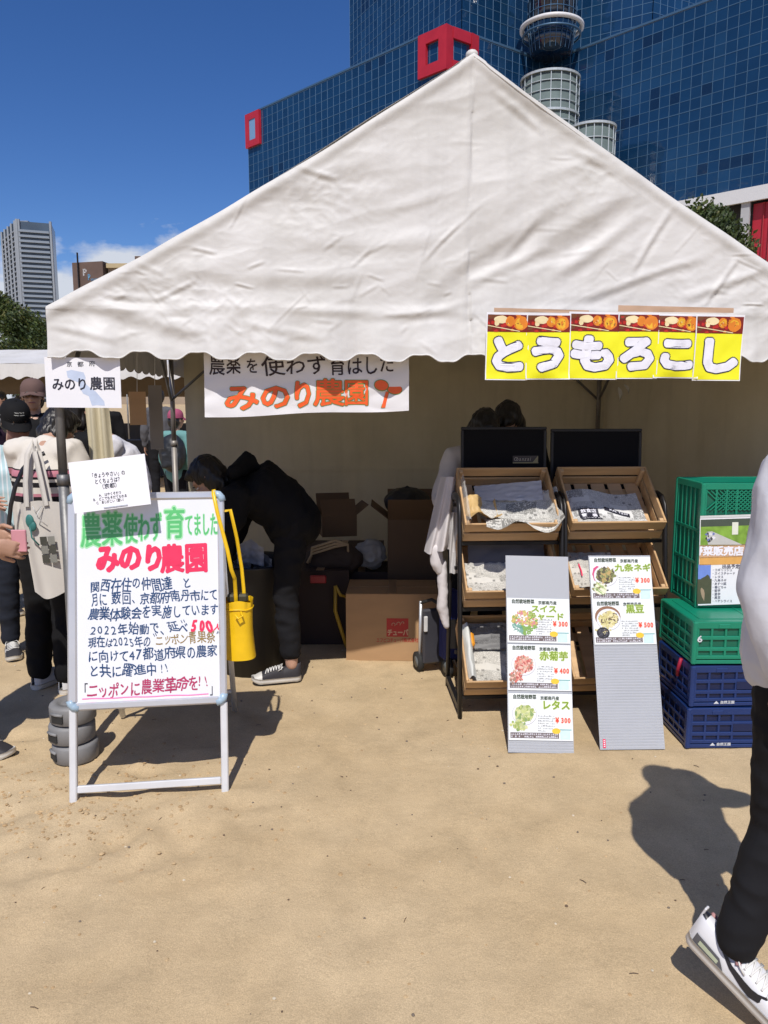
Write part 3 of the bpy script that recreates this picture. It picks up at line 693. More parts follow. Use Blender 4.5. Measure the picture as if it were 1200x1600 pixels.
# upper towers
T1 = atd(547, 90, A.y + 5); T1 = V(T1.x, T1.y, 0)
T0 = V(B.x + (atd(721, 60, B.y + 9).x - B.x), B.y + 9, 0)
T2 = V(C_.x + .5, C_.y + 6, 0); T3 = V(atd(1018, 60, T0.y + 1).x, T0.y + 1, 0); T4 = V(T3.x + 26, T3.y + 13, 0)
facade(T1, T0, HL, HL + 46, 1.75, 1.7, 4, 20); facade(T0, T2, HL, HL + 46, 1.75, 1.7, 5, 15); facade(T2, T3, HL, HL + 46, 1.75, 1.7, 6, 15); facade(T3, T4, HL, HL + 46, 1.75, 1.7, 7, 8)
# red square frames: an open cube at the corner and one at the far left end
def red_cube(c0, ux, uy, w, h, t, dpth):
    m = MB(); c0 = c0 - UO + (ux + uy) * t * .55 + V(0, 0, t * .55); w -= t * 1.1; dpth -= t * 1.1; h -= t * 1.1
    for a in (0, 1):
        for b in (0, 1):
            q = c0 + ux * (w * a) + uy * (dpth * b); m.tube([q - V(0, 0, t * .7), q + V(0, 0, h + t * .7)], t, 4, M=Matrix.Translation(q) @ Matrix.Rotation(math.atan2(ux.y, ux.x), 4, 'Z') @ Matrix.Translation(-q))
            q = c0 + uy * (dpth * a) + V(0, 0, h * b); m.tube([q + ux * t * .7, q + ux * (w - t * .7)], t * .985, 4)
            q = c0 + ux * (w * a) + V(0, 0, h * b); m.tube([q + uy * t * .7, q + uy * (dpth - t * .7)], t * .985, 4)
    m.build('red_frame', redm, umeda)
uAB = (A - B); uAB.z = 0; uAB.normalize(); uBC = (C_ - B); uBC.z = 0; uBC.normalize()
hB = (onplane(697, 42, B, V(0, 1, 0)).z - onplane(697, 108, B, V(0, 1, 0)).z)
nn = (nA + nB).normalized() * .5
Lw = (B.to_2d() - A.to_2d()).length
rayl = ray(651, 70); tt = None
def plan_on(px, P, Q):
    r_ = ray(px, 400); # solve P+(Q-P)s parallel to ray plan
    d = Q - P; det = d.x * (-r_.y) - d.y * (-r_.x); s_ = ((-P.x) * (-r_.y) - (-P.y) * (-r_.x)) / det; return P + d * s_
w1 = (plan_on(653, B, A) - B).to_2d().length; w2 = (plan_on(741, B, C_) - B).to_2d().length
red_cube(B + nn - V(0, 0, hB), uAB, uBC, w1, hB, 1.25, w2)
m = MB(); q = B - UO + (uAB * w1 + uBC * w2) * .52 - V(0, 0, hB); m.cyl(q, 1.6, hB, 20); m.build('drum', mat('drum_grey', (.35, .40, .40), .4), umeda, True)
m = MB()
e = (A + (B - A).normalized() * .0) + nA * .6; w3 = (plan_on(412, A, B) - A).to_2d().length; hA = onplane(387, 182, A, V(0, 1, 0)).z - onplane(387, 232, A, V(0, 1, 0)).z
red_cube(A + nA * .5 - V(0, 0, hA), -uAB, -nA, w3, hA, .95, 3.0)
m = MB(); q = A - UO + nA * .35 - uAB * (w3 * .5) - V(0, 0, hA * .5); 
yawA = math.atan2(-uAB.y, -uAB.x); m.box((0, 0, 0), (w3 - 1.2, .3, hA - 1.4), Matrix.Translation(q) @ Matrix.Rotation(yawA, 4, 'Z')); m.build('sky_opening', mat('opening_pale', (.16, .30, .50), .3, var=0), umeda)
p5 = plan_on(1184, C_, D); p5.z = 0
red_cube(V(p5.x, p5.y, onplane(1184, 56, C_, nrm3).z) + nC * .5, (D - C_).normalized() * 1, -nC, 6, 7, .8, 2)
# glass lift drums and the white ring of the concave corner
def drum(px0, px1, pytop, zb, d, lab, mt, nring, tiers):
    c = atd((px0 + px1) / 2, pytop, d); rr = (atd(px1, pytop, d) - atd(px0, pytop, d)).x / 2; h = c.z - zb; cc = V(c.x, c.y + rr, zb) - UO
    m = MB(); m.cyl(cc, rr, h, 36); m.build(lab, mt, umeda, True)
    g = MB()
    for k in range(nring * 2 + 1):
        z = zb + h * k / (nring * 2); g.tube([cc - V(0, 0, zb) + V((rr + .12) * math.cos(2 * PI * i / 36), (rr + .12) * math.sin(2 * PI * i / 36), z) for i in range(37)], .26 if k % 4 == 0 else .08, 4)
    for i in range(18):
        a = 2 * PI * i / 18; g.tube([cc + V((rr + .1) * math.cos(a), (rr + .1) * math.sin(a), 0), cc + V((rr + .1) * math.cos(a), (rr + .1) * math.sin(a), h)], .09, 4)
    g.build('drum_frame', mat('drum_frame_metal', (.50, .55, .56), .35, .3), umeda, kind='stuff')
    return cc, rr
drumg = mat('lift_glass', (.12, .155, .155), .2, var=.2, scale=.3)
dC = C_.y - 14
drum(824, 915, 108, 25, dC, 'lift_drum', drumg, 10, 4)
drum(900, 970, 190, 10, dC - 6, 'lift_drum', drumg, 8, 4)
cc = atd(862, 45, dC + 9); rr = (atd(908, 45, dC + 9) - atd(862, 45, dC + 9)).x
for dz, rsc, tk, mt in ((0, 1.0, .42, whitem), (-1.3, .96, .2, mull), (7.5, 1.06, .3, mull)):
    m = MB(); m.tube([V(cc.x - UO.x + rr * rsc * math.cos(2 * PI * i / 48), cc.y - UO.y + rr * rsc * math.sin(2 * PI * i / 48), cc.z + dz) for i in range(49)], tk, 6, caps=False); m.build('roof_ring', mt, umeda, True)
m = MB(); m.cyl(V(cc.x, cc.y, cc.z - 4.2) - UO, rr * .66, 4.1, 32, r2=rr * .80); m.cyl(V(cc.x, cc.y, cc.z + .1) - UO, rr * .8, 14, 32); m.build('observatory_drum', glass[3], umeda, True)
g = MB()
for i in range(24):
    a_ = 2 * PI * i / 24; g.tube([V(cc.x - UO.x + rr * .68 * math.cos(a_), cc.y - UO.y + rr * .68 * math.sin(a_), cc.z - 4.2), V(cc.x - UO.x + rr * .82 * math.cos(a_), cc.y - UO.y + rr * .82 * math.sin(a_), cc.z)], .06, 4); g.tube([V(cc.x - UO.x + rr * .82 * math.cos(a_), cc.y - UO.y + rr * .82 * math.sin(a_), cc.z + z_) for z_ in (.5, 14)], .06, 4)
for z_ in (-2.8, -1.4, 2, 4, 6, 8, 10): g.tube([V(cc.x - UO.x + rr * (.83 if z_ > 0 else .80 + z_ * .035) * math.cos(2 * PI * i / 36), cc.y - UO.y + rr * (.83 if z_ > 0 else .80 + z_ * .035) * math.sin(2 * PI * i / 36), cc.z + z_) for i in range(37)], .07, 4)
g.build('drum_frame', mull, umeda, kind='stuff')
# podium under the right wing
m = MB(); a, b = C_ - UO, Dx - UO
def strip(z0, z1, off, mt, name, a=a, b=b, s0=0, s1=1):
    m = MB(); P_ = a.lerp(b, s0) + nC * off; Q_ = a.lerp(b, s1) + nC * off
    m.poly([(P_.x, P_.y, z0), (Q_.x, Q_.y, z0), (Q_.x, Q_.y, z1), (P_.x, P_.y, z1)], .5, n=nC); m.build(name, mt, umeda)
strip(ZB - 2.1, ZB - .05, .6, whitem, 'soffit_band')
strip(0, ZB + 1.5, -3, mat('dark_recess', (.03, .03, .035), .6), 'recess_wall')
def s_at(px): q = plan_on(px, C_, Dx); return (q - C_).to_2d().length / (Dx - C_).to_2d().length
strip(0, ZB - 2.1, .2, concrete, 'column', s0=s_at(1154), s1=s_at(1167))
strip(0, ZB - 2.3, -.8, redm, 'red_panel', s0=s_at(1169), s1=s_at(1240))
m = MB()
for px_ in (1186, 1196, 1208):
    q = plan_on(px_, C_, Dx) - UO; m.tube([V(q.x, q.y, 0) - nC * .6, V(q.x, q.y, ZB - 2.3) - nC * .6], .12, 4)
m.build('panel_ribs', mat('dark_red_steel', (.3, .02, .03), .5), umeda, kind='stuff')

# ------------------------------------------------------------------ apartment tower at the far left
d0 = 520.0
tw = thing('apartment_tower', 'tall grey apartment tower with stacked balconies at the left edge', 'tower', (0, 0, 0))
Pc = atd(24, 345, d0); Pr = atd(80, 352, d0 + 8); Pl_ = atd(3, 352, d0 + 34); Ht = Pc.z
def xy(p, z): return V(p.x, p.y, z)
con = mat('tower_concrete', (.25, .28, .32), .7, var=.06, scale=.05); dkw = mat('tower_windows', (.07, .10, .14), .25, var=.25, scale=.06); bal = mat('balcony_panel', (.22, .265, .32), .4, var=.05, scale=.05)
m = MB(); q = [xy(Pc, 0), xy(Pr, 0), xy(Pr, 0) + V(-8, 25, 0), xy(Pl_, 0)]
for i in range(4):
    a, b = q[i], q[(i + 1) % 4]; m.poly([a, b, b + V(0, 0, Ht), a + V(0, 0, Ht)])
m.poly([p + V(0, 0, Ht) for p in q]); m.build('wall', dkw, tw)
uR = (xy(Pr, 0) - xy(Pc, 0)); LR = uR.length; uR.normalize(); nR = V(uR.y, -uR.x, 0)
bm_ = MB(); bm_.box((LR * .5, 0, 0), (LR * .84, 1.8, 1.15)); bm_.cur = 1; bm_.box((LR * .5, .05, -.72), (LR * .86, 2.1, .28)); bmesh_ = bm_.mesh('balcony', [bal, con])
yR = math.atan2(uR.y, uR.x); fl = 3.15; nf = int(Ht / fl)
for k in range(nf - 1, max(0, nf - 40), -1):
    put(bmesh_, 'balcony', tw, loc=xy(Pc, 0) + nR * .9 + V(0, 0, k * fl), rot=(0, 0, yR))
m = MB()
for f_ in (0.0, .06, .95): c = xy(Pc, 0) + uR * (LR * f_ + .6) + nR * .9; m.tube([c, c + V(0, 0, Ht + 1)], .9, 4)
m.build('column', con, tw, kind='stuff')
uL = (xy(Pl_, 0) - xy(Pc, 0)); LL = uL.length; uL.normalize(); nL = V(-uL.y, uL.x, 0)
if nL.dot(-Pc) < 0: nL = -nL
m = MB()
for k in range(nf): a = xy(Pc, k * fl) + nL * .4; m.tube([a, a + uL * LL], .55, 4)
m.build('floor_slabs', con, tw, kind='stuff')
m = MB()
for f_ in (.0, .25, .5, .75, 1.0): a = xy(Pc, 0) + uL * LL * f_ + nL * .6; m.tube([a, a + V(0, 0, Ht)], .8, 4)
m.build('side_columns', con, tw, kind='stuff')
m = MB(); c = (xy(Pc, 0) + xy(Pr, 0) + xy(Pl_, 0)) / 3; m.box((c.x - 1, c.y + 4, Ht + 1.6), (9, 8, 3.2)); m.box((c.x + 2, c.y + 4, Ht + .6), (14, 10, 1.2)); m.build('roof_plant', con, tw)
# brown hotel block
bb = thing('brown_building', 'brown office block with a blue lettered sign, behind the left roof slope', 'building', (0, 0, 0))
d1 = 260.0; P0 = atd(112, 404, d1); P1 = atd(160, 408, d1 - 3); P2 = atd(235, 400, d1 + 14)
brn = mat('brown_tile', (.115, .075, .060), .7, var=.15, scale=.3); brn2 = mat('tan_tile', (.30, .24, .18), .7, var=.1, scale=.3)
m = MB(); q = [xy(P0, 0), xy(P1, 0), xy(P1, 0) + V(4, 30, 0), xy(P0, 0) + V(4, 30, 0)]; hb = P1.z
for i in range(4): a, b = q[i], q[(i + 1) % 4]; m.poly([a, b, b + V(0, 0, hb), a + V(0, 0, hb)])
m.poly([p + V(0, 0, hb) for p in q]); m.build('wall', brn, bb)
m = MB(); c = xy(P1, 0) + V(16, 12, 0); m.box((c.x, c.y, (hb - 1) / 2), (30, 20, hb - 1)); m.build('wing', brn2, bb)
m = MB(); m.box((c.x, c.y - .5, hb - 1.2), (30.5, 21, 1.4)); m.build('roof', mat('roof_ochre', (.42, .34, .20), .7), bb)
m = MB(); 
for k in range(5): m.box((c.x, c.y - 10.05, hb - 5 - 3.2 * k), (27, .3, 1.3))
m.build('windows', dkw, bb, kind='stuff')
m = MB(); m.box((c.x - 6, c.y, hb + 1.5), (5, 5, 3.5)); m.build('lift_house', brn, bb)
f = (xy(P1, 0) - xy(P0, 0)).normalized(); fm = frame(xy(P0, 0), math.atan2(f.y, f.x)); LB = (xy(P1, 0) - xy(P0, 0)).length
m = MB(); text(m, 'P', LB * .34, LB * .50, hb - 3.1, 3.0, eps=.10, off=.03); sgn = m.build('sign_letter', mat('sign_white', (.8, .8, .82), .5), bb); sgn.matrix_local = fm
m = MB(); text(m, 'P', LB * .50, LB * .60, hb - 4.7, 2.8, eps=.10, off=.03); text(m, 'anasonic', LB * .60, LB * .95, hb - 5.4, 1.5, eps=.1, off=.03); text(m, '・・・・・', LB * .45, LB * .95, hb - 8, 2.0, eps=.10, off=.03); sgn = m.build('sign_lettering', mat('sign_blue', (.20, .50, .80), .5), bb); sgn.matrix_local = fm
m = MB(); m.tube([(LB * .22, -.4, 0), (LB * .22, -.4, hb + 3)], .3, 5); m.build('mast', eyed, bb).matrix_local = fm
m = MB()
for k in range(6): m.box((LB * .62, -.15, hb - 12 - 4 * k), (LB * .62, .3, 1.1))
m.build('windows', dkw, bb, kind='stuff').matrix_local = fm

# ------------------------------------------------------------------ the tent
TH = 5.8
TP = V(-1.377, 3.25, 0); TU = V(math.cos(R(TH)), math.sin(R(TH)), 0); TN = V(math.sin(R(TH)), -math.cos(R(TH)), 0)
TM = frame(TP, R(TH)); TI = TM.inverted()
W, DEP = 3.5, 2.8; ZE, ZV, ZA = 1.925, 1.735, 2.965
tent = thing('event_tent', 'large white gabled event tent with scalloped valance and grey poles', 'tent', M=TM)
def cloth_mat(name, c, tl, rough=.55):
    m = bpy.data.materials.new(name); m.use_nodes = True; N, L = nodes_of(m); b = N['Principled BSDF']; b.inputs['Roughness'].default_value = rough; b.inputs['Specular IOR Level'].default_value = .35
    t = N.new('ShaderNodeTexCoord')
    n = N.new('ShaderNodeTexNoise'); n.inputs['Scale'].default_value = 1.7; n.inputs['Detail'].default_value = 8; n.inputs['Roughness'].default_value = .65; L.new(t.outputs['Object'], n.inputs['Vector'])
    r_ = N.new('ShaderNodeValToRGB'); r_.color_ramp.elements[0].position = .34; r_.color_ramp.elements[1].position = .62; r_.color_ramp.elements[0].color = (c[0] * .86, c[1] * .855, c[2] * .83, 1); r_.color_ramp.elements[1].color = (*c, 1); L.new(n.outputs['Fac'], r_.inputs[0])
    # faint streaks of dirt that run down the cloth
    mp_ = N.new('ShaderNodeMapping'); mp_.inputs['Scale'].default_value = (9, 9, .7); L.new(t.outputs['Object'], mp_.inputs[0]); n3 = N.new('ShaderNodeTexNoise'); n3.inputs['Scale'].default_value = 1.5; n3.inputs['Detail'].default_value = 4; L.new(mp_.outputs[0], n3.inputs['Vector'])
    mr = N.new('ShaderNodeMapRange'); mr.inputs['From Min'].default_value = .5; mr.inputs['From Max'].default_value = .8; mr.inputs['To Min'].default_value = 1; mr.inputs['To Max'].default_value = .90; L.new(n3.outputs['Fac'], mr.inputs['Value'])
    v = N.new('ShaderNodeVectorMath'); v.operation = 'SCALE'; L.new(r_.outputs[0], v.inputs[0]); L.new(mr.outputs[0], v.inputs['Scale']); L.new(v.outputs[0], b.inputs['Base Color'])
    n2 = N.new('ShaderNodeTexNoise'); n2.inputs['Scale'].default_value = 13; n2.inputs['Detail'].default_value = 7; n2.inputs['Roughness'].default_value = .6; n2.inputs['Distortion'].default_value = 1.2; L.new(t.outputs['Object'], n2.inputs['Vector'])
    w_ = N.new('ShaderNodeTexNoise'); w_.inputs['Scale'].default_value = 700; L.new(t.outputs['Object'], w_.inputs['Vector'])
    a_ = N.new('ShaderNodeMath'); a_.operation = 'MULTIPLY_ADD'; a_.inputs[1].default_value = .03; L.new(w_.outputs['Fac'], a_.inputs[0]); L.new(n2.outputs['Fac'], a_.inputs[2])
    bp = N.new('ShaderNodeBump'); bp.inputs['Strength'].default_value = .22; bp.inputs['Distance'].default_value = .006; L.new(a_.outputs[0], bp.inputs['Height']); L.new(bp.outputs[0], b.inputs['Normal'])
    tr = N.new('ShaderNodeBsdfTranslucent'); tr.inputs['Color'].default_value = (c[0] * .9, c[1] * .82, c[2] * .66, 1); ms = N.new('ShaderNodeMixShader'); ms.inputs[0].default_value = tl
    L.new(b.outputs[0], ms.inputs[1]); L.new(tr.outputs[0], ms.inputs[2]); L.new(ms.outputs[0], N['Material Output'].inputs['Surface'])
    return m
canvas = cloth_mat('white_canvas', (.668, .660, .648), .04)
curtm = cloth_mat('curtain_canvas', (.66, .60, .44), .06, .7)
polem = mat('tent_pole', (.20, .20, .20), .5, .5, var=.25, scale=6, bump=.1)
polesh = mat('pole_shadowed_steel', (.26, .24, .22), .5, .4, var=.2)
def tpx(px, py): return TI @ onplane(px, py, TP, TN)
# folds: (x0,y0,x1,y1, height, width)
folds = [(655, 412, 721, 346, .006, .010), (776, 412, 837, 341, .010, .018), (804, 396, 996, 291, .026, .050), (980, 434, 1046, 324, .012, .014), (925, 220, 947, 253, .006, .012),
         (640, 470, 900, 300, .016, .035), (105, 465, 330, 520, .020, .032), (125, 460, 300, 470, .010, .016), (75, 505, 190, 532, .008, .014), (150, 455, 420, 405, .012, .04),
         (210, 410, 260, 432, .006, .010), (330, 440, 600, 430, .010, .03), (455, 258, 530, 285, .010, .012), (560, 180, 640, 150, .006, .012), (380, 300, 620, 240, .012, .05),
         (845, 440, 1010, 330, .015, .028), (900, 470, 1100, 400, .012, .02), (1050, 470, 1190, 420, .012, .02), (720, 455, 860, 380, .009, .02), (560, 500, 760, 470, .008, .016),
         (360, 500, 520, 530, .008, .018), (430, 380, 700, 370, .010, .04), (600, 330, 700, 300, .006, .02), (1090, 480, 1150, 400, .010, .012), (880, 230, 1000, 300, .010, .02), (760, 140, 850, 210, .010, .016), (240, 470, 310, 440, .007, .010), (300, 392, 345, 400, .007, .008), (215, 425, 232, 432, .006, .006)]
_rf = random.Random(77)
for _ in range(34):                                 # short crisp creases left from packing
    a_, b_ = _rf.uniform(150, 1180), _rf.uniform(140, 535); l_ = _rf.uniform(25, 110); g_ = _rf.choice((_rf.uniform(-.5, .15), _rf.uniform(-1.3, -.5), _rf.uniform(-.1, .1)))
    folds.append((a_, b_, a_ + l_ * math.cos(g_), b_ + l_ * math.sin(g_), _rf.uniform(.002, .0042), _rf.uniform(.005, .009)))
for _ in range(46):                                 # crinkles along the eave and round the left corner
    a_ = _rf.uniform(90, 620) if _ % 3 else _rf.uniform(600, 1190); b_ = _rf.uniform(395, 530); l_ = _rf.uniform(12, 60); g_ = _rf.uniform(-.9, .9)
    folds.append((a_, b_, a_ + l_ * math.cos(g_), b_ + l_ * math.sin(g_), _rf.uniform(.0025, .0055), _rf.uniform(.005, .010)))
FL = []
for (a, b, c, d, h, w_) in folds: p_, q_ = tpx(a, b), tpx(c, d); FL.append((p_.x, p_.z, q_.x, q_.z, h, w_))
def fold_disp(x, z):
    y = 0
    x += .02 * noise.noise(V(x * 3, z * 3, 11)); z += .02 * noise.noise(V(x * 3, z * 3, 17))
    for (ax, az, bx, bz, h, w_) in FL:
        dx, dz = bx - ax, bz - az; L2 = dx * dx + dz * dz; t = ((x - ax) * dx + (z - az) * dz) / L2; tc_ = max(0, min(1, t))
        qx, qz = x - (ax + dx * tc_), z - (az + dz * tc_); dd = math.sqrt(qx * qx + qz * qz)
        if dd > w_ * 4: continue
        s_ = (qx * dz - qz * dx) / math.sqrt(L2); e = (1 - abs(2 * tc_ - 1) ** 3)
        y += .58 * h * e * (math.exp(-(dd / w_) ** 2) - .55 * math.exp(-((s_ - w_ * 1.7) / w_) ** 2) * math.exp(-(max(0, dd - abs(s_)) / w_) ** 2))
    # large billows with ridges rising from the lower left to the upper right
    th = R(24 if x > W / 2 else 12); u = x * math.cos(th) + z * math.sin(th); v = -x * math.sin(th) + z * math.cos(th)
    y += .015 * noise.noise(V(u * 1.1, v * 3.2, 1.0)) + .0050 * (1 - 2 * abs(noise.noise(V(u * 1.6, v * 7.0, 4.0)))) + .0015 * (1 - 2 * abs(noise.noise(V(u * 6, v * 14.0, 7.0)))) + .0008 * (1 - 2 * abs(noise.noise(V(u * 19, v * 30, 2.0))))
    k = max(0, noise.noise(V(x * 1.9, z * 2.3, 30)) * 1.6 - .12); y += k * (.0055 * (1 - 2 * abs(noise.noise(V(x * 9, z * 12, 31)))) + .0030 * (1 - 2 * abs(noise.noise(V(x * 22 + z * 6, z * 24, 33)))))
    return y
def gable_top(x):
    t = 1 - abs(x - W / 2) / (W / 2); z = ZE + (ZA - ZE) * t
    return z - .030 * math.sin(PI * t) ** 1.0 * (1 if x < W / 2 else .7) + .006 * noise.noise(V(x * 4, 0, 0)) + (.004 if t > .97 else 0)
NS = 15
def scal(x, ph=0): return ZV + .023 * math.cos(2 * PI * (x / W * NS + .42 + ph)) * (1 - .35 * math.cos(4 * PI * (x / W * NS + .42))) * .9 + .004 * noise.noise(V(x * 3, 4, 0)) - .010 * math.sin(PI * x / W)
def gable(u, v):
    x = W * u; zt = gable_top(x); zb = scal(x)
    if v < .16: z = zb + (ZE - .01 - zb) * (v / .16)
    else: z = (ZE - .01) + (zt - ZE + .01) * ((v - .16) / .84)
    zt = max(zt, ZE)
    e = min(1, (zt - z) / .10 + .15) if v > .16 else 1
    y = -.03 - fold_disp(x, z) * e
    # valance hangs free and ripples; the pipe shows through along eave and gable edge
    if z < ZE: k = (ZE - z) / (ZE - ZV); y += -.012 * k * math.sin(2 * PI * (x / W * NS + .42)) - .02 * k + .008 * k * noise.noise(V(x * 6, z * 3, 9))
    y -= (.007 + .010 * noise.noise(V(x * 3, 1, 1))) * math.exp(-((z - ZE - .012 * noise.noise(V(x * 2, 5, 1))) / .022) ** 2)
    y -= .012 * math.exp(-((zt - z - .03) / .03) ** 2)
    y -= .0035 * math.exp(-((x - W / 2 + .02 - .006 * noise.noise(V(0, z * 3, 1))) / .013) ** 2)
    if v > .99: y += .03
    return (x, y, z)
m = MB(); m.grid(560, 190, gable); m.build('gable_cloth', canvas, tent, True)
# hem tapes
m = MB(); m.tube([(W * i / 300, gable(i / 300, 0)[1] - .001, scal(W * i / 300) + .002) for i in range(301)], .0035, 5); m.build('valance_hem', canvas, tent, True)
m = MB(); m.tube([(W / 2 + (W / 2) * i / 80, gable(.5 + .5 * i / 80, .985)[1] - .002, gable_top(W / 2 + (W / 2) * i / 80) - .028) for i in range(81)], .0030, 5); m.build('edge_seam', canvas, tent, True)
m = MB(); m.sphere((W / 2, .0, ZA - .002), (.026, .03, .020), 12, 8); m.build('ridge_cap', canvas, tent, True)
# roof slopes
def slope(side):
    def f(u, v):
        x = (W / 2) * (1 - v) if side < 0 else W / 2 + (W / 2) * v
        if side < 0: x = W / 2 * v
        y = DEP * u; z = gable_top(x) + .004 - .035 * math.sin(PI * u) * math.sin(PI * min(1, v * 1.0)) + .010 * noise.noise(V(x * 2, y * 2, side))
        return (x, y - .01, z)
    return f
for sg in (-1, 1):
    m = MB(); m.grid(50, 40, slope(sg)); m.build('roof_cloth', canvas, tent, True)
    m = MB(); X = -.012 if sg < 0 else W + .012
    m.grid(120, 8, lambda u, v: (X + .012 * sg * math.sin(u * 2 * PI * 12) * (1 - v), DEP * u - .01, (ZV + .02 * math.cos(2 * PI * u * 12)) * (1 - v) + (ZE + .005) * v)); m.build('side_valance', canvas, tent, True)
m = MB(); m.grid(60, 30, lambda u, v: (W * u, DEP + .02 + .01 * noise.noise(V(u * 9, v * 3, 0)), (ZV + .018 * math.cos(2 * PI * u * NS)) * (1 - v) + gable_top(W * u) * v)); m.build('back_gable_cloth', canvas, tent, True)
# frame
def pipe(a, b, r_, name, mt=polem, n=12): m = MB(); m.tube([a, b], r_, n); return m.build(name, mt, tent, True)
for (x, y, tilt_) in ((.01, .02, 0), (W - .01, .02, 0), (.02, DEP - .02, 0), (W - .11, DEP - .13, 0)):
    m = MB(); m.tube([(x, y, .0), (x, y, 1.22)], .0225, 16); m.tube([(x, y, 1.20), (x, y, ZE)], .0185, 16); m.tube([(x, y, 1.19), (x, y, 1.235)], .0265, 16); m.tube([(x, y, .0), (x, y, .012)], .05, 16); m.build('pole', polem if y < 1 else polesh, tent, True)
for y in (.03, DEP - .03):
    pipe((0, y, ZE - .035), (W, y, ZE - .035), .014, 'cross_beam')
    pipe((0, y, ZE - .03), (W / 2, y, ZA - .06), .014, 'rafter'); pipe((W, y, ZE - .03), (W / 2, y, ZA - .06), .014, 'rafter'); pipe((W / 2, y, ZE - .03), (W / 2, y, ZA - .06), .012, 'king_post')
for x in (.012, W - .012): pipe((x, 0, ZE - .035), (x, DEP, ZE - .035), .014, 'eave_beam')
pipe((W / 2, 0, ZA - .05), (W / 2, DEP, ZA - .05), .014, 'ridge_beam')
for x, sg in ((.03, 1), (W - .11, -1)):
    for y in (.03, DEP - .13):
        pipe((x, y, ZE - .38), (x + sg * .38, y, ZE - .05), .010, 'brace'); pipe((x, y, ZE - .38), (x, y + (.38 if y < 1 else -.38), ZE - .05), .010, 'brace')
# back and right curtains, hung in soft folds
def curt(u, v):
    x = .12 + (W - .14) * u; z = .03 + (ZE - .05) * v
    y = DEP - .06 + .020 * noise.noise(V(x * 1.2, z * .7, 3)) + .010 * (1 - 2 * abs(noise.noise(V(x * 2.4 + z * .6, z * 1.1, 5)))) + .005 * noise.noise(V(x * 9, z * 2, 3))
    y -= .010 * math.exp(-((z - 1.0) / .010) ** 2)
    y += .014 * math.exp(-((z - ZE + .1) / .06) ** 2) * math.sin(x * 14)
    return (x, y, z)
m = MB(); m.grid(220, 110, curt); m.build('back_curtain', curtm, tent, True)
m = MB(); m.grid(140, 80, lambda u, v: (W - .05 + .03 * noise.noise(V(u * 4, v * 2, 9)) + .012 * (1 - 2 * abs(noise.noise(V(u * 7, v * 1.5, 2)))), DEP * u, .03 + (ZE - .05) * v)); m.build('side_curtain', curtm, tent, True)
# side curtain of the open left side, gathered and tied to the rear pole
a = TI @ atd(150, 640, 4.35); b = TI @ atd(172, 790, 4.35); 
m = MB(); m.grid(14, 30, lambda u, v: (a.x + (b.x - a.x) * v + (u - .5) * (.125 + .03 * v) , a.y + (b.y - a.y) * v + .02 * math.sin(u * 14 + v * 3) , a.z + .08 + (b.z - .55 - a.z) * v)); m.build('gathered_curtain', curtm, tent, True)
# white ribbons added as light gaps and glints at the back right corner
glintm = mat('glint_white', (.75, .75, .72), .12, var=0, transl=.3)
fo_ = thing('light_streaks', 'thin white streaks shaped as light gaps and glints by the right rear tent pole', 'plastic', M=Matrix.Identity(4))
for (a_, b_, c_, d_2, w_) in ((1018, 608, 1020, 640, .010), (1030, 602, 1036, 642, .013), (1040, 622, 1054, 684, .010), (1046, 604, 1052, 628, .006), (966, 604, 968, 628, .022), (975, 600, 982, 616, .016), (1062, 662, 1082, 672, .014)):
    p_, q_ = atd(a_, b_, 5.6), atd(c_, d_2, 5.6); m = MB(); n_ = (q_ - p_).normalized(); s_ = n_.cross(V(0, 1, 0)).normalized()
    m.grid(2, 12, lambda u, v: p_.lerp(q_, v) + s_ * ((u - .5) * w_ * math.sin(v * PI) ** .6 + .012 * math.sin(v * 3)) + V(0, .01 * math.sin(u * 3 + v * 5), 0)); m.build('light_streak', glintm, fo_, True)

# ------------------------------------------------------------------ helpers for signs
class Surf:
    """a flat sign plane given by its matrix: local x right, local z up, facing local -y"""
    def __init__(s, M): s.M = M; s.I = M.inverted(); s.n = (M.to_3x3() @ V(0, -1, 0)); s.p = M.translation
    def at(s, px, py): q = s.I @ onplane(px, py, s.p, s.n); return q.x, q.z
    def text(s, mb, t, px0, px1, py0, hpx, py1=None, **k):
        py1 = py0 if py1 is None else py1
        x0, z0 = s.at(px0, py0); x1, z1 = s.at(px1, py1); _, za = s.at(px0, py0 - hpx / 2); _, zb = s.at(px0, py0 + hpx / 2)
        text(mb, t, x0, x1, z0, za - zb, slope=(z1 - z0) / (x1 - x0), **k)
def ink(name, c, r_=.5): return mat(name, c, r_, var=.06, scale=30)
paper = mat('white_paper', (.80, .80, .84), .55, var=.02, scale=9, bump=.05, bscale=6, bdist=.004)
black_ink = ink('black_ink', (.015, .015, .03)); blue_ink = ink('blue_marker', (.020, .060, .16), .4); red_ink = ink('red_marker', (.74, .03, .10), .4)
green_ink = ink('green_marker', (.10, .48, .16), .4); lime_ink = ink('pale_green_marker', (.36, .70, .40), .4); pink_ink = ink('pink_marker', (.85, .22, .45), .4); gold_ink = ink('gold_marker', (.28, .19, .06), .4); mag_ink = ink('crimson_marker', (.42, .035, .12), .4)
alu = mat('aluminium', (.62, .63, .66), .34, .55, var=.04); alupaint = mat('white_grey_steel', (.66, .67, .69), .38, .2, var=.05, scale=10)

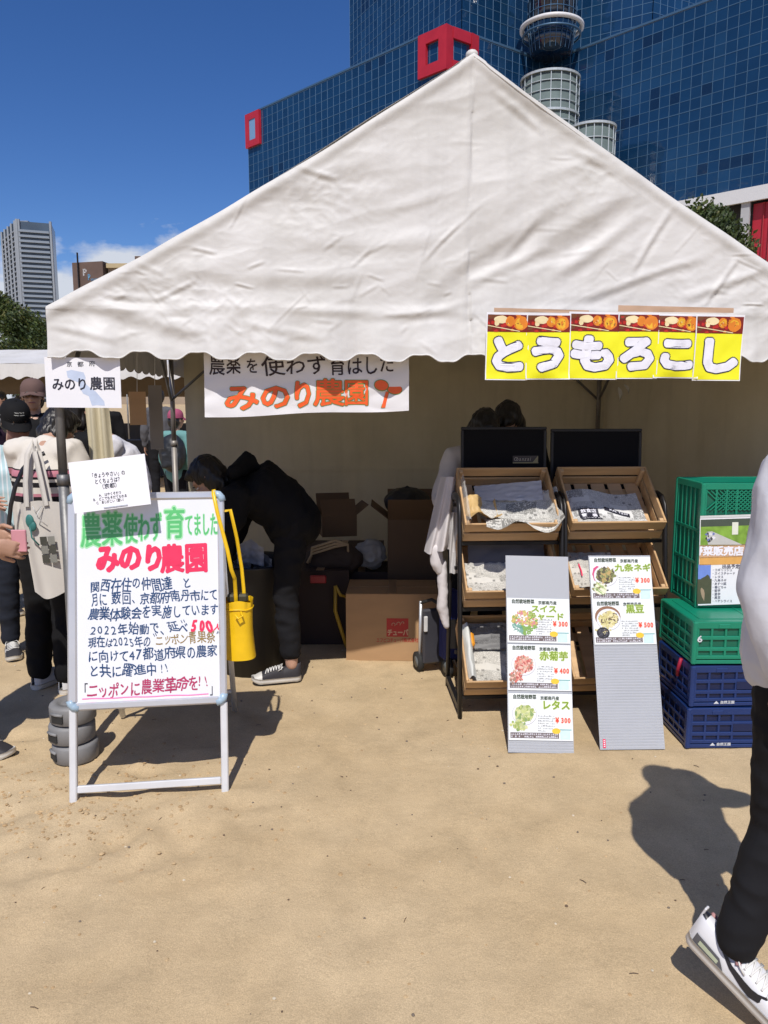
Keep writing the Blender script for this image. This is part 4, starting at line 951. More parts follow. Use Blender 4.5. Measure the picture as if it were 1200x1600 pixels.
# ------------------------------------------------------------------ whiteboard on its folding stand
BF = frame((-.926, 2.83, 0), R(7.7)); TT = Matrix.Rotation(R(-11.5), 4, 'X'); BS = Surf(BF @ TT)
wb = thing('whiteboard_stand', 'handwritten whiteboard on a white A-frame stand in front of the tent pole', 'whiteboard', M=BF)
tl = BS.at(113, 770); tr_ = BS.at(359, 769); br = BS.at(358, 1094); bl = BS.at(106, 1115)
x0, x1 = -.300, .310; z0 = (bl[1] + br[1]) / 2; z1 = (tl[1] + tr_[1]) / 2
m = MB(); m.box(((x0 + x1) / 2, 0, (z0 + z1) / 2), (x1 - x0 - .02, .012, z1 - z0 - .02)); m.build('board_panel', mat('whiteboard_enamel', (.74, .76, .80), .22, var=.02, scale=4, spec=.6), wb, M=TT)
fw = .030
for (cx, cz, sx_, sz_) in (((x0 + x1) / 2, z1 - fw / 2, x1 - x0 - .06, fw), ((x0 + x1) / 2, z0 + fw / 2, x1 - x0 - .06, fw), (x0 + .018, (z0 + z1) / 2, .036, z1 - z0 - .06), (x1 - .014, (z0 + z1) / 2, .028, z1 - z0 - .06)):
    m = MB(); m.box((cx, -.002, cz), (sx_, .024, sz_), bev=.006); m.build('frame_rail', alu, wb, M=TT)
cornm = mat('corner_plastic', (.32, .44, .55), .35)
cornerm = MB(); cornerm.tube([(.0, 0, .034), (.004, 0, .018), (.012, 0, .008), (.034, 0, .004)], .0165, 8)
cm_ = cornerm.mesh('frame_corner', cornm, True)
for (cx, cz, a) in ((x0 + .008, z0 + .006, 0), (x1 - .008, z0 + .006, -90), (x1 - .008, z1 - .006, 180), (x0 + .008, z1 - .006, 90)):
    put(cm_, 'frame_corner', wb, M=TT @ Matrix.Translation((cx, -.002, cz)) @ Matrix.Rotation(R(a), 4, 'Y'))
for x in (x0 + .016, x1 - .014):
    m = MB(); m.box((x, .012, (z0 + .0) / 2 - .01), (.028, .028, z0 + .03), bev=.004); m.build('leg', alupaint, wb, M=TT)
m = MB(); m.box(((x0 + x1) / 2, .012, .048), (x1 - x0 - .06, .018, .028), bev=.003); m.build('crossbar', alupaint, wb, M=TT)
for x in (x0 + .05, x1 - .02):                     # folded-out rear legs
    m = MB(); a = TT @ V(x, .03, z1 - .12); b = V(x, .80, .015); m.tube([a, b], .0135, 8); m.build('leg', alupaint, wb, True)
m = MB(); a = TT @ V(0, .03, z1 - .12); f_ = .88; q = a.lerp(V(0, .80, .015), f_); m.tube([(x0 + .05, q.y, q.z), (x1 - .02, q.y, q.z)], .010, 8); m.build('rear_crossbar', alupaint, wb, True)
def wtxt(name, ink_, rows, off=.016, hand=1.5, eps=.0068):
    m = MB()
    for rw in rows: BS.text(m, rw[0], rw[1], rw[2], rw[3], rw[4], rw[5], off=rw[6] if len(rw) > 6 else off, hand=hand, eps=eps)
    m.build('lettering', ink_, wb, M=TT, kind='stuff')
wtxt('', lime_ink, [('農薬', 126, 192, 829, 58, 824, .060), ('使わず', 194, 254, 826, 50, 822, .060), ('育', 256, 290, 817, 54, 817, .060), ('てました', 289, 341, 820, 40, 819, .055)], eps=.0064, hand=0)
wtxt('', green_ink, [('農薬', 126, 192, 829, 56, 824, .022), ('使わず', 194, 254, 826, 48, 822, .022), ('育', 256, 290, 817, 52, 817, .022), ('てました', 289, 341, 820, 38, 819, .022)], hand=0)
wtxt('', red_ink, [('みのり', 150, 258, 873, 46, 872, .055), ('農園', 250, 326, 872, 50, 871, .035)], hand=.5)
wtxt('', blue_ink, [('関西在住の仲間達　と', 141, 299, 916, 21, 909), ('月に', 142, 168, 937, 20, 936), ('数回、京都府南丹市にて', 174, 341, 936, 20, 929), ('農業体験会を実施しています', 139, 342, 960, 21, 951),
                    ('2022年始動で、延べ', 142, 294, 985, 19, 978, .016), ('現在は2025年の', 138, 236, 1005, 18, 1001), ('に向けて47都道府県の農家', 138, 340, 1027, 20, 1016), ('と共に躍進中', 139, 246, 1049, 21, 1044), ('!!', 251, 266, 1043, 20, 1042)])
wtxt('', red_ink, [('500', 299, 334, 978, 23, 975, .075), ('人', 334, 345, 980, 15, 980, .03)])
wtxt('', gold_ink, [('ニッポン青果祭', 243, 337, 1000, 19, 995, .014)])
m = MB()
for (a, b, c, d) in ((240, 990, 242, 994), (243, 989, 245, 993), (341, 986, 339, 990), (344, 985, 342, 989), (283, 969, 285, 973), (287, 968, 289, 972)):
    p_ = BS.at(a, b); q_ = BS.at(c, d); m.tube([(p_[0], -.0068, p_[1]), (q_[0], -.0068, q_[1])], .0016, 5)
m.build('lettering', blue_ink, wb, M=TT, kind='stuff')
wtxt('', mag_ink, [('ニッポンに農業革命を', 137, 311, 1081, 25, 1065, .018), ('!!', 310, 329, 1066, 24, 1064, .02)])
wtxt('', black_ink, [('「', 124, 138, 1078, 22, 1077), ('」', 328, 340, 1076, 22, 1075)], hand=0)
m = MB()
for (a, b, c, d) in ((129, 1092, 326, 1084), (129, 1099, 326, 1089)):
    pts = []
    for k in range(13): t = k / 12; p_ = BS.at(a + (c - a) * t, b + (d - b) * t + .5 * math.sin(t * 20 + a)); pts.append((p_[0], -.0062, p_[1]))
    m.tube(pts, .0030, 6, flat=(.35, 1))
m.build('underline', pink_ink, wb, M=TT)

# ------------------------------------------------------------------ two small paper signs by the left pole
def sheet_sign(name, label, cat, M, w, h, mt=paper, th=.0018, curl=.006, group=None):
    o = thing(name, label, cat, M=M, group=group); m = MB()
    f = lambda u, v, d=0: ((u - .5) * w, -curl * math.sin(u * 3) * math.sin(v * PI) + d, v * h)
    m.grid(10, 8, lambda u, v: f(u, v, -th)); m.grid(10, 8, lambda u, v: f(u, v), flip=True)
    m.build('sheet', mt, o, True); return o
M1 = frame(atd(132, 637, 3.238), R(5.8), R(0), R(0.6)); S1 = Surf(M1)
sg1 = sheet_sign('paper_sign', 'laminated white sign with blue map and printed name, high on the left pole', 'sign', M1, .302, .205, curl=0)
m = MB(); mp_pts = [(104, 580), (112, 578), (122, 580), (131, 582), (134, 590), (132, 598), (141, 606), (150, 612), (156, 619), (163, 627), (164, 634), (152, 633), (144, 634), (141, 625), (139, 619), (130, 615), (125, 606), (124, 598), (114, 594), (106, 590)]
m.add([(S1.at(*p_)[0], -.0022, S1.at(*p_)[1]) for p_ in mp_pts], [tuple(range(len(mp_pts)))[::-1]]); m.build('map_print', ink('map_blue', (.50, .58, .74)), sg1)
m = MB(); S1.text(m, '京', 104, 113, 569, 9, off=.012, eps=.0026); S1.text(m, '都', 121, 131, 569, 9, off=.012, eps=.0026); S1.text(m, '府', 139, 149, 568, 9, off=.012, eps=.0026)
S1.text(m, 'みのり', 81, 138, 600, 21, off=.022, eps=.0028); S1.text(m, '農園', 140, 181, 599, 22, off=.020, eps=.0028); m.build('lettering', black_ink, sg1, kind='stuff')
pp_ = BS.M @ V(-.14, -.03, z1 - .075)
M2 = frame(atd(177, 795, 2.93), R(6), R(-9), R(-6.5)); S2 = Surf(M2)
sg2 = sheet_sign('paper_sign', 'white quiz sign with printed questions, tilted on the top left corner of the whiteboard', 'sign', M2, .287, .196, curl=0, th=.004)
m = MB()
for (t_, a, b, y0, y1, h_) in (('「きょうやさい」の', 141, 196, 744, 738, 8.5), ('とくちょうは？', 148, 191, 753, 748, 9), ('（京都）', 156, 187, 761, 757, 8.5), ('A. はやくそだつ', 155, 190, 774, 769, 5.5), ('B. どこでもそだてられる', 146, 199, 781, 774, 5.5), ('C. あじがこい（濃い）', 151, 196, 786, 780, 5.5)):
    S2.text(m, t_, a, b, y0, h_, y1, off=.012, eps=.0052)
m.build('lettering', black_ink, sg2, kind='stuff')
m = MB(); p_ = S2.at(173, 791); m.box((p_[0] + .02, -.006, .008), (.09, .003, .004)); m.build('holder_clip', alu, sg2)

# ------------------------------------------------------------------ hand painted banner under the valance
MBn = TM @ frame((.0, .035, 0), 0, 0, 0); SB = Surf(MBn)
bn = thing('cloth_banner', 'white banner with hand-painted orange and black characters hanging under the tent valance', 'banner', M=MBn)
c4 = [SB.at(*p_) for p_ in ((318, 548), (639, 556), (639, 641), (320, 652))]
def bnf(u, v):
    a, b, c, d = [V(q[0], 0, q[1]) for q in (c4[3], c4[2], c4[1], c4[0])]
    p_ = a.lerp(b, u).lerp(d.lerp(c, u), v); p_.z -= .004 * math.sin(u * 9) * (1 - v)
    p_.y = bny(p_.x, p_.z); return p_
def bny(x, z): return .010 * noise.noise(V(x * 4, z * 7, 2)) + .004 * (1 - 2 * abs(noise.noise(V(x * 5 + z * 6, z * 13 - x * 4, 5))))
m = MB(); m.grid(90, 36, bnf); m.build('sheet', mat('banner_cloth', (.76, .75, .77), .6, var=.03, scale=5, transl=.05), bn, True)
bfn = lambda X, Z, e: (X, bny(X, Z) - e, Z)
m = MB()
for (t_, a, b, y0, y1, h_) in (('農薬', 326, 377, 568, 567, 34), ('を', 384, 404, 571, 571, 26), ('使わず', 408, 512, 571, 570, 32), ('育はした', 513, 617, 572, 568, 31)):
    SB.text(m, t_, a, b, y0, h_, y1, off=.012, hand=.6, eps=.0020, fn=bfn)
m.build('lettering', ink('maroon_black_paint', (.022, .008, .012)), bn, kind='stuff')
orows = (('み', 348, 406, 621, 619, 50), ('の', 404, 456, 619, 618, 50), ('り', 454, 492, 616, 615, 54), ('農', 488, 540, 613, 612, 52), ('園', 536, 578, 613, 612, 50))
for off_, eps_, ik in ((.052, .0018, ink('green_outline_paint', (.10, .26, .05))), (.032, .0024, ink('orange_paint', (.86, .115, .02)))):
    m = MB()
    for k, (t_, a, b, y0, y1, h_) in enumerate(orows): SB.text(m, t_, a, b, y0, h_ * .86, y1, off=off_ - (.010 if k > 2 else 0), hand=.0, eps=eps_, fn=bfn)
    m.build('lettering', ik, bn, kind='stuff')
for gr, eps_, ik in ((.0035, .0018, MATS['green_outline_paint']), (0, .0024, MATS['orange_paint'])):
    m = MB()
    for (cx, cz, rx, rz_, an) in ((596, 602, .030, .022, -.15), (617, 608, .032, .021, -.1)):
        q = SB.at(cx, cz); disc(m, q[0], q[1], rx + gr, rz_ + gr, eps_ - bny(*q), 20, an)
    q = [SB.at(*p_) for p_ in ((603, 612), (608, 612), (602, 637), (596, 637))]
    ce = V(sum(x for x, z in q) / 4, 0, sum(z for x, z in q) / 4); m.add([(x + (x - ce.x) * gr * 40, bny(x, z) - eps_, z + (z - ce.z) * gr * 12) for x, z in q], [(0, 1, 2, 3)])
    m.build('sprout_drawing', ik, bn, kind='stuff')

# ------------------------------------------------------------------ six yellow letter posters
yel = mat('yellow_print', (.84, .82, .012), .35, var=.03, scale=6, spec=.6, bump=.12, bscale=9, bdist=.006); wht = ink('white_print', (.80, .80, .88), .4); blk = ink('navy_black_print', (.016, .016, .05), .4)
food = [ink('photo_' + n_, c_, .35) for n_, c_ in (('dark_red', (.20, .012, .008)), ('orange', (.72, .22, .02)), ('yellow', (.80, .45, .03)), ('pale', (.80, .68, .40)), ('red', (.48, .02, .015)), ('brown', (.16, .05, .015)))]
posters = [('と', 760, 824, 488, 594), ('う', 824, 889, 489, 593), ('も', 889, 964, 487, 593), ('ろ', 967, 1026, 488, 592), ('こ', 1025, 1089, 490, 591), ('し', 1088, 1156, 491, 595)]
for k, (ch, a, b, c, d) in enumerate(posters):
    Mp = TM @ frame((0, -.085 - .003 * (k % 2), 0), 0, R(1.0), 0); Sp = Surf(Mp)
    x0, z1 = Sp.at(a, c); x1, z0 = Sp.at(b, d)
    Mp = Mp @ Matrix.Translation(((x0 + x1) / 2, 0, z0)) @ Matrix.Rotation(R((.4, -.3, .5, -.2, .6, .3)[k]), 4, 'Y'); w = x1 - x0; h = z1 - z0
    names = ('と', 'う', 'も', 'ろ', 'こ', 'し')
    lab = 'yellow poster with corn photo and large white character %s, %s' % (ch, ('first from the left on the valance', 'second from the left on the valance', 'third from the left on the valance', 'just right of the gap', 'second to last on the right', 'last on the right')[k])
    o = thing('letter_poster', lab.replace('with corn photo and large', 'with large'), 'poster', M=Mp, group='yellow letter posters on the valance')
    cl_ = lambda x, z: .004 * math.sin((x / w + .5) * 3 + k) * math.sin(z / h * PI) + .009 * max(0, .10 - z / h) * 10 * (1 if k in (1, 4) else .3) * math.sin(x / w * 5 + k * 2) + .0022 * noise.noise(V(x * 30, z * 22, k * 3.3))
    m = MB(); m.grid(16, 20, lambda u, v: ((u - .5) * w, cl_((u - .5) * w, v * h), v * h)); m.grid(16, 20, lambda u, v: ((u - .5) * w, cl_((u - .5) * w, v * h) + .0015, v * h), flip=True); m.build('sheet', paper, o, True)
    m = MB(); bd = .0045; m.grid(16, 20, lambda u, v: ((u - .5) * (w - 2 * bd), cl_((u - .5) * (w - 2 * bd), bd + v * (h * .70)) - .0009, bd + v * (h * .70))); m.build('yellow_field', yel, o, True)
    r_ = random.Random(21)
    m = MB(); zb, zt = bd + h * .70, h - .009; hw = w / 2 - bd
    m.cur = 0; m.grid(14, 8, lambda u, v: (-hw + 2 * hw * u, -.0012, zb + (zt - zb) * v))
    def cd(cx, cz, rx, rz_, e, n=12, wob=0):  # disc clipped to the photo strip
        ps = []
        for i in range(n):
            an = 2 * PI * i / n; q = 1 + r_.uniform(-wob, wob); ps.append((max(-hw, min(hw, cx + rx * math.cos(an) * q)), -e, max(zb, min(zt, cz + rz_ * math.sin(an) * q))))
        m.add(ps, [tuple(range(n))])
    for _ in range(26): m.cur = r_.choice((0, 4, 4, 5, 1)); cd(r_.uniform(-hw, hw), r_.uniform(zb, zt), r_.uniform(.006, .014), r_.uniform(.004, .009), .0018 + _ * .00001, wob=.3)
    hh = zt - zb
    for (fx, fz, rx, rz_, ci) in ((-.35, .72, .030, .016, 3), (-.55, .5, .010, .011, 3), (.10, .62, .021, .022, 1), (.12, .62, .016, .017, 2), (.62, .52, .030, .030, 1), (.60, .50, .022, .023, 2), (.66, .52, .009, .012, 1), (-.9, .9, .02, .012, 5)):
        m.cur = ci; cd(fx * hw, zb + hh * fz, rx, rz_, .0021 + .00004 * ci, 14, .06)
    for _ in range(22): m.cur = r_.choice((1, 2, 3, 5)); cd(r_.choice((.12, .62)) * hw + r_.uniform(-.016, .016), zb + hh * r_.uniform(.4, .7), .0022, .0018, .0024, 6)
    m.cur = 3; m.grid(10, 1, lambda u, v: (-hw + hw * 1.58 * u, -.0029, zb + hh * (.34 - .32 * u + .05 * v)))
    m.v = [(x_, cl_(x_, z_) + y_ - .0006, z_) for x_, y_, z_ in m.v]; m.build('corn_photo', food, o, kind='stuff')
    for off_, e, mt_ in ((.112, .0020, blk), (.080, .0026, wht)):
        m = MB(); text(m, ch, -w * .475, w * .475, h * .39, h * .54, off=off_, fn=lambda X, Z, e_: (max(-w * .51, min(w * .51, X)), cl_(X, Z) - e, Z)); m.build('lettering', mt_, o, kind='stuff')
kraft = mat('brown_kraft_paper', (.50, .33, .22), .6, var=.08, scale=8)
for (a, b, c, d, lab) in ((966, 1146, 479, 489, 'strip of brown packing paper taped above the three right posters'), (772, 920, 483, 489, 'thin brown tape strip along the top of the three left posters')):
    Mp = TM @ frame((0, -.083, 0)); Sp = Surf(Mp); x0, z1 = Sp.at(a, c); x1, z0 = Sp.at(b, d)
    m = MB(); m.grid(20, 2, lambda u, v: (x0 + (x1 - x0) * u, .004 * noise.noise(V(u * 9, v, 0)), z0 + (z1 - z0) * v + (.006 * (1 - u) if v > .9 else 0))); o = m.build('paper_strip', kraft, None, True, M=Mp); tag(o, lab, 'paper strip')

# ------------------------------------------------------------------ tent weights stacked round the left pole
wgt = mat('grey_weight_plastic', (.20, .20, .205), .6, var=.12, scale=12, bump=.2, bscale=120, bdist=.001)
dk = mat('black_metal', (.018, .017, .018), .42, .3, var=.15, scale=9); dkr = mat('black_rubber', (.02, .02, .02), .8)
m = MB(); m.lathe([(.026, .0), (.090, 0), (.095, .004), (.096, .066), (.093, .074), (.084, .080), (.060, .082), (.055, .072), (.030, .072), (.026, .080), (.026, 0)], 40); wmesh = m.mesh('ring_body', wgt, True)
m = MB(); m.box((0, -.092, .030), (.058, .014, .034), bev=.003); wslot = m.mesh('hand_slot', dkr)
m = MB(); m.tube([(-.030, -.095, .052), (0, -.100, .052), (.030, -.095, .052)], .0065, 8); whan = m.mesh('handle', wgt, True)
wp = V(-1.352, 3.18, .0)
for k, lab in enumerate(('bottom grey ring weight on the sand at the left tent pole', 'middle grey ring weight of the stack at the left tent pole', 'top grey ring weight of the stack at the left tent pole')):
    o = thing('pole_weight', lab, 'weight', (wp.x + (.004, -.006, .002)[k], wp.y, .004 + .088 * k), R(-20 + 14 * k), group='ring weights stacked on the left tent pole')
    put(wmesh, 'ring_body', o); sl = put(wslot, 'hand_slot', o, rot=(0, 0, R(-28))); put(whan, 'handle', o, rot=(0, 0, R(-28)))

# ------------------------------------------------------------------ yellow bucket bag hung from the whiteboard corner
ylw = mat('yellow_leather', (.80, .50, .008), .38, var=.08, scale=12, bump=.15, bscale=40, bdist=.003); brass = mat('brass', (.5, .36, .12), .3, .9)
bgp = BF @ V(.358, .24, 0); yb = thing('yellow_bag', 'yellow bucket bag with long strap hung over the whiteboard corner', 'bag', bgp, R(7))
zt = .728
m = MB()
def bagf(u, v):
    a = 2 * PI * u; w_ = .056 + .008 * (1 - v) - .006 * math.sin(v * PI); y_ = .055 + .01 * (1 - v); pl_ = 1 + .05 * math.sin(a * 9) * max(0, v - .75) * 4
    z = zt - .245 + .245 * v - (.012 if v < .02 else 0) * 0
    return (w_ * math.copysign(abs(math.cos(a)) ** .8, math.cos(a)) * pl_, y_ * math.copysign(abs(math.sin(a)) ** .8, math.sin(a)) * pl_, z + .006 * math.sin(a * 3) * v)
m.grid(56, 14, bagf, flip=False); m.grid(56, 1, lambda u, v: tuple(V(*bagf(u, 0)) * V(v, v, 1).x if False else (bagf(u, 0)[0] * v, bagf(u, 0)[1] * v, zt - .245)), flip=True); m.build('bag_body', ylw, yb, True)
m = MB(); m.tube([(x * 1.04, y * 1.04, zt - .032 + .002 * math.sin(k)) for k, (x, y, z) in enumerate([bagf(i / 28, .87) for i in range(29)])], .0032, 6, caps=False); m.tube([(.01, -.066, zt - .035), (.018, -.080, zt - .050), (.0, -.084, zt - .060), (-.012, -.075, zt - .045)], .004, 6); m.build('drawstring', ylw, yb, True)
m = MB(); m.box((-.005, 0, zt + .008), (.085, .05, .035), bev=.008); m.build('bag_lining', mat('dark_olive_lining', (.05, .045, .02), .6), yb)
def ribbon(mb, pts, w_, nrm, th=.0025):
    pts = [V(*p_) for p_ in pts]
    L_ = []; 
    for i, p_ in enumerate(pts):
        t_ = (pts[min(i + 1, len(pts) - 1)] - pts[max(i - 1, 0)]).normalized(); s_ = t_.cross(V(*nrm)).normalized() * w_ / 2; L_.append((p_ - s_, p_ + s_))
    vs = []; N_ = V(*nrm) * th
    for a_, b_ in L_: vs += [a_, b_, b_ + N_, a_ + N_]
    fs = []
    for i in range(len(L_) - 1):
        for k_ in range(4): fs.append((i * 4 + k_, i * 4 + (k_ + 1) % 4, i * 4 + 4 + (k_ + 1) % 4, i * 4 + 4 + k_))
    mb.add(vs, fs)
I = (Matrix.Translation(bgp) @ Matrix.Rotation(R(7), 4, 'Z')).inverted()
def bl_(px, py, off): q = BS.I @ onplane(px, py, BS.p, BS.n); return I @ (BS.M @ V(q.x, -off, q.z))
top_ = bl_(334, 769, .0); e1_ = I @ (BS.M @ V(BS.at(334, 769)[0], .02,  BS.at(334, 769)[1]))
m = MB(); ribbon(m, [I @ (BS.M @ V(BS.at(336, 800)[0], .03, BS.at(336, 800)[1])), I @ (BS.M @ V(BS.at(334, 770)[0], .022, BS.at(334, 768)[1] + .004)), I @ (BS.M @ V(BS.at(334, 770)[0], -.0, BS.at(334, 767)[1] + .006)), bl_(334, 771, .019), bl_(340, 800, .020), bl_(348, 830, .020), bl_(356, 860, .019), bl_(362, 890, .018), (-.012, -.045, zt + .10), (-.010, -.04, zt + .03), (-.010, -.035, zt + .0)], .015, (0, -1, 0)); m.build('strap', ylw, yb, True)
m = MB(); ribbon(m, [I @ (BS.M @ V(BS.at(336, 800)[0], .03, BS.at(336, 800)[1])), (-.022, -.03, zt + .38), (-.002, .0, zt + .26), (.014, .01, zt + .13), (.020, .0, zt + .05), (.022, .0, zt)], .014, (0, -1, 0)); m.build('strap', ylw, yb, True)
m = MB(); m.tube([(-.012 + .008 * math.cos(a), -.036, zt + .025 + .010 * math.sin(a)) for a in [2 * PI * i / 12 for i in range(13)]], .0018, 6); m.build('buckle', brass, yb, True)

# ------------------------------------------------------------------ display racks with wooden crates
pine = mat('pine_wood', (.50, .315, .155), .55, var=.22, scale=3, bump=.12, bscale=50, stretch=(1, 6, 6)); pine2 = mat('pine_wood_pale', (.56, .37, .20), .55, var=.2, scale=3, stretch=(1, 6, 6), bump=.12, bscale=50)
CW, CD, CH = .470, .385, .130
def plank_mesh(sz, name='plank', mt=pine):
    m = MB(); m.box((0, 0, 0), sz, bev=.0022); return m.mesh(name, mt)
PL = {'front': plank_mesh((CW, .010, .056)), 'side': plank_mesh((.010, CD - .022, .056)), 'base': plank_mesh((.072, CD - .024, .008), mt=pine2), 'post': plank_mesh((.020, .020, CH - .01), 'corner_post', pine2), 'rail': plank_mesh((CW - .024, .05, .010), 'cross_rail')}
def crate(label, M):
    o = thing('wooden_crate', label, 'crate', M=M, group='slatted wooden crates on the display racks')
    for y in (.005, CD - .005):
        for z in (.030, .100): put(PL['front'], 'plank', o, loc=(0, y, z))
    for x in (-CW / 2 + .005, CW / 2 - .005):
        for z in (.030, .100): put(PL['side'], 'plank', o, loc=(x, CD / 2, z))
        for y in (.021, CD - .021): put(PL['post'], 'corner_post', o, loc=(x + (.016 if x < 0 else -.016), y, CH / 2))
    for k in range(5): put(PL['base'], 'plank', o, loc=(-CW / 2 + .055 + k * (CW - .110) / 4, CD / 2, .010))
    for y in (.07, CD - .07): put(PL['rail'], 'cross_rail', o, loc=(0, y, .0))
    return o
# newsprint
def newsprint(name, tone=(.68, .67, .63), inkk=.62, seed=0.0, sc=1.0):
    m = bpy.data.materials.new(name); m.use_nodes = True; N, L = nodes_of(m); b = N['Principled BSDF']; b.inputs['Roughness'].default_value = .8; b.inputs['Specular IOR Level'].default_value = .2
    t = N.new('ShaderNodeTexCoord'); mp_ = N.new('ShaderNodeMapping'); mp_.inputs['Location'].default_value = (seed, seed, 0); L.new(t.outputs['UV'], mp_.inputs[0])
    def nz(scale, st, thr):
        q = N.new('ShaderNodeMapping'); q.inputs['Scale'].default_value = st; L.new(mp_.outputs[0], q.inputs[0]); n = N.new('ShaderNodeTexWhiteNoise'); n.noise_dimensions = '2D'
        sn = N.new('ShaderNodeVectorMath'); sn.operation = 'FLOOR'; L.new(q.outputs[0], sn.inputs[0]); L.new(sn.outputs[0], n.inputs['Vector'])
        c = N.new('ShaderNodeMath'); c.operation = 'GREATER_THAN'; c.inputs[1].default_value = thr; L.new(n.outputs['Value'], c.inputs[0]); return c
    def mul(a_, b_, op='MULTIPLY'): k_ = N.new('ShaderNodeMath'); k_.operation = op; L.new(a_.outputs[0], k_.inputs[0]); L.new(b_.outputs[0], k_.inputs[1]); return k_
    tx = nz(0, (130 * sc, 160 * sc, 1), .40)
    w_ = N.new('ShaderNodeTexWave'); w_.wave_type = 'BANDS'; w_.bands_direction = 'Y'; w_.inputs['Scale'].default_value = 30 * sc; L.new(mp_.outputs[0], w_.inputs['Vector']); ln = N.new('ShaderNodeMath'); ln.operation = 'GREATER_THAN'; ln.inputs[1].default_value = .4; L.new(w_.outputs['Fac'], ln.inputs[0])
    blk_ = nz(0, (4.2 * sc, 6.5 * sc, 1), .30); pic = nz(0, (5.2 * sc, 4.2 * sc, 1), .90); hd = nz(0, (26 * sc, 20 * sc, 1), .955)
    a = mul(mul(tx, ln), blk_); a = mul(a, hd, 'MAXIMUM'); a = mul(a, mul(pic, nz(0, (90, 90, 1), .25)), 'MAXIMUM')
    mx_ = N.new('ShaderNodeMix'); mx_.data_type = 'RGBA'; mx_.inputs[6].default_value = (*tone, 1); mx_.inputs[7].default_value = (tone[0] * (1 - inkk), tone[1] * (1 - inkk), tone[2] * (1 - inkk), 1); L.new(a.outputs[0], mx_.inputs[0]); L.new(mx_.outputs[2], b.inputs['Base Color'])
    return m
news = [newsprint('newsprint', (.62, .61, .57), seed=.0), newsprint('newsprint_grey', (.66, .66, .65), .6, 3.0), newsprint('newsprint_warm', (.60, .58, .53), .55, 7.0)]
def sheet(label, M, w, d, fn, mt, nu=40, nv=34, outline=None, name='newspaper_sheet', cat='newspaper', parent=None):
    me_ = MB(); me_.grid(nu, nv, fn); me = me_.mesh(name, mt, True)
    uv = me.uv_layers.new(name='UVMap'); W1 = nu + 1
    for lp in me.loops: vi = lp.vertex_index; uv.data[lp.index].uv = ((vi % W1) / nu, (vi // W1) / nv)
    o = put(me, name, None, M=M); tag(o, label, cat, 'newspaper sheets lining the crates'); return o
def crumple(x, y, s, a=.012): return a * (1 - 2 * abs(noise.noise(V(x * 7 + s, y * 7, s)))) + a * .5 * (1 - 2 * abs(noise.noise(V(x * 17, y * 15 + s, s * 2)))) + a * .2 * noise.noise(V(x * 45, y * 45, s))
def rackM(k): return frame(V((.625, 1.150)[k], (3.615, 3.665)[k], 0), R(3.5))
tier = [(.115, .0, .38), (.545, .05, .38), (.862, .11, .40)]
crates = {}
for k in range(2):
    rm = rackM(k)
    rk = thing('display_rack', ('black steel display rack on the left with three tilted crates', 'black steel display rack on the right beside the green crates')[k], 'rack', M=rm)
    for sg in (-1, 1):
        x = sg * .252
        m = MB(); pts = [(x, .0, .0), (x, .045, .55), (x, .10, .98), (x, .115, 1.03), (x, .15, 1.065), (x, .20, 1.075), (x, .33, 1.06), (x, .365, 1.03), (x, .38, .98), (x, .40, .5), (x, .43, 0)]
        m.tube(pts, .015, 10, flat=(.75, 1.35)); m.build('side_frame', dk, rk, True)
        m = MB(); m.box((x, .22, .05), (.022, .40, .030)); m.build('base_rail', dk, rk)
    for (z, y, d) in tier:
        for (yy, zz) in ((y + .015, z - .012), (y + .20, z + .155)):
            m = MB(); m.box((0, yy, zz), (.50, .022, .016)); m.build('shelf_rail', dk, rk)
    m = MB(); m.box((0, .41, .30), (.50, .012, .16)); m.build('back_brace', dk, rk)
    for q, (z, y, d) in enumerate(tier):
        lab = '%s crate of the %s display rack, %s' % (('lowest', 'middle', 'top')[q], ('left', 'right')[k], (('lined with grey newspaper', 'half hidden behind the price panel', 'newsprint over its edge'), ('with bare pale slats', 'behind the price cards', 'with a folded newspaper page and bare slats'))[k][q])
        Mc = rm @ frame((0, y, z), 0, R(40), 0); crates[(k, q)] = Mc; crate(lab, Mc)
# newspaper contents
def in_crate(k, q, fx, fy, z=.02): return crates[(k, q)]
M_ = crates[(0, 2)]
def s_topL(u, v):
    x = -.14 + .37 * u + .03 * (v) * (u - .3); y = -.005 + .255 * v + .03 * math.sin(u * 3) * v; z = .060 + crumple(x, y, 2.0, .011) + .075 * max(0, .35 - v) / .35 + .015 * math.sin(u * 6 + v * 3)
    if v < .1: y -= .025 + .020 * math.sin(u * 10); z += .0 - .01 * math.sin(u * 10)
    if u > .9: z += .05 * (u - .9) * 10
    return (x + .01 * math.sin(v * 9), y, z)
sheet('crumpled newspaper draped over the front of the top left crate', M_, 0, 0, s_topL, news[0])
m = MB(); m.grid(26, 26, lambda u, v: (-.215 + .16 * u, .01 + .20 * v + .02 * u, .075 + crumple(u * .3, v * .3, 5.5, .010) + .09 * max(0, .4 - v) / .4 + .025 * math.sin(u * 6) )); o = m.build('wrapping_paper', [mat('yellow_kraft', (.56, .38, .16), .55, var=.1)], None, True, M=M_); tag(o, 'yellowish wrapping paper bunched in the left of the top left crate', 'paper')
m = MB(); m.grid(24, 14, lambda u, v: (-.15 + .34 * u, .20 + .10 * v, .070 + .04 * u * v + crumple(u, v, 8, .006))); o = m.build('plastic_bag', mat('grey_plastic', (.42, .42, .45), .25, var=.1), None, True, M=M_); tag(o, 'grey printed plastic bag behind the newspaper in the top left crate', 'bag')
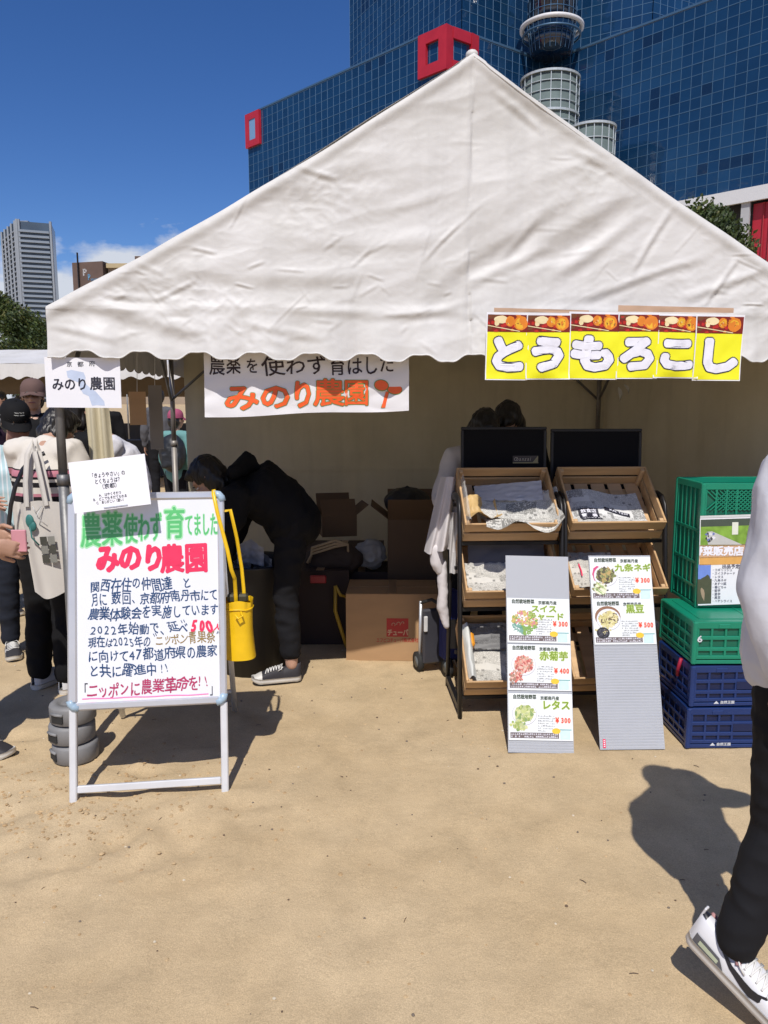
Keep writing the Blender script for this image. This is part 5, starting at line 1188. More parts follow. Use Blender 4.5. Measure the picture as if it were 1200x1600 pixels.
m = MB(); m.grid(20, 26, lambda u, v: (-.235 + .04 * u, .0 + .30 * v, .05 + .10 * math.sin(u * 3) + crumple(u * .4, v * .8, 9, .016))); o = m.build('clear_plastic_wrap', mat('clear_plastic', (.80, .78, .75), .10, var=0, alpha=.35), None, True, M=M_); tag(o, 'clear crinkled plastic wrap along the left side of the top left crate', 'plastic')
M_ = crates[(1, 2)]
def s_topR(u, v): x = -.215 + .40 * u; y = .008 + .26 * v + .012 * math.sin(u * 7) * v; return (x - .05 * v * .2, y, .050 + .060 * max(0, .3 - v) / .3 + crumple(x, y, 12.0, .005) + .015 * math.sin(u * 5))
npg = sheet('folded newspaper page with a black headline box in the top right crate', M_, 0, 0, s_topR, news[1])
def on_topR(x, z, e): u = (x + .215) / .40; v = (z - .008) / .26; p_ = s_topR(min(1, max(0, u)), min(1, max(0, v))); return (x, p_[1], p_[2] + e + .002)
m = MB(); m.grid(8, 8, lambda u, v: on_topR(-.165 + .10 * u, .045 + .095 * v, .002)); m.build('headline_box', black_ink, npg, True)
m = MB(); text(m, '飲食店', -.155, -.075, .122, .024, eps=.0035, off=.02, fn=on_topR); text(m, '繁　盛', -.155, -.075, .093, .026, eps=.0035, off=.03, fn=on_topR); text(m, 'マニュアル', -.160, -.070, .062, .018, eps=.0035, off=.03, fn=on_topR); m.build('lettering', wht, npg, kind='stuff')
m = MB(); m.grid(10, 2, lambda u, v: on_topR(-.03 + .13 * u, .135 - .03 * u + .022 * v, .002)); m.build('headline_band', black_ink, npg, True)
m = MB(); text(m, 'KAITEN', -.005, .085, .140, .016, eps=.0035, off=.02, slope=-.23, fn=on_topR); m.build('lettering', wht, npg, kind='stuff')
M_ = crates[(0, 1)]
sheet('white crumpled newspaper in the middle crate of the left rack', M_, 0, 0, lambda u, v: (-.21 + .33 * u, .03 + .20 * v, .04 + crumple(u * .4, v * .3, 21, .018) + .08 * max(0, .3 - v)), news[2])
o = sheet('grey sheet standing behind the newspaper in the middle left crate', M_, 0, 0, lambda u, v: (-.19 + .39 * u, .20 + .13 * v, .03 + .09 * v + crumple(u * .4, v * .3, 25, .008)), mat('slate_grey_sheet', (.09, .09, .11), .6), 20, 10, name='grey_sheet', cat='sheet')
M_ = crates[(1, 1)]
sheet('newspaper with a red printed stripe in the middle crate of the right rack', M_, 0, 0, lambda u, v: (-.22 + .25 * u, .06 + .22 * v, .05 + crumple(u * .4, v * .3, 31, .014)), news[2])
m = MB(); m.grid(3, 10, lambda u, v: (-.16 + .007 * u, .12 + .08 * v, .078 + .004 * math.sin(v * 5))); o = m.build('red_print_stripe', red_ink, None, True, M=M_); tag(o, 'red striped scrap of paper in the middle right crate', 'paper')
M_ = crates[(0, 0)]
sheet('wide newspaper sheet lining the lowest crate of the left rack', M_, 0, 0, lambda u, v: (-.215 + .40 * u, .015 + .24 * v + .01 * math.sin(u * 8), .035 + .055 * max(0, .35 - v) / .35 * (.6 + .4 * math.sin(u * 7 + 1)) + crumple(u * .45, v * .35, 41, .010)), news[2])
sheet('dark grey newspaper behind the pale sheet in the lowest left crate', M_, 0, 0, lambda u, v: (-.19 + .40 * u, .22 + .12 * v, .05 + .06 * v + crumple(u * .4, v * .4, 44, .010)), newsprint('newsprint_dark', (.22, .22, .22), .7, 9))
m = MB(); m.grid(10, 16, lambda u, v: (-.232 + .05 * u, .02 + .30 * v, .04 + .11 * math.sin(.4 + u * 2) + crumple(u * .3, v * .5, 47, .010))); o = m.build('plastic_bag', [mat('milky_plastic', (.62, .63, .60), .2, var=.05)], None, True, M=M_); tag(o, 'milky plastic bag tucked in the left side of the lowest left crate', 'bag')
m = MB(); m.box((-.19, .25, .10), (.05, .08, .05), bev=.01); o = m.build('printed_pouch', mat('orange_print', (.75, .30, .02), .3), None, M=M_); tag(o, 'small orange printed pouch in the lowest left crate', 'packet')
M_ = crates[(1, 0)]
m = MB(); m.grid(16, 16, lambda u, v: (.02 + .17 * u, .05 + .22 * v, .035 + .03 * math.sin(u * 3) + crumple(u * .3, v * .3, 52, .008))); o = m.build('plastic_bag', mat('grey_clear_plastic', (.30, .30, .30), .15, alpha=.6), None, True, M=M_); tag(o, 'thin grey plastic bag lying on bare slats in the lowest right crate', 'bag')
# black boards behind the top crates
chalk = mat('blackboard', (.005, .005, .007), .6, var=.1, spec=.12)
for k, (a, b, c) in enumerate(((722, 856, 667), (863, 1006, 670))):
    dd = 4.06; p0 = atd(a, c, dd); p1 = atd(b, c, dd); w = (p1 - p0).x; Mk = frame(V((p0.x + p1.x) / 2, dd, .98), R(2.5), R(-4)); o = thing('blackboard', ('blank black board standing behind the top left crate', 'blank black board standing behind the top right crate')[k], 'board', M=Mk)
    h = p0.z - .98
    m = MB(); m.box((0, 0, h / 2), (w, .012, h)); m.build('panel', chalk, o)
    for (cx, cz, sx_, sz_) in ((0, h - .008, w + .006, .016), (0, .008, w + .006, .016)): m = MB(); m.box((cx, -.001, cz), (sx_, .020, sz_), bev=.003); m.build('frame_rail', dk, o)
    for sg in (-1, 1): m = MB(); m.box((sg * (w / 2 - .005), -.001, h / 2), (.016, .018, h - .034), bev=.003); m.build('frame_rail', dk, o)
    if k == 0:
        Sk = Surf(Mk @ frame((0, -.012, 0))); q0 = Sk.at(801, 724); q1 = Sk.at(841, 712)
        lo = thing('name_plate', 'small dark name plate with a cream swash at the foot of the left blackboard', 'sign', M=Mk @ frame((0, -.014, 0)))
        m = MB(); rect(m, q0[0], q1[0], q0[1], q1[1], 0); rect(m, q0[0], q1[0], q0[1], q1[1], -.002); m.build('plate', mat('dark_plate', (.04, .025, .02), .4), lo)
        m = MB(); text(m, 'Obanzai', q0[0] + .006, q1[0] - .030, (q0[1] + q1[1]) / 2 + .004, .026, off=.012, eps=.0012, skew=.2); m.build('lettering', mat('pale_gold_print', (.40, .34, .28), .5), lo, kind='stuff')
        m = MB(); m.add([(q1[0] - .030, -.0012, q0[1] + .006), (q1[0] - .002, -.0012, q0[1] + .006), (q1[0] - .002, -.0012, q1[1]), (q1[0] - .010, -.0012, q1[1] - .010)], [(0, 1, 2, 3)]); rect(m, q0[0], q1[0], q0[1], q0[1] + .006, .0012); m.build('swash', mat('olive_gold', (.28, .24, .12), .5), lo)

# ------------------------------------------------------------------ two translucent corrugated panels with price cards
def corr_mat():
    m = bpy.data.materials.new('corrugated_plastic'); m.use_nodes = True; N, L = nodes_of(m); b = N['Principled BSDF']; b.inputs['Base Color'].default_value = (.56, .58, .62, 1); b.inputs['Roughness'].default_value = .32; b.inputs['Transmission Weight'].default_value = .25; b.inputs['Alpha'].default_value = .93
    return m
corr = corr_mat()
def leaning(pts_bottom, d_b, pts_top, d_t, label):
    pb = atz((pts_bottom[0] + pts_bottom[2]) / 2, (pts_bottom[1] + pts_bottom[3]) / 2, .002); pt = atd((pts_top[0] + pts_top[2]) / 2, (pts_top[1] + pts_top[3]) / 2, d_t)
    up = (pt - pb); h = up.length; til = -math.atan2(math.hypot(up.x * 0, up.y), up.z); ro = math.atan2(up.x, up.z)
    Mx = frame(pb, R(1.5), til, ro); w = .292
    o = thing('corrugated_panel', label, 'panel', M=Mx)
    m = MB(); m.box((0, .004, h / 2), (w, .001, h)); m.box((0, 0, h / 2), (w, .0005, h)); m.box((-w / 2, .002, h / 2), (.001, .004, h)); m.box((w / 2, .002, h / 2), (.001, .004, h)); m.build('sheet', corr, o)
    rb = MB(); n_ = int(h / .0125)
    for i in range(n_ if pts_bottom[0] > 900 else int(n_ * .72)): rb.box((0, -.0003, (i + .5) * h / n_), (w - .004, .0009, .0062))
    rb.build('flutes', mat('flute_plastic', (.55, .57, .61), .30, alpha=.5), o, kind='stuff')
    return o, Mx, w, h
greens = ink('card_green', (.19, .30, .02)); halo = ink('card_halo', (.62, .72, .30)); cardred = ink('card_red', (.72, .055, .025)); cardgrey = ink('card_strip', (.14, .11, .11)); cardblue = ink('card_pale_blue', (.55, .72, .82)); cardyel = ink('card_yellow', (.80, .52, .04)); cardteal = ink('card_teal', (.10, .38, .36)); cardpaper = mat('card_paper', (.76, .79, .80), .4, var=.03, scale=7); cardgr = ink('card_dark_green', (.035, .055, .03)); cardpink = ink('card_price_halo', (.86, .60, .52))
pal = {'swiss': [(.55, .42, .12), (.62, .50, .22), (.10, .30, .22), (.20, .35, .08), (.60, .22, .25), (.45, .28, .12), (.18, .36, .30)], 'root': [(.62, .16, .12), (.70, .30, .24), (.45, .10, .09), (.75, .45, .38), (.35, .20, .15), (.55, .40, .30)],
       'lettuce': [(.50, .55, .22), (.60, .62, .32), (.30, .38, .10), (.45, .50, .25), (.22, .32, .12)], 'negi': [(.10, .10, .05), (.20, .22, .08), (.45, .32, .12), (.30, .30, .12), (.08, .06, .04)], 'bean': [(.60, .55, .25), (.68, .62, .35), (.55, .48, .20), (.12, .08, .05)], 'beanblack': [(.015, .015, .02), (.03, .03, .04), (.06, .06, .07)], 'stalk': [(.50, .62, .25), (.25, .42, .10), (.70, .75, .50)], 'gold': [(.62, .52, .10)]}
def price_card(panel, Mx, z0, kind, title, price, label, dx=0.0, ro=0.0):
    w, h = .287, .203
    Mc = Mx @ frame((dx, -.004, z0), 0, 0, ro)
    o = thing('price_card', label, 'price card', M=Mc, group='laminated price cards on the plastic panels'); r_ = random.Random(hash(title) % 999 if False else len(label) * 13)
    m = MB(); m.box((0, 0, h / 2), (w, .0012, h)); m.build('sheet', cardpaper, o)
    def pt(fx, fz): return (fx - .5) * w, fz * h
    m = MB(); text(m, '自然栽培野菜', -.43 * w, -.06 * w, .925 * h, .021, off=.035, eps=.0012); text(m, '京都南丹産', .00 * w, .30 * w, .905 * h, .018, off=.03, eps=.0012); m.build('lettering', cardgr, o, kind='stuff')
    P = pal[{'swiss': 'swiss', 'root': 'root', 'lettuce': 'lettuce', 'negi': 'negi', 'bean': 'bean'}[kind]]
    ms_ = [ink('food_%s_%d' % (kind, i), c) for i, c in enumerate(P)]; base_i = len(ms_); ms_ += [ink('plate_white', (.74, .74, .76)), ink('plate_rim', (.45, .45, .50)), ink('pink_cloth', (.60, .07, .20)), ink('brown_table', (.26, .13, .07))]
    m = MB(); e = [.0010]
    def dd(cx, cz, rx, rz_, ci, n=16, wob=0.0, an=0): e[0] += .0000035; m.cur = ci; x_, z_ = pt(cx, cz); x_ = max(-w / 2 + rx + .004, x_) if True else x_; disc(m, x_, z_, rx, rz_, e[0], n, an, wob, r_)
    if kind in ('root', 'negi', 'bean', 'lettuce'):
        if kind == 'negi': dd(.12, .60, .026, .040, base_i + 2, 8)
        if kind == 'bean': dd(.24, .62, .060, .050, base_i + 3, 20)
        dd(.25, .56, .056, .050, base_i + 1, 26); dd(.25, .565, .054, .048, base_i, 26)
        for _ in range(230):
            a = r_.uniform(0, 2 * PI); q = r_.random() ** .5 * .76; dd(.25 + q * .185 * math.cos(a), .57 + q * .22 * math.sin(a), r_.uniform(.003, .013), r_.uniform(.002, .008), r_.randrange(base_i), 8, .3, r_.uniform(0, PI))
        for _ in range(60):
            ci = r_.randrange(base_i); dd(.14 + r_.gauss(0, .05), .30 + r_.gauss(0, .05), r_.uniform(.004, .010), r_.uniform(.003, .007), ci, 8, .3, r_.uniform(0, PI))
    else:
        for _ in range(200):
            a = r_.uniform(0, 2 * PI); q = r_.random() ** .5; x_, z_ = .28 + q * .20 * math.cos(a), .46 + q * .27 * math.sin(a); ci = r_.choice((2, 6, 6)) if (x_ < .24 and z_ < .42) else (3 if z_ < .38 else r_.choice((0, 1, 4, 5, 0, 3))); dd(x_, z_, r_.uniform(.003, .012), r_.uniform(.002, .006), ci, 8, .3, r_.uniform(0, PI))
    m.build('food_photo', ms_, o, kind='stuff')
    if kind in ('negi', 'bean'):
        m = MB(); x_, z_ = pt(.15, .26)
        if kind == 'bean':
            disc(m, x_, z_, .030, .026, .0020, 18); m.cur = 1
            for _ in range(60): a = r_.uniform(0, 6.3); q = r_.random() ** .5 * .024; disc(m, x_ + q * math.cos(a), z_ + q * .85 * math.sin(a), .0032, .0022, .00215 + _ * 1e-6, 7, r_.uniform(0, 3))
            m.build('food_photo', [ink('bean_black', (.015, .015, .02)), ink('bean_shine', (.07, .07, .09))], o, kind='stuff')
        else:
            disc(m, x_, z_, .030, .026, .0020, 18)
            for _ in range(9): m.cur = 1 + _ % 2; a = R(-35); x2, z2 = x_ + r_.uniform(-.012, .012), z_ + (_ - 4) * .0045; m.add([(x2 - .022 * math.cos(a), -.0022, z2 - .022 * math.sin(a)), (x2 + .022 * math.cos(a), -.0022, z2 + .022 * math.sin(a)), (x2 + .022 * math.cos(a), -.0022, z2 + .022 * math.sin(a) + .003), (x2 - .022 * math.cos(a), -.0022, z2 - .022 * math.sin(a) + .003)], [(0, 1, 2, 3)])
            m.build('food_photo', [ink('plate_cream', (.72, .72, .55)), ink('stalk_green', (.25, .42, .10)), ink('stalk_pale', (.62, .70, .38))], o, kind='stuff')
    # titles
    for off_, e_, ik in ((.065, .0024, halo), (.028, .0027, greens)):
        m = MB()
        for (t_, a, b, z_, hh) in title: text(m, t_, (a - .5) * w, (b - .5) * w, z_ * h, hh * h, off=off_, eps=e_)
        m.build('lettering', ik, o, kind='stuff')
    for off_, e_, ik in ((.12, .0022, cardpink), (.045, .0026, cardred)): m = MB(); text(m, price, .235 * w, .475 * w, (.44 if kind != 'negi' else .46) * h, .030, off=off_, eps=e_); m.build('lettering', ik, o, kind='stuff')
    m = MB()
    for i in range(7): dashes(m, -.04 * w, (.22 - .04 * (i % 3 == 2) - (.15 if i == 6 else 0)) * w, (.52 - .052 * i) * h, .0062, .0012, r_)
    m.build('small_print', ink('grey_print', (.12, .12, .14)), o, kind='stuff')
    m = MB(); rect(m, -.475 * w, .28 * w, .045 * h, .165 * h, .0012); m.build('dark_strip', cardgrey, o)
    m = MB(); dashes(m, -.46 * w, .26 * w, .132 * h, .0075, .0016, r_); dashes(m, -.46 * w, .26 * w, .078 * h, .0075, .0016, r_); m.build('small_print', wht, o, kind='stuff')
    m = MB(); rect(m, .30 * w, .455 * w, .03 * h, .215 * h, .0012); m.build('pale_blue_box', cardblue, o); m = MB(); rect(m, .28 * w, .48 * w, .225 * h, .243 * h, .0014); m.build('teal_line', cardteal, o)
    m = MB(); disc(m, .24 * w, .205 * h, .019, .0125, .0015, 18); m.build('yellow_balloon', cardyel, o)
    return o
pA, MA, wA, hA_ = leaning((793, 1176, 898, 1177), 3.2, (792, 867, 890, 871), 3.52, 'left translucent corrugated plastic panel leaning on the rack with three price cards')
SA = Surf(MA)
def zat(S, px, py): return S.at(px, py)[1]
price_card(pA, MA, zat(SA, 845, 1005), 'swiss', [('スイス', .38, .80, .77, .17), ('チャード', .32, .92, .60, .17)], '¥300', 'price card with a chard salad photo priced 300, highest on the left panel')
price_card(pA, MA, zat(SA, 846, 1079), 'root', [('赤菊芋', .50, .96, .76, .21)], '¥400', 'price card with red root photo priced 400, middle of the left panel')
price_card(pA, MA, zat(SA, 846, 1157), 'lettuce', [('レタス', .52, .97, .76, .21)], '¥300', 'price card with green lettuce photo priced 300, lowest on the left panel')
pB, MB_, wB, hB_ = leaning((937, 1171, 1040, 1171), 3.25, (921, 866, 1019, 870), 3.55, 'right translucent corrugated panel with two price cards and bare ribbed lower half')
SBp = Surf(MB_)
price_card(pB, MB_, zat(SBp, 972, 938), 'negi', [('九条ネギ', .40, 1.0, .75, .18)], '¥300', 'price card with a dark soup bowl photo, at the top of the right panel')
price_card(pB, MB_, zat(SBp, 979, 1007), 'bean', [('黒豆', .54, .84, .80, .20)], '¥500', 'price card with a bean plate photo priced 500, on the right panel')
m = MB(); q = SBp.at(944, 1162); rect(m, q[0] - .006, q[0] + .006, q[1] - .018, q[1] + .020, .003); m.build('red_sticker', red_ink, pB)
m = MB(); 
for i in range(4): rect(m, q[0] - .003, q[0] + .003, q[1] - .013 + .008 * i, q[1] - .009 + .008 * i, .0036)
m.build('sticker_print', wht, pB, kind='stuff')
# ------------------------------------------------------------------ folding crates
gr_pl = mat('green_crate_plastic', (.005, .215, .125), .38, var=.08, scale=7); gr_dk = mat('green_crate_inner', (.003, .12, .072), .45, var=.08); bl_pl = mat('navy_crate_plastic', (.008, .030, .135), .36, var=.12, scale=7)
crw = mat('crate_print_white', (.62, .65, .70), .5)
def fold_crate(label, M, w, d, h, mt, inner, prints=(), group=None, lattice=False, lid=True):
    o = thing('folding_crate', label, 'crate', M=M, group=group)
    t = .006
    m = MB()
    for y, sy in ((t, 1), (d - t, -1)): m.box((0, y + .004 * sy, h / 2), (w - .01, .004, h - .01))
    for x in (-w / 2 + t + .004, w / 2 - t - .004): m.box((x, d / 2, h / 2), (.004, d - .02, h - .01))
    m.box((0, d / 2, .008), (w - .01, d - .02, .008))
    m.build('body', inner, o)
    def ribm(sz, nm='rib'): m = MB(); m.box((0, 0, 0), sz, bev=.0018); return m.mesh(nm, mt)
    hr = ribm((w, .012, .016)); hs_ = ribm((.012, d - .024, .016)); thick = ribm((w, .014, .030), 'rim'); thicks = ribm((.014, d - .028, .030), 'rim')
    for y in (.006, d - .006):
        for z in (.012, h * .17, h * .36, h * .62): put(hr, 'rib', o, loc=(0, y, z))
        put(thick, 'rim', o, loc=(0, y, h - .016))
    for x in (-w / 2 + .006, w / 2 - .006):
        for z in (.012, h * .17, h * .36, h * .62): put(hs_, 'rib', o, loc=(x, d / 2, z))
        put(thicks, 'rim', o, loc=(x, d / 2, h - .016))
    vr = ribm((.010, .0115, h - .05)); 
    nvx = 8; 
    for i in range(nvx + 1):
        x = -w / 2 + .02 + (w - .04) * i / nvx
        if i not in (4,): put(vr, 'rib', o, loc=(x, .0062, h / 2)); put(vr, 'rib', o, loc=(x, d - .0062, h / 2))
    vs_ = ribm((.0115, .010, h - .05))
    for i in range(6):
        y = .03 + (d - .06) * i / 5
        for x in (-w / 2 + .0062, w / 2 - .0062): put(vs_, 'rib', o, loc=(x, y, h / 2))
    m = MB(); m.box((0, 0, 0), (.022, .022, h - .002), bev=.005); cpm = m.mesh('corner_post', mt)
    for sx_ in (-1, 1):
        for y in (.008, d - .008): put(cpm, 'corner_post', o, loc=(sx_ * (w / 2 - .008), y, h / 2))
    if lid:
        m = MB(); m.box((0, d / 2, h - .002), (w - .004, d - .004, .006)); m.box((0, d / 2, h + .0020), (w * .86, d * .80, .003)); m.box((0, d / 2, h + .004), (.010, d * .8, .003)); m.build('lid', mt, o)
        m = MB(); m.box((0, .0, 0), (.05, .008, .020), bev=.002); ltm = m.mesh('latch', mt)
        for sx_ in (-1, 1): put(ltm, 'latch', o, loc=(sx_ * w * .25, 0, h - .02))
    m = MB(); m.box((0, .0005, h * .52), (.12, .004, .035)); m.build('handle_slot', inner, o)
    if lattice:
        m = MB()
        for i in range(-2, 30):
            x = -w / 2 + i * .020
            for sg in (1, -1):
                x2 = x + sg * .10
                if -w / 2 + .01 < x < w / 2 - .01 and -w / 2 + .01 < x2 < w / 2 - .01: m.tube([(x, .0015, h - .125), (x2, .0015, h - .035)], .0028, 4)
        m.build('lattice', mt, o, kind='stuff')
    for (t_, x0, x1, z, hh) in prints:
        m = MB(); text(m, t_, x0, x1, z, hh, off=.03, eps=.0016); m.build('lettering', crw, o, kind='stuff')
    return o
yawc = R(1.5)
cx_ = 1.352; cw, cd2, chh = .53, .37, .190
p0 = V(cx_ + cw / 2, 3.26, 0)
prn = (('▲', -.16, -.135, .022, .016), ('自然王国', -.13, -.065, .022, .015), ('野菜流通 Nature', .06, .20, .022, .012))
fold_crate('dark navy folding crate on the sand, bottom of the crate stack', frame(p0 + V(0, 0, .003), R(1)), cw, cd2, chh, bl_pl, mat('navy_inner', (.004, .012, .06), .5), prn)
fold_crate('dark navy folding crate second from the bottom, under the green crate', frame(p0 + V(.006, .006, .003 + .195), R(2.2)), cw, cd2, chh, bl_pl, MATS['navy_inner'], prn[:2])
fold_crate('green folding crate lying flat with closed lid on the navy crates', frame(p0 + V(.004, -.004, .003 + .392), R(.4)), cw, cd2 + .03, .195, gr_pl, gr_dk, (('6', -.25, -.22, .12, .04),))
gc = fold_crate('tall green lattice crate standing upright behind the market poster', frame(V(1.444 + .21, 3.47, .592), R(1.2)), .42, .30, .585, gr_pl, gr_dk, lattice=True, lid=False)
m = MB(); m.tube([(-.268, .10, .39), (-.275, .11, .34), (-.268, .13, .30)], .008, 6); o = m.build('rope_end', mat('crimson_cord', (.35, .01, .04), .6), None, True, M=frame(p0, R(1))); tag(o, 'short crimson rope end between the green and navy crates', 'rope')
# poster on the crate
Mq = frame(atd(1142, 946, 3.453), R(1.2), R(-1), R(-1.6)); Sq = Surf(Mq); mo = thing('market_poster', 'market poster with field photos and a list of vegetables taped on the upright green crate', 'poster', M=Mq)
def qp(px, py): return Sq.at(px, py)
xL, zT = qp(1094, 808); _, zB = qp(1094, 946); xR = xL + .305; 
def qrect(name, px0, py0, px1, py1, mt, e):
    a = qp(px0, py0); b = qp(px1, py1); m = MB(); rect(m, a[0], b[0], b[1], a[1], e); return m.build(name, mt, mo)
m = MB(); m.box(((xL + xR) / 2, .001, (zT + zB) / 2), (xR - xL, .0016, zT - zB)); m.build('sheet', paper, mo)
qrect('photo_field', 1095, 812, 1195, 851, mat('photo_grass', (.20, .36, .05), .4, var=.35, scale=22), .0006)
qrect('photo_hedge', 1095, 812, 1195, 820, ink('photo_hedge', (.06, .08, .06)), .0010)
m = MB(); pts = [(1104, 831), (1112, 830), (1160, 851), (1106, 851)]; m.add([(qp(*p_)[0], -.0012, qp(*p_)[1]) for p_ in pts], [(3, 2, 1, 0)]); m.build('photo_path', ink('photo_path', (.50, .50, .48)), mo)
m = MB(); r_ = random.Random(4)
for _ in range(14): m.cur = _ % 3; q = qp(1108 + r_.uniform(-5, 8), 838 + r_.uniform(-5, 8)); disc(m, q[0], q[1], r_.uniform(.004, .010), r_.uniform(.003, .008), .0015 + _ * 1e-5, 8, wob=.3, rnd=r_)
m.build('photo_farmers', [ink('farmer_white', (.70, .70, .75)), ink('farmer_dark', (.05, .05, .06)), ink('farmer_blue', (.15, .18, .42))], mo, kind='stuff')
qrect('photo_sign', 1144, 816, 1153, 835, ink('photo_sign', (.70, .72, .62)), .0014)
qrect('brown_band', 1093, 852, 1195, 869, ink('band_brown', (.58, .36, .22)), .0006); qrect('orange_band', 1093, 871, 1195, 880, ink('band_orange', (.70, .38, .11)), .0006)
m = MB(); Sq.text(m, '野菜販売店', 1082, 1162, 861, 15, off=.05, eps=.0014); m.v = [(max(xL, x), y, z) for x, y, z in m.v]; m.build('lettering', wht, mo, kind='stuff')
qrect('photo_sky', 1091, 882, 1110, 912, ink('photo_sky', (.16, .26, .66)), .0006); qrect('photo_trees', 1090, 905, 1111, 943, ink('photo_trees', (.07, .08, .045)), .0008)
m = MB(); q = qp(1103, 908); disc(m, q[0], q[1], .022, .028, .0012, 14, wob=.2); q = qp(1098, 928); m.cur = 1; disc(m, q[0], q[1], .008, .030, .0014, 12, ang=.2, wob=.2); m.build('photo_hut', [MATS['photo_trees'], ink('photo_straw', (.36, .27, .18))], mo, kind='stuff')
m = MB(); Sq.text(m, '出品予定', 1128, 1156, 885, 7, off=.03, eps=.0010)
for i, t_ in enumerate(('・コギリッシュ', '・スイスチャード', '・レタス', '・九条ネギ', '・あすつ菜', '・春どちゃ', '・菊芋', '・里芋', '・黒豆', '・ハヤシライス')): Sq.text(m, t_, 1112, 1112 + 4.6 * len(t_), 890.5 + 5.4 * i, 4.8, off=.012, eps=.0010)
m.build('lettering', ink('poster_grey_ink', (.12, .12, .16)), mo, kind='stuff')
for k, (a, b) in enumerate(((1100, 806), (1150, 806))): q = qp(a, b); 
m = MB(); rect(m, xL, xR, zT - .004, zT + .006, .0016); m.build('tape_strip', mat('clear_tape', (.6, .62, .62), .2), mo)

# ------------------------------------------------------------------ cardboard and luggage inside the tent
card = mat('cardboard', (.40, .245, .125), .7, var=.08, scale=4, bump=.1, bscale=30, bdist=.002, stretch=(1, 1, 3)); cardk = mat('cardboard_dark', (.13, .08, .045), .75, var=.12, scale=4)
def carton(label, M, w, d, h, mt=card, flaps='closed'):
    o = thing('cardboard_box', label, 'box', M=M); t = .005
    for (nm, c, s_) in (('front_panel', (0, t / 2, h / 2), (w, t, h)), ('back_panel', (0, d - t / 2, h / 2), (w, t, h)), ('side_panel', (-w / 2 + t / 2, d / 2, h / 2), (t, d - 2 * t, h)), ('side_panel', (w / 2 - t / 2, d / 2, h / 2), (t, d - 2 * t, h)), ('bottom_panel', (0, d / 2, t / 2), (w - 2 * t, d - 2 * t, t))):
        m = MB(); m.box(c, s_); m.build(nm, mt, o)
    if flaps == 'closed':
        for sg in (0, 1): m = MB(); m.box((0, d * (.25 + .5 * sg), h + .003 + .002 * sg), (w, d * .495, .005)); m.build('flap', mt, o)
        m = MB(); m.box((0, d / 2, h + .008), (.05, d, .001)); m.build('tape', mat('brown_tape', (.35, .22, .12), .3), o)
    else:
        for sg, a in ((0, flaps), (1, -.5)):
            m = MB(); m.box((0, 0, d * .24), (w, .004, d * .48)); q = m.build('flap', mt, o); q.location = (0, t / 2 + sg * (d - t), h); q.rotation_euler = (a if sg == 0 else a, 0, 0)
        for sx_ in (-1, 1): m = MB(); m.box((0, 0, d * .2), (.004, d * .9, d * .4)); q = m.build('flap', mt, o); q.location = (sx_ * (w / 2 - t / 2), d / 2, h); q.rotation_euler = (0, sx_ * .9, 0)
    return o
pb = atz(541, 1033, 0); pe = atz(664, 1037, 0)
MX = frame(V((541 + 683) / 2 - 600, 0, 0) * ((pb.y * _cp + CAMH * _sp) / FPX) + V(0, pb.y, .002), R(-1.5)); wbx = 142 / FPX * (pb.y * _cp + CAMH * _sp)
cb = carton('brown cardboard box with red logo on the sand in the half sunlit tent', MX, wbx, .36, .405)
Sc = Surf(MX)
m = MB(); a = Sc.at(604, 966); b = Sc.at(638, 995); rect(m, a[0], b[0], b[1], a[1], .0008); m.build('logo_field', ink('box_red', (.42, .02, .02)), cb)
m = MB(); Sc.text(m, 'チューパ', 605, 638, 988, 11, off=.04, eps=.0014)
for (fx, fz, s_) in ((.32, .66, .020), (.55, .70, .022), (.74, .76, .014)): cx, cz = a[0] + (b[0] - a[0]) * fx, b[1] + (a[1] - b[1]) * fz; m.tube([(cx + s_ * .5 * math.cos(t), -.0014, cz + s_ * .5 * math.sin(t)) for t in [-.8 + .5 * i for i in range(10)]], .0022, 5)
m.build('lettering', mat('logo_cream', (.55, .36, .24), .6), cb, kind='stuff')
m = MB(); Sc.text(m, 'エフピコチューパ株式会社', 588, 654, 1000, 7.5, off=.015, eps=.0010); m.build('lettering', ink('box_red', (.42, .02, .02)), cb, kind='stuff')
m = MB(); rect(m, Sc.at(560, 950)[0], Sc.at(578, 950)[0], .40 * .93, .40 * .94, .0008); m.build('handle_slit', MATS['brown_tape'], cb)
def boxat(label, px0, px1, py_top, d, mt, depth, z0=0.0, rz=0, flaps='closed'):
    a = atd(px0, py_top, d); b = atd(px1, py_top, d); return carton(label, frame(V((a.x + b.x) / 2, d, z0), rz), b.x - a.x, depth, a.z - z0, mt, flaps)
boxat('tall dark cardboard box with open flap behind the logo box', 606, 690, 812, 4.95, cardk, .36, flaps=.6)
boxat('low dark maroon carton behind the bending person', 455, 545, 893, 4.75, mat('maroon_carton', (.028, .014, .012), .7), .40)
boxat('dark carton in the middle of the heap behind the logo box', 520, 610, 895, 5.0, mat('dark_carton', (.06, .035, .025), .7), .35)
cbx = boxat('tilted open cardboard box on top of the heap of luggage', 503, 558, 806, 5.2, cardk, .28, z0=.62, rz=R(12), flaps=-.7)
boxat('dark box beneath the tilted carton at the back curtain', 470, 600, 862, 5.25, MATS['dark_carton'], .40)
plb = mat('thin_white_plastic', (.50, .50, .50), .3, var=.1, transl=.3, bump=.3, bscale=18)
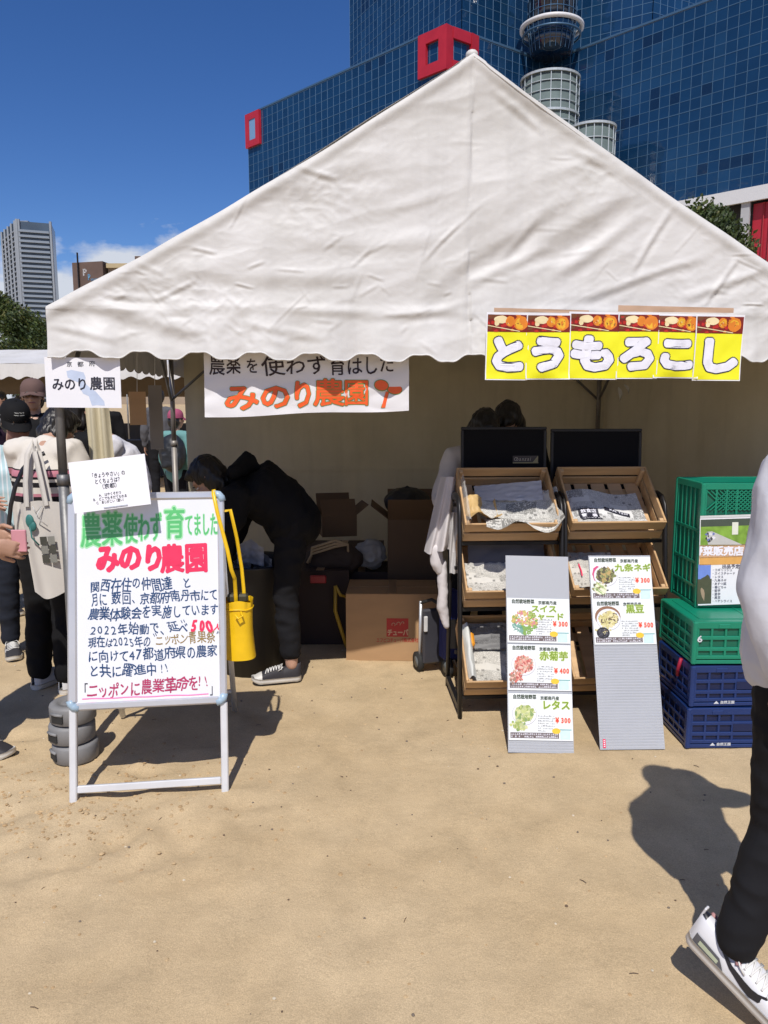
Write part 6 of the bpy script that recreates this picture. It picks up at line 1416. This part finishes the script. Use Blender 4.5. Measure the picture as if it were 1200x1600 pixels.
def lump(name, label, cat, c, r3, mt, seed, amp=.03, sc=9, handle=None):
    m = MB(); m.sphere((0, 0, r3[2] * .9), r3, 24, 18)
    me = remeshed(m, .012, 1, wrinkle(amp, sc, (1, 1, 1), seed)); zmin = min(v.co.z for v in me.vertices)
    for v in me.vertices: v.co.z -= zmin
    me.materials.clear(); me.materials.append(mt); o = thing(name, label, cat, c); put(me, 'bag_body', o)
    if handle:
        m = MB(); m.tube([(-handle * .5, 0, r3[2] * 1.5), (-handle * .4, -.02, r3[2] * 2.0), (0, -.03, r3[2] * 2.25), (handle * .4, -.02, r3[2] * 2.0), (handle * .5, 0, r3[2] * 1.5)], .007, 6); m.build('handle', mt, o, True)
    return o
q = atd(578, 885, 5.05); lump('plastic_bag', 'crumpled whitish plastic bag on the heap of boxes', 'bag', V(q.x, 5.05, q.z - .02), (.10, .09, .09), plb, 3, .03, 14)
q = atd(636, 812, 5.1); lump('black_bag', 'round black bag sitting on the tall dark cardboard box', 'bag', V(q.x, 5.12, q.z), (.15, .13, .10), mat('black_nylon', (.014, .016, .02), .5, bump=.3, bscale=30), 8, .02, 8, .10)
q = atd(533, 905, 4.9); lump('tote_bag', 'dark patterned tote bag with tan handles in the heap behind the bending person', 'bag', V(q.x - .05, 4.95, q.z), (.19, .12, .11), mat('dark_brown_fabric', (.05, .035, .028), .8), 12, .02, 9)
m = MB(); q = atd(512, 865, 4.86)
for k in range(3): m.tube([V(q.x - .13 + .01 * k, 4.85 + .02 * k, q.z - .06), V(q.x - .10, 4.85, q.z + .0 + .02 * k), V(q.x + .05, 4.84, q.z + .05 + .02 * k), V(q.x + .13, 4.86, q.z + .06), V(q.x + .13, 4.88, q.z - .02)], .009, 6)
o = m.build('bag_handles', mat('tan_webbing', (.42, .33, .22), .7), None, True); tag(o, 'tan webbing handles looping over the dark tote bag', 'strap')
q = atd(527, 955, 4.62); m = MB(); m.tube([V(q.x - .01, 4.62, q.z + .16), V(q.x - .012, 4.62, q.z), V(q.x + .03, 4.62, q.z - .14), V(q.x + .06, 4.62, .02)], .012, 7); m.tube([V(q.x - .01, 4.62, q.z + .16), V(q.x + .02, 4.63, q.z + .10), V(q.x + .06, 4.64, q.z + .085)], .010, 7); o = m.build('yellow_hose', mat('yellow_plastic', (.42, .27, .03), .4), None, True); tag(o, 'yellow plastic handle curving beside the logo box', 'handle')
q = atd(492, 905, 4.66); m = MB(); m.box((q.x + .02, 4.66, q.z), (.10, .02, .05), bev=.006); o = m.build('red_packet', mat('red_packet', (.30, .02, .03), .4), None); tag(o, 'red printed packet on the dark carton', 'packet')
# black tub with white bags, in front of the bending person
q = atd(395, 900, 4.35)
o = thing('dark_tub', 'low dark container with white paper and bags that the bending person reaches into', 'container', (q.x, 4.35, 0)); m = MB(); m.lathe([(.0, .0), (.20, 0), (.24, .62), (.25, .63), (.245, .64), (.22, .62), (.18, .03), (0, .03)], 28); m.build('tub_body', mat('black_plastic', (.012, .012, .014), .5), o, True)
for k, (px, py, s_) in enumerate(((392, 868, .10), (412, 880, .075), (378, 885, .07))):
    q2 = atd(px, py, 4.30 + .04 * k); m = MB(); m.grid(16, 16, lambda u, v: (q2.x + (u - .5) * s_ * 1.6, 4.28 + .05 * k + .04 * math.sin(u * 5) + crumple(u * .4, v * .4, k * 7 + 3, .02), q2.z - .05 + s_ * 1.4 * v * (1 - .5 * abs(u - .5)))); oo = m.build('white_bag', mat('white_bag_paper', (.50, .50, .52), .5), None, True); tag(oo, ('largest white paper bag sticking out of the dark container', 'small white bag at the right rim of the dark container', 'white bag low at the left rim of the dark container')[k], 'bag')
# hand trolley
q = atz(684, 1062, 0); tr = thing('folding_trolley', 'folded luggage trolley with two wheels beside the left rack', 'trolley', (q.x + .015, q.y + .05, 0), R(18))
for k, (x, y, r__) in enumerate(((.035, -.02, .062), (-.085, .12, .058))): m = MB(); m.tube([(x - .014, y, r__), (x + .014, y, r__)], r__, 24); w_ = m.build('wheel', dkr, tr, True); m = MB(); m.tube([(x - .016, y, r__), (x + .016, y, r__)], r__ * .55, 16); m.build('rim', mat('wheel_grey', (.12, .13, .13), .5), w_, True)
m = MB(); m.tube([(-.085, .10, .06), (-.08, .10, .42)], .009, 8); m.build('frame_tube', alu, tr, True); m = MB(); m.tube([(.03, .02, .06), (.03, .02, .40)], .009, 8); m.build('frame_tube', alu, tr, True)
m = MB(); m.tube([(-.08, .10, .41), (-.03, .06, .435), (.03, .02, .40)], .010, 8); m.build('handle', dkr, tr, True)
m = MB(); m.box((-.02, .07, .22), (.12, .035, .32), bev=.01); m.build('folded_board', mat('dark_grey_plastic', (.04, .04, .05), .5), tr)
m = MB(); m.box((.055, .0, .30), (.10, .09, .40), bev=.015); m.build('navy_cover', mat('navy_fabric', (.010, .018, .12), .7), tr)
m = MB(); m.box((-.07, .045, .30), (.022, .015, .09), bev=.004); m.build('white_clip', mat('white_plastic', (.6, .6, .6), .4), tr)
# cardboard pieces hung inside the left opening
for k, (a, b, c, d, dd_, lab) in enumerate(((204, 229, 612, 664, 4.0, 'small brown cardboard piece hanging in the open left side of the tent'), (236, 256, 602, 702, 4.15, 'long grey cardboard strip hanging next to the small brown piece'))):
    p_ = atd((a + b) / 2, d, dd_); t_ = atd((a + b) / 2, c, dd_); o = thing('cardboard_tag', lab, 'cardboard', frame(p_, R(14 - 20 * k), 0, R((-4, -5)[k])).translation, R(12), group=None)
    h = t_.z - p_.z; w = (b - a) / FPX * dd_; m = MB(); m.box((0, 0, h / 2), (w, .004, h)); m.build('sheet', (card, mat('grey_board', (.22, .20, .18), .8))[k], o); m = MB(); m.tube([(0, 0, h), (.01, .0, h + .22)], .0015, 5); m.build('string', MATS['white_plastic'], o)
# garment hung over the rack side
# ------------------------------------------------------------------ the people
cot = lambda n_, c_, **k: mat(n_, c_, k.pop('r', .85), var=k.pop('var', .05), scale=9, bump=.25, bscale=55, bdist=.003, spec=.2)
blackc = cot('black_cloth', (.008, .008, .009)); blackj = cot('black_jeans', (.010, .010, .012)); navy = cot('dark_jeans', (.014, .017, .026)); whitec = cot('white_cloth', (.64, .63, .66)); greyw = cot('pale_grey_sweat', (.56, .57, .62)); denim = cot('blue_denim', (.022, .050, .085), var=.3); whites = cot('white_sheer', (.62, .59, .60))
solew = mat('white_sole', (.62, .60, .56), .5, bump=.1, bscale=60, bdist=.001); upw = mat('white_leather', (.66, .66, .68), .38, var=.03, bump=.15, bscale=25, bdist=.003); upb = mat('black_canvas', (.025, .023, .028), .7, bump=.2, bscale=200, bdist=.001); lacew = mat('white_lace', (.66, .65, .62), .7); swk = mat('black_leather', (.015, .015, .02), .35)
sh_conv = (solew, upb, solew, lacew, None); sh_white = (solew, upw, None, lacew, swk); sh_bw = (solew, upb, None, lacew, upw)
# foreground passer-by
FR = 45
fp = V(1.052, 1.86, 0)
_fi = (Matrix.Translation(fp) @ Matrix.Rotation(R(45), 4, 'Z')).inverted()
_an = _fi @ atd(1150, 1474, 1.76)
ppose = dict(waist=(0, -.005, 1.02), pelvis=(0, 0, .90), chest=(0, -.01, 1.20), neck=(0, -.005, 1.375), head=(-.01, -.06, 1.53), shL=(.165, 0, 1.33), shR=(-.165, 0, 1.33), hiL=(.085, 0, .87), hiR=(-.085, .0, .87),
             elR=(-.195, .03, 1.07), wrR=(-.20, -.03, .86), elL=(.245, -.03, 1.09), wrL=(.26, -.17, 1.20), knL=(.095, -.16, .48), anL=(.09, -.20, .09), knR=(-.085, .0, .47), anR=tuple(_an))
for k_ in ppose:
    if k_ not in ('anR', 'anL'): ppose[k_] = (ppose[k_][0], ppose[k_][1], ppose[k_][2] * 1.045)
ppose['pelvis'] = (0, 0, .965)
fo, FJ, FHM, fs_ = person('passer-by at the right edge in pale sweatshirt, black trousers and white sneakers', fp, R(FR), ppose, H=1.64, top=greyw, trousers=blackj, shoes=None, hair='bob', topfit=1.13, legfit=.92, wr_amp=.85, curl=(.15, .5), palms=((0, -1, .2), None), hem=.84, fine=.007, female=True)
def big_shoe(side, M):
    parts, sf = shoe_mesh((solew, upw, None, lacew, swk), side, .315); base = None
    for nm, me in parts:
        if nm == 'sole': base = put(me, 'shoe', fo, M=M)
        else: put(me, nm, base)
    m = MB(); m.grid(18, 6, lambda u, v: sf(.06 + .30 * u * (1 - .25 * v), .0 + .10 * v + .0, .0022)); put(m.mesh('heel_panel', mat('grey_mesh', (.10, .10, .11), .6), True), 'heel_panel', base)
    m = MB(); m.grid(14, 3, lambda u, v: sf(.11 + .18 * u, .02 + .045 * v, .0038)); put(m.mesh('air_window', mat('pale_green_gel', (.45, .50, .36), .15), True), 'air_window', base)
    m = MB(); m.grid(8, 8, lambda u, v: sf(.0 + .055 * u, .55 + (v - .5) * .40 + .0, .0025)); put(m.mesh('heel_tab', swk, True), 'heel_tab', base)
    m = MB(); m.grid(6, 6, lambda u, v: sf(.37 + .05 * u, .30 + .12 * v, .004)); put(m.mesh('eyelet_patch', swk, True), 'eyelet_patch', base)
    m = MB(); m.tube([sf(.05 + .36 * i / 16, .72 - .42 * i / 16 + .25 * math.sin(i / 16 * PI), .006) for i in range(17)], .007, 8); put(m.mesh('padded_collar', mat('pink_lining', (.42, .22, .22), .8), True), 'padded_collar', base)
    m = MB(); m.box((0, .058, .098), (.018, .006, .035), bev=.002); put(m.mesh('pull_tab', upw), 'pull_tab', base)
big_shoe(-1, Matrix.Translation(FJ['anR']) @ Euler((R(24), 0, R(-4)), 'XYZ').to_matrix().to_4x4() @ Matrix.Translation((0, .036, -.095)))
big_shoe(1, Matrix.Translation(FJ['anL']) @ Matrix.Translation((0, -.01, -.088)))
# person bending over inside the tent
bd = V(-.50, 4.20, 0)
bp_ = dict(pelvis=(.0, .03, .88), waist=(-.06, .02, .97), chest=(-.19, .0, 1.07), neck=(-.335, -.01, 1.12), head=(-.455, -.03, 1.13), shL=(-.27, -.17, 1.05), shR=(-.27, .16, 1.05), elL=(-.36, -.19, .80), wrL=(-.40, -.13, .62), elR=(-.36, .16, .82), wrR=(-.44, .10, .64),
           hiL=(.0, -.08, .86), hiR=(.0, .11, .86), knL=(-.04, -.09, .47), anL=(-.01, -.11, .10), knR=(-.10, .13, .47), anR=(-.10, .12, .10))
bo, BJ, BHM, _ = person('person in black hooded jacket bending over inside the tent, in black canvas sneakers', bd, 0, bp_, H=1.66, top=blackc, trousers=blackj, shoes=sh_conv, hair='bob', headrot=(R(50), 0, R(-90)), topfit=1.24, wr_amp=1.4, legfit=.98, shoerot=((0, 0, R(-78)), (0, 0, R(-92))), hood=False, bareankle=True, hem=.86)
m = MB(); q_ = V(-.25, 0, 1.12)
loft(m, [q_ + V(-.05, -.09, .05), q_ + V(.01, 0, .09), q_ + V(-.03, .09, .05)], [.045, .055, .045], n=12); loft(m, [q_ + V(-.02, 0, .05), q_ + V(-.005, 0, .135)], [.05, .018], n=10); loft(m, [q_ + V(.02, 0, .08), q_ + V(.09, 0, .055)], [.035, .012], n=10)
t = remeshed(m, .010, 2, wrinkle(.008, 12, (1, 1, 1), 4)); t.materials.clear(); t.materials.append(blackc); put(t, 'hood', bo)
# two people behind the racks
w1_ = atd(742, 700, 4.35); rel = dict(pelvis=(.0, .05, .80), waist=(0, .0, .93), chest=(0, -.06, 1.10), neck=(0, -.10, 1.27), head=(0, -.16, 1.39), shL=(.16, -.08, 1.23), shR=(-.16, -.08, 1.23), elL=(.24, -.10, .98), wrL=(.26, -.10, .76), elR=(-.24, -.14, 1.00), wrR=(-.22, -.32, .92), hiL=(.085, .05, .78), hiR=(-.085, .05, .78), knL=(.10, -.05, .44), knR=(-.10, -.05, .44))
person('black-haired person in a loose white shirt crouching behind the left rack', V(w1_.x + .03, 4.46, 0), R(6), {k: v for k, v in rel.items() if 'L' not in k or k in ('shL', 'hiL', 'knL', 'elL', 'wrL')}, H=1.56, top=whites, trousers=blackj, shoes=sh_conv, hair='bob', topfit=.95, headrot=(R(52), 0, R(10)))
w2_ = atd(803, 690, 4.40)
person('person in black whose dark hair shows above the left blackboard', V(w2_.x, 4.62, 0), R(-8), {k: (v[0], v[1], v[2] + .035) for k, v in rel.items()}, H=1.62, top=blackc, trousers=blackj, shoes=sh_conv, hair='bob', headrot=(R(55), 0, R(-14)))
# the white smock hanging at the side of the left rack (sleeve, hem and cuff)
gmt = MB()
A0 = [atd(698, 748, 3.98), atd(716, 745, 3.98)]
def smock(u, v):
    tl_, tr2 = (691, 716); l = 688 + (663 - 688) * v; r__ = 716 + (712 - 716) * v; px = l + (r__ - l) * u; py = 745 + (862 - 745) * v + (3 * math.sin(u * 7) if v > .95 else 0); p_ = atd(px, py, 4.02 - .10 * math.sin(u * 2.6)); p_.y += .022 * math.sin(u * 15 + v * 2.5) * (.3 + v); return p_
gmt.grid(34, 34, smock); o = gmt.build('white_smock', whites, None, True); tag(o, 'white loose smock hem hanging down beside the left rack', 'garment')
m = MB()
def slv(pts, rr): loft(m, [atd(a, b, 3.98) for a, b in pts], rr, n=14)
slv([(682, 858), (683, 880), (688, 893)], [.030, .034, .022]); t = remeshed(m, .008, 3, wrinkle(.010, 14, (1, 1, .6), 2)); t.materials.clear(); t.materials.append(whites); o = put(t, 'white_cuff'); tag(o, 'rolled white cuff showing under the smock hem', 'garment')
m = MB(); slv([(690, 880), (692, 915), (691, 950), (698, 978)], [.024, .026, .028, .016]); t = remeshed(m, .008, 3, wrinkle(.008, 14, (1, 1, 1), 6)); t.materials.clear(); t.materials.append(whites); o = put(t, 'white_cloth_bundle'); tag(o, 'white cloth bundle hanging low between the trolley and the rack', 'cloth')
m = MB(); m.grid(10, 24, lambda u, v: atd(702 + 13 * u, 800 + 96 * v, 3.93) + V(0, .012 * math.sin(u * 9 + v * 6), 0)); o = m.build('clear_plastic_sleeve', mat('glossy_plastic', (.50, .49, .49), .12, bump=.3, bscale=14), None, True); tag(o, 'glossy plastic sleeve hanging beside the left leg of the rack', 'plastic')

# left side crowd
def striped(name, base, bands, vert=None):
    m = bpy.data.materials.new(name); m.use_nodes = True; N, L = nodes_of(m); b = N['Principled BSDF']; b.inputs['Roughness'].default_value = .85; b.inputs['Specular IOR Level'].default_value = .2
    t = N.new('ShaderNodeTexCoord'); s_ = N.new('ShaderNodeSeparateXYZ'); L.new(t.outputs['Object'], s_.inputs[0]); rp = N.new('ShaderNodeValToRGB'); rp.color_ramp.interpolation = 'CONSTANT'
    mr = N.new('ShaderNodeMapRange'); 
    if vert:
        mm_ = N.new('ShaderNodeMath'); mm_.operation = 'FRACT'; k_ = N.new('ShaderNodeMath'); k_.operation = 'MULTIPLY'; k_.inputs[1].default_value = vert; L.new(s_.outputs[0], k_.inputs[0]); L.new(k_.outputs[0], mm_.inputs[0]); L.new(mm_.outputs[0], rp.inputs[0])
    else: mr.inputs['From Min'].default_value = .7; mr.inputs['From Max'].default_value = 1.5; L.new(s_.outputs[2], mr.inputs['Value']); L.new(mr.outputs[0], rp.inputs[0])
    e = rp.color_ramp.elements; e[0].position = 0; e[0].color = (*base, 1); e[1].position = .999; e[1].color = (*base, 1)
    for z, c in bands: x = e.new(z if vert else (z - .7) / .8); x.color = (*c, 1)
    L.new(rp.outputs[0], b.inputs['Base Color']); nb = N.new('ShaderNodeTexNoise'); nb.inputs['Scale'].default_value = 30; bp2 = N.new('ShaderNodeBump'); bp2.inputs['Strength'].default_value = .3; bp2.inputs['Distance'].default_value = .005; L.new(t.outputs['Object'], nb.inputs['Vector']); L.new(nb.outputs['Fac'], bp2.inputs['Height']); L.new(bp2.outputs[0], b.inputs['Normal']); return m
cream = (.62, .58, .52); pk = (.50, .20, .25); kk = (.015, .013, .015)
strp = striped('striped_knit', cream, [(1.150, kk), (1.160, pk), (1.192, kk), (1.200, cream), (1.030, kk), (1.060, pk), (1.078, cream), (1.108, kk), (1.132, cream)])
tealst = striped('teal_striped_cotton', (.42, .58, .62), [(.4, (.68, .72, .74)), (.75, (.42, .58, .62))], vert=42)
back_ = dict(neck=(0, -.05, 1.33), head=(.02, -.16, 1.40), chest=(0, -.02, 1.17), shL=(.17, -.02, 1.29), shR=(-.17, -.02, 1.29), elL=(.22, -.10, 1.06), elR=(-.23, -.09, 1.05), wrL=(.12, -.30, 1.08), wrR=(-.12, -.29, 1.08), pelvis=(0, 0, .88), waist=(0, .0, .99), hiL=(.085, 0, .85), hiR=(-.085, 0, .85))
q = atd(62, 700, 3.98); so, SJ, _, _ = person('person seen from behind in cream shirt with pink and black stripes', V(q.x, 4.0, 0), R(160), back_, H=1.60, top=strp, trousers=blackc, shoes=(solew, upw, None, lacew, None), hair='bob', headrot=(R(40), 0, R(-12)), topfit=1.12, legfit=1.15, hem=.84)
# cross-body strap and tote bag
m = MB(); ribbon(m, [atd(14, 820, 3.86), atd(17, 790, 3.84), atd(24, 760, 3.83), atd(36, 733, 3.83), atd(52, 715, 3.85), atd(70, 708, 3.88)], .022, (0, -1, 0)); o = m.build('shoulder_strap', swk, so, True); o.matrix_parent_inverse = Matrix.Translation(so.location).inverted() if False else (Matrix.Translation(V(q.x, 4.0, 0)) @ Matrix.Rotation(R(160), 4, 'Z')).inverted()
tb = thing('tote_bag', 'white canvas tote bag with printed panel and small teal pouch', 'bag', (atd(78, 850, 3.74).x, 3.72, atd(78, 922, 3.74).z), R(-6), roll=R(-4)); canv = mat('tote_canvas', (.56, .53, .49), .85, var=.05, bump=.2, bscale=90, bdist=.002)
m = MB(); m.grid(22, 22, lambda u, v: ((u - .5) * (.17 + .035 * v), -.035 * math.sin(u * PI) * (1 - v * .4) + .006 * math.sin(u * 9 + v * 4), .44 * v - .03 * math.sin(u * PI) * (1 - v) + .015 * math.sin(u * PI) * v)); m.grid(22, 22, lambda u, v: ((u - .5) * (.17 + .035 * v), .045 * math.sin(u * PI) * (1 - v * .4), .44 * v - .03 * math.sin(u * PI) * (1 - v)), flip=True); m.build('bag_body', canv, tb, True)
for y, dz in ((-.02, 0), (.02, .01)): m = MB(); ribbon(m, [(-.05, y - .01, .43), (-.045, y, .55), (-.03, y + .02, .68), (-.01, y + .05, .74), (.01, y + .02, .68), (.035, y, .55), (.05, y - .01, .43)], .026, (0, -1, 0)); m.build('handle', canv, tb, True)
m = MB(); 
for i in range(2):
    for j in range(3): m.cur = (i + j) % 2; rect(m, .0 + .040 * i, .036 + .040 * i, .15 + .045 * j, .19 + .045 * j, .038)
m.build('printed_panel', [ink('tote_print_dark', (.06, .06, .05)), ink('tote_print_grey', (.22, .22, .20))], tb)
m = MB(); m.sphere((-.035, -.045, .36), (.022, .010, .034), 12, 8); m.sphere((-.025, -.045, .335), (.020, .010, .026), 10, 8); m.tube([(-.035, -.05, .34), (-.03, -.055, .28), (.0, -.05, .24)], .004, 5); m.build('teal_pouch', mat('teal_mesh', (.03, .16, .15), .6), tb, True)
m = MB(); m.tube([(-.02, -.03, .43), (.0, -.045, .40), (.03, -.03, .43), (.0, -.05, .38), (.05, -.04, .33)], .0025, 5); m.build('tied_cord', MATS['white_plastic'], tb, True)
# brown cap man
q = atd(112, 680, 4.75)
person('person in a black hooded coat directly behind the left tent pole', V(q.x, 4.75, 0), R(150), dict(head=(0, -.07, 1.47), neck=(0, -.02, 1.33), shL=(.17, 0, 1.29), shR=(-.17, 0, 1.29), chest=(0, 0, 1.18)), H=1.58, top=blackc, trousers=blackj, shoes=sh_bw, hair='bob', topfit=1.2, wr_amp=1.3)
q = atd(-30, 680, 5.4)
person('person in dark purple and black at the left border behind the crowd', V(q.x, 5.4, 0), R(60), dict(wrL=(.15, -.28, 1.05), wrR=(-.10, -.30, 1.10)), H=1.60, top=cot('dark_purple_cloth', (.030, .015, .028)), trousers=blackj, shoes=sh_bw, hair='short', topfit=1.15)
q = atd(52, 620, 6.0)
person('man in a brown cap and dark glasses with black clothes standing in the crowd', V(q.x, 6.0, 0), R(14), None, H=1.695, top=blackc, trousers=navy, shoes=sh_bw, hair='short', cap=(cot('brown_cap_cloth', (.135, .085, .075)), None), glasses=True, headrot=(R(0), 0, R(4)))
q = atd(16, 650, 4.6)
person('person in a black lettered cap and teal striped shirt looking down', V(q.x, 4.62, 0), R(30), dict(head=(.01, -.085, 1.425), neck=(0, -.02, 1.275), shL=(.17, 0, 1.22), shR=(-.17, 0, 1.22), chest=(0, 0, 1.12), elL=(.22, -.02, 1.04), elR=(-.23, .0, 1.05), wrL=(.15, -.25, 1.0), wrR=(-.15, -.24, 1.0)), H=1.58, top=tealst, trousers=navy, shoes=sh_bw, hair='short', cap=(blackc, [('New York', -.026, .030, .098, .009), ('NATIONAL', -.030, .034, .084, .008)]), headrot=(R(26), 0, R(8)), mask=cot('skin_tone_mask', (.26, .14, .12)))
q = atd(122, 680, 5.3)
person('person in black clothes half hidden behind the tent pole and the name sign', V(q.x, 5.3, 0), R(70), None, H=1.66, top=blackc, trousers=blackj, shoes=sh_bw, hair='fringe', topfit=1.1, headrot=(R(15), 0, 0))
q = atd(203, 700, 6.2)
wp_, WJ, _, _ = person('person in a white shirt with a black backpack bending beyond the open tent side', V(q.x + .02, 6.2, 0), R(-70), dict(neck=(0, -.16, 1.24), head=(0, -.28, 1.28), chest=(0, -.09, 1.10), shL=(.16, -.14, 1.20), shR=(-.16, -.14, 1.20), elL=(.2, -.26, 1.0), elR=(-.2, -.26, 1.0), wrL=(.12, -.42, .92), wrR=(-.12, -.42, .92), waist=(0, -.02, 1.0)), H=1.62, top=whitec, trousers=blackj, shoes=sh_bw, hair='bob', topfit=1.1)
m = MB(); m.sphere((0, .13, 1.08), (.14, .10, .21), 20, 14); t = remeshed(m, .014, 2, wrinkle(.012, 9, (1, 1, 1), 3)); t.materials.clear(); t.materials.append(MATS['black_nylon']); bpk = tag(put(t, 'backpack'), 'black backpack worn by the bending white shirt person', 'backpack'); bpk.location = (q.x + .02, 6.2, 0); bpk.rotation_euler = (R(15), 0, R(-70))
q = atd(276, 690, 8.2)
person('distant person with pink hat and teal top beyond the rear tent pole', V(q.x, 8.2, 0), R(150), None, H=1.44, top=cot('teal_top', (.14, .30, .29)), trousers=blackj, shoes=sh_bw, hair='short', cap=(cot('pink_hat', (.36, .08, .15)), None), fine=.014)
m = MB(); m.sphere((0, 0, 0), (.14, .10, .20), 16, 12); m.box((0, -.06, -.08), (.18, .08, .14)); t = remeshed(m, .014, 2, wrinkle(.012, 9, (1, 1, 1), 5)); t.materials.clear(); t.materials.append(MATS['black_nylon']); o = put(t, 'backpack'); o.location = (q.x, 8.02, 1.0); tag(o, 'black backpack on the back of the pink hat person', 'backpack')
q = atd(10, 620, 12.6)
person('small distant person in a white top standing under the white tents', V(q.x - .1, 12.6, 0), R(-20), None, H=1.68, top=whitec, trousers=blackj, shoes=sh_bw, hair='short', fine=.016)
for k, (px, dd_, c_, lab, rz_) in enumerate(((30, 12.9, blackc, 'distant person in black under the white tents, right of the white top', 30), (158, 9.5, blackc, 'distant person in black seen left of the gathered tent curtain', 10), (248, 11.5, cot('grey_top', (.10, .10, .11)), 'distant person in grey near the long cardboard strip', 200), (-60, 7.0, cot('mustard_top', (.35, .22, .03)), 'person in mustard yellow just outside the left of the crowd', 80), (88, 8.4, cot('grey_jacket', (.20, .21, .23)), 'person in a grey jacket behind the name sign', 170))):
    q = atd(px, 620, dd_); person(lab, V(q.x, dd_, 0), R(rz_), None, H=1.62 + .04 * (k % 3), top=c_, trousers=blackj, shoes=sh_bw, hair=('short', 'bob')[k % 2], fine=.016)
# denim jacket person at the left edge
q = V(-1.93, 3.10, 0)
person('person in blue denim jacket and jeans reaching in from the left edge', q, R(100), dict(elR=(-.25, -.10, 1.08), wrR=(-.16, -.36, .98), elL=(.25, -.02, 1.08), wrL=(.20, -.24, .98), anL=(.10, -.12, .09), knL=(.09, -.10, .48), anR=(-.10, .16, .09), knR=(-.09, .03, .48)), H=1.62, top=denim, trousers=cot('mid_denim', (.03, .06, .13)), shoes=sh_bw, hair='short', topfit=1.05, hem=.70, shoerot=((0, 0, R(-22)), (0, 0, 0)), curl=(.5, .7))
m = MB(); q2 = atd(30, 845, 3.05); m.box((q2.x, 3.05, q2.z), (.060, .012, .09), bev=.003); o = m.build('pink_phone', mat('pink_card', (.62, .28, .32), .5), None); tag(o, 'pink folded leaflet held by the denim jacket person', 'leaflet')

# ------------------------------------------------------------------ neighbouring tents
def simple_tent(label, M, w, d, ze, zr, mt=canvas, n_s=24, group=None, leg=True):
    o = thing('market_tent', label, 'tent', M=M, group=group); zv = ze - .22
    for sg in (0, 1):
        m = MB(); m.grid(40, 12, lambda u, v: (w * u, (d / 2) * v if sg == 0 else d - (d / 2) * v, ze + (zr - ze) * v + .02 * noise.noise(V(u * w * 1.5, v * 3, sg)) - .03 * math.sin(u * PI) * math.sin(v * PI)), flip=bool(sg)); m.build('roof_cloth', mt, o, True)
    for y in (-.01, d + .01): m = MB(); m.grid(160, 4, lambda u, v: (w * u, y + .01 * math.sin(u * n_s * 6.28), (zv + .025 * math.cos(u * n_s * 2 * PI)) * (1 - v) + ze * v)); m.build('valance', mt, o, True)
    for x in (-.01, w + .01):
        m = MB(); m.grid(40, 8, lambda u, v: (x, d * u, (zv + .025 * math.cos(u * 12 * 2 * PI)) * (1 - v) + (ze + (zr - ze) * (1 - abs(2 * u - 1))) * v)); m.build('gable_cloth', mt, o, True)
    for x in (0, w / 2, w):
        for y in (0, d): m = MB(); m.tube([(x, y, 0), (x, y, ze)], .022, 8); m.build('pole', polem, o, True)
    m = MB(); m.box((w / 2, d - .3, .4), (w * .8, .5, .7)); m.build('counter', mat('dark_counter', (.03, .03, .035), .7), o)
    m = MB(); m.grid(10, 4, lambda u, v: (w * u, d - .05, ze - .45 + .45 * v)); m.build('back_curtain', mat('shade_curtain', (.16, .12, .08), .8), o)
    return o
q = atd(-200, 600, 12.3); simple_tent('long white tent beyond the crowd with scalloped valance, at the left', frame(V(q.x, 12.3, 0), R(0)), 7.0 - .45, 3.6, 2.11, 2.44)
q = atd(330, 600, 21); simple_tent('white tent farther away seen between the poles', frame(V(q.x - 6.6, 23, 0), R(3)), 7.2, 3.6, 2.1, 2.9)
q = atd(1192, 398, 7.6); simple_tent('white neighbouring tent whose roof edge shows at the right above the roof slope', frame(V(q.x - .05, 7.6, 0), R(5)), 5.4, 3.6, 2.2, 2.98)
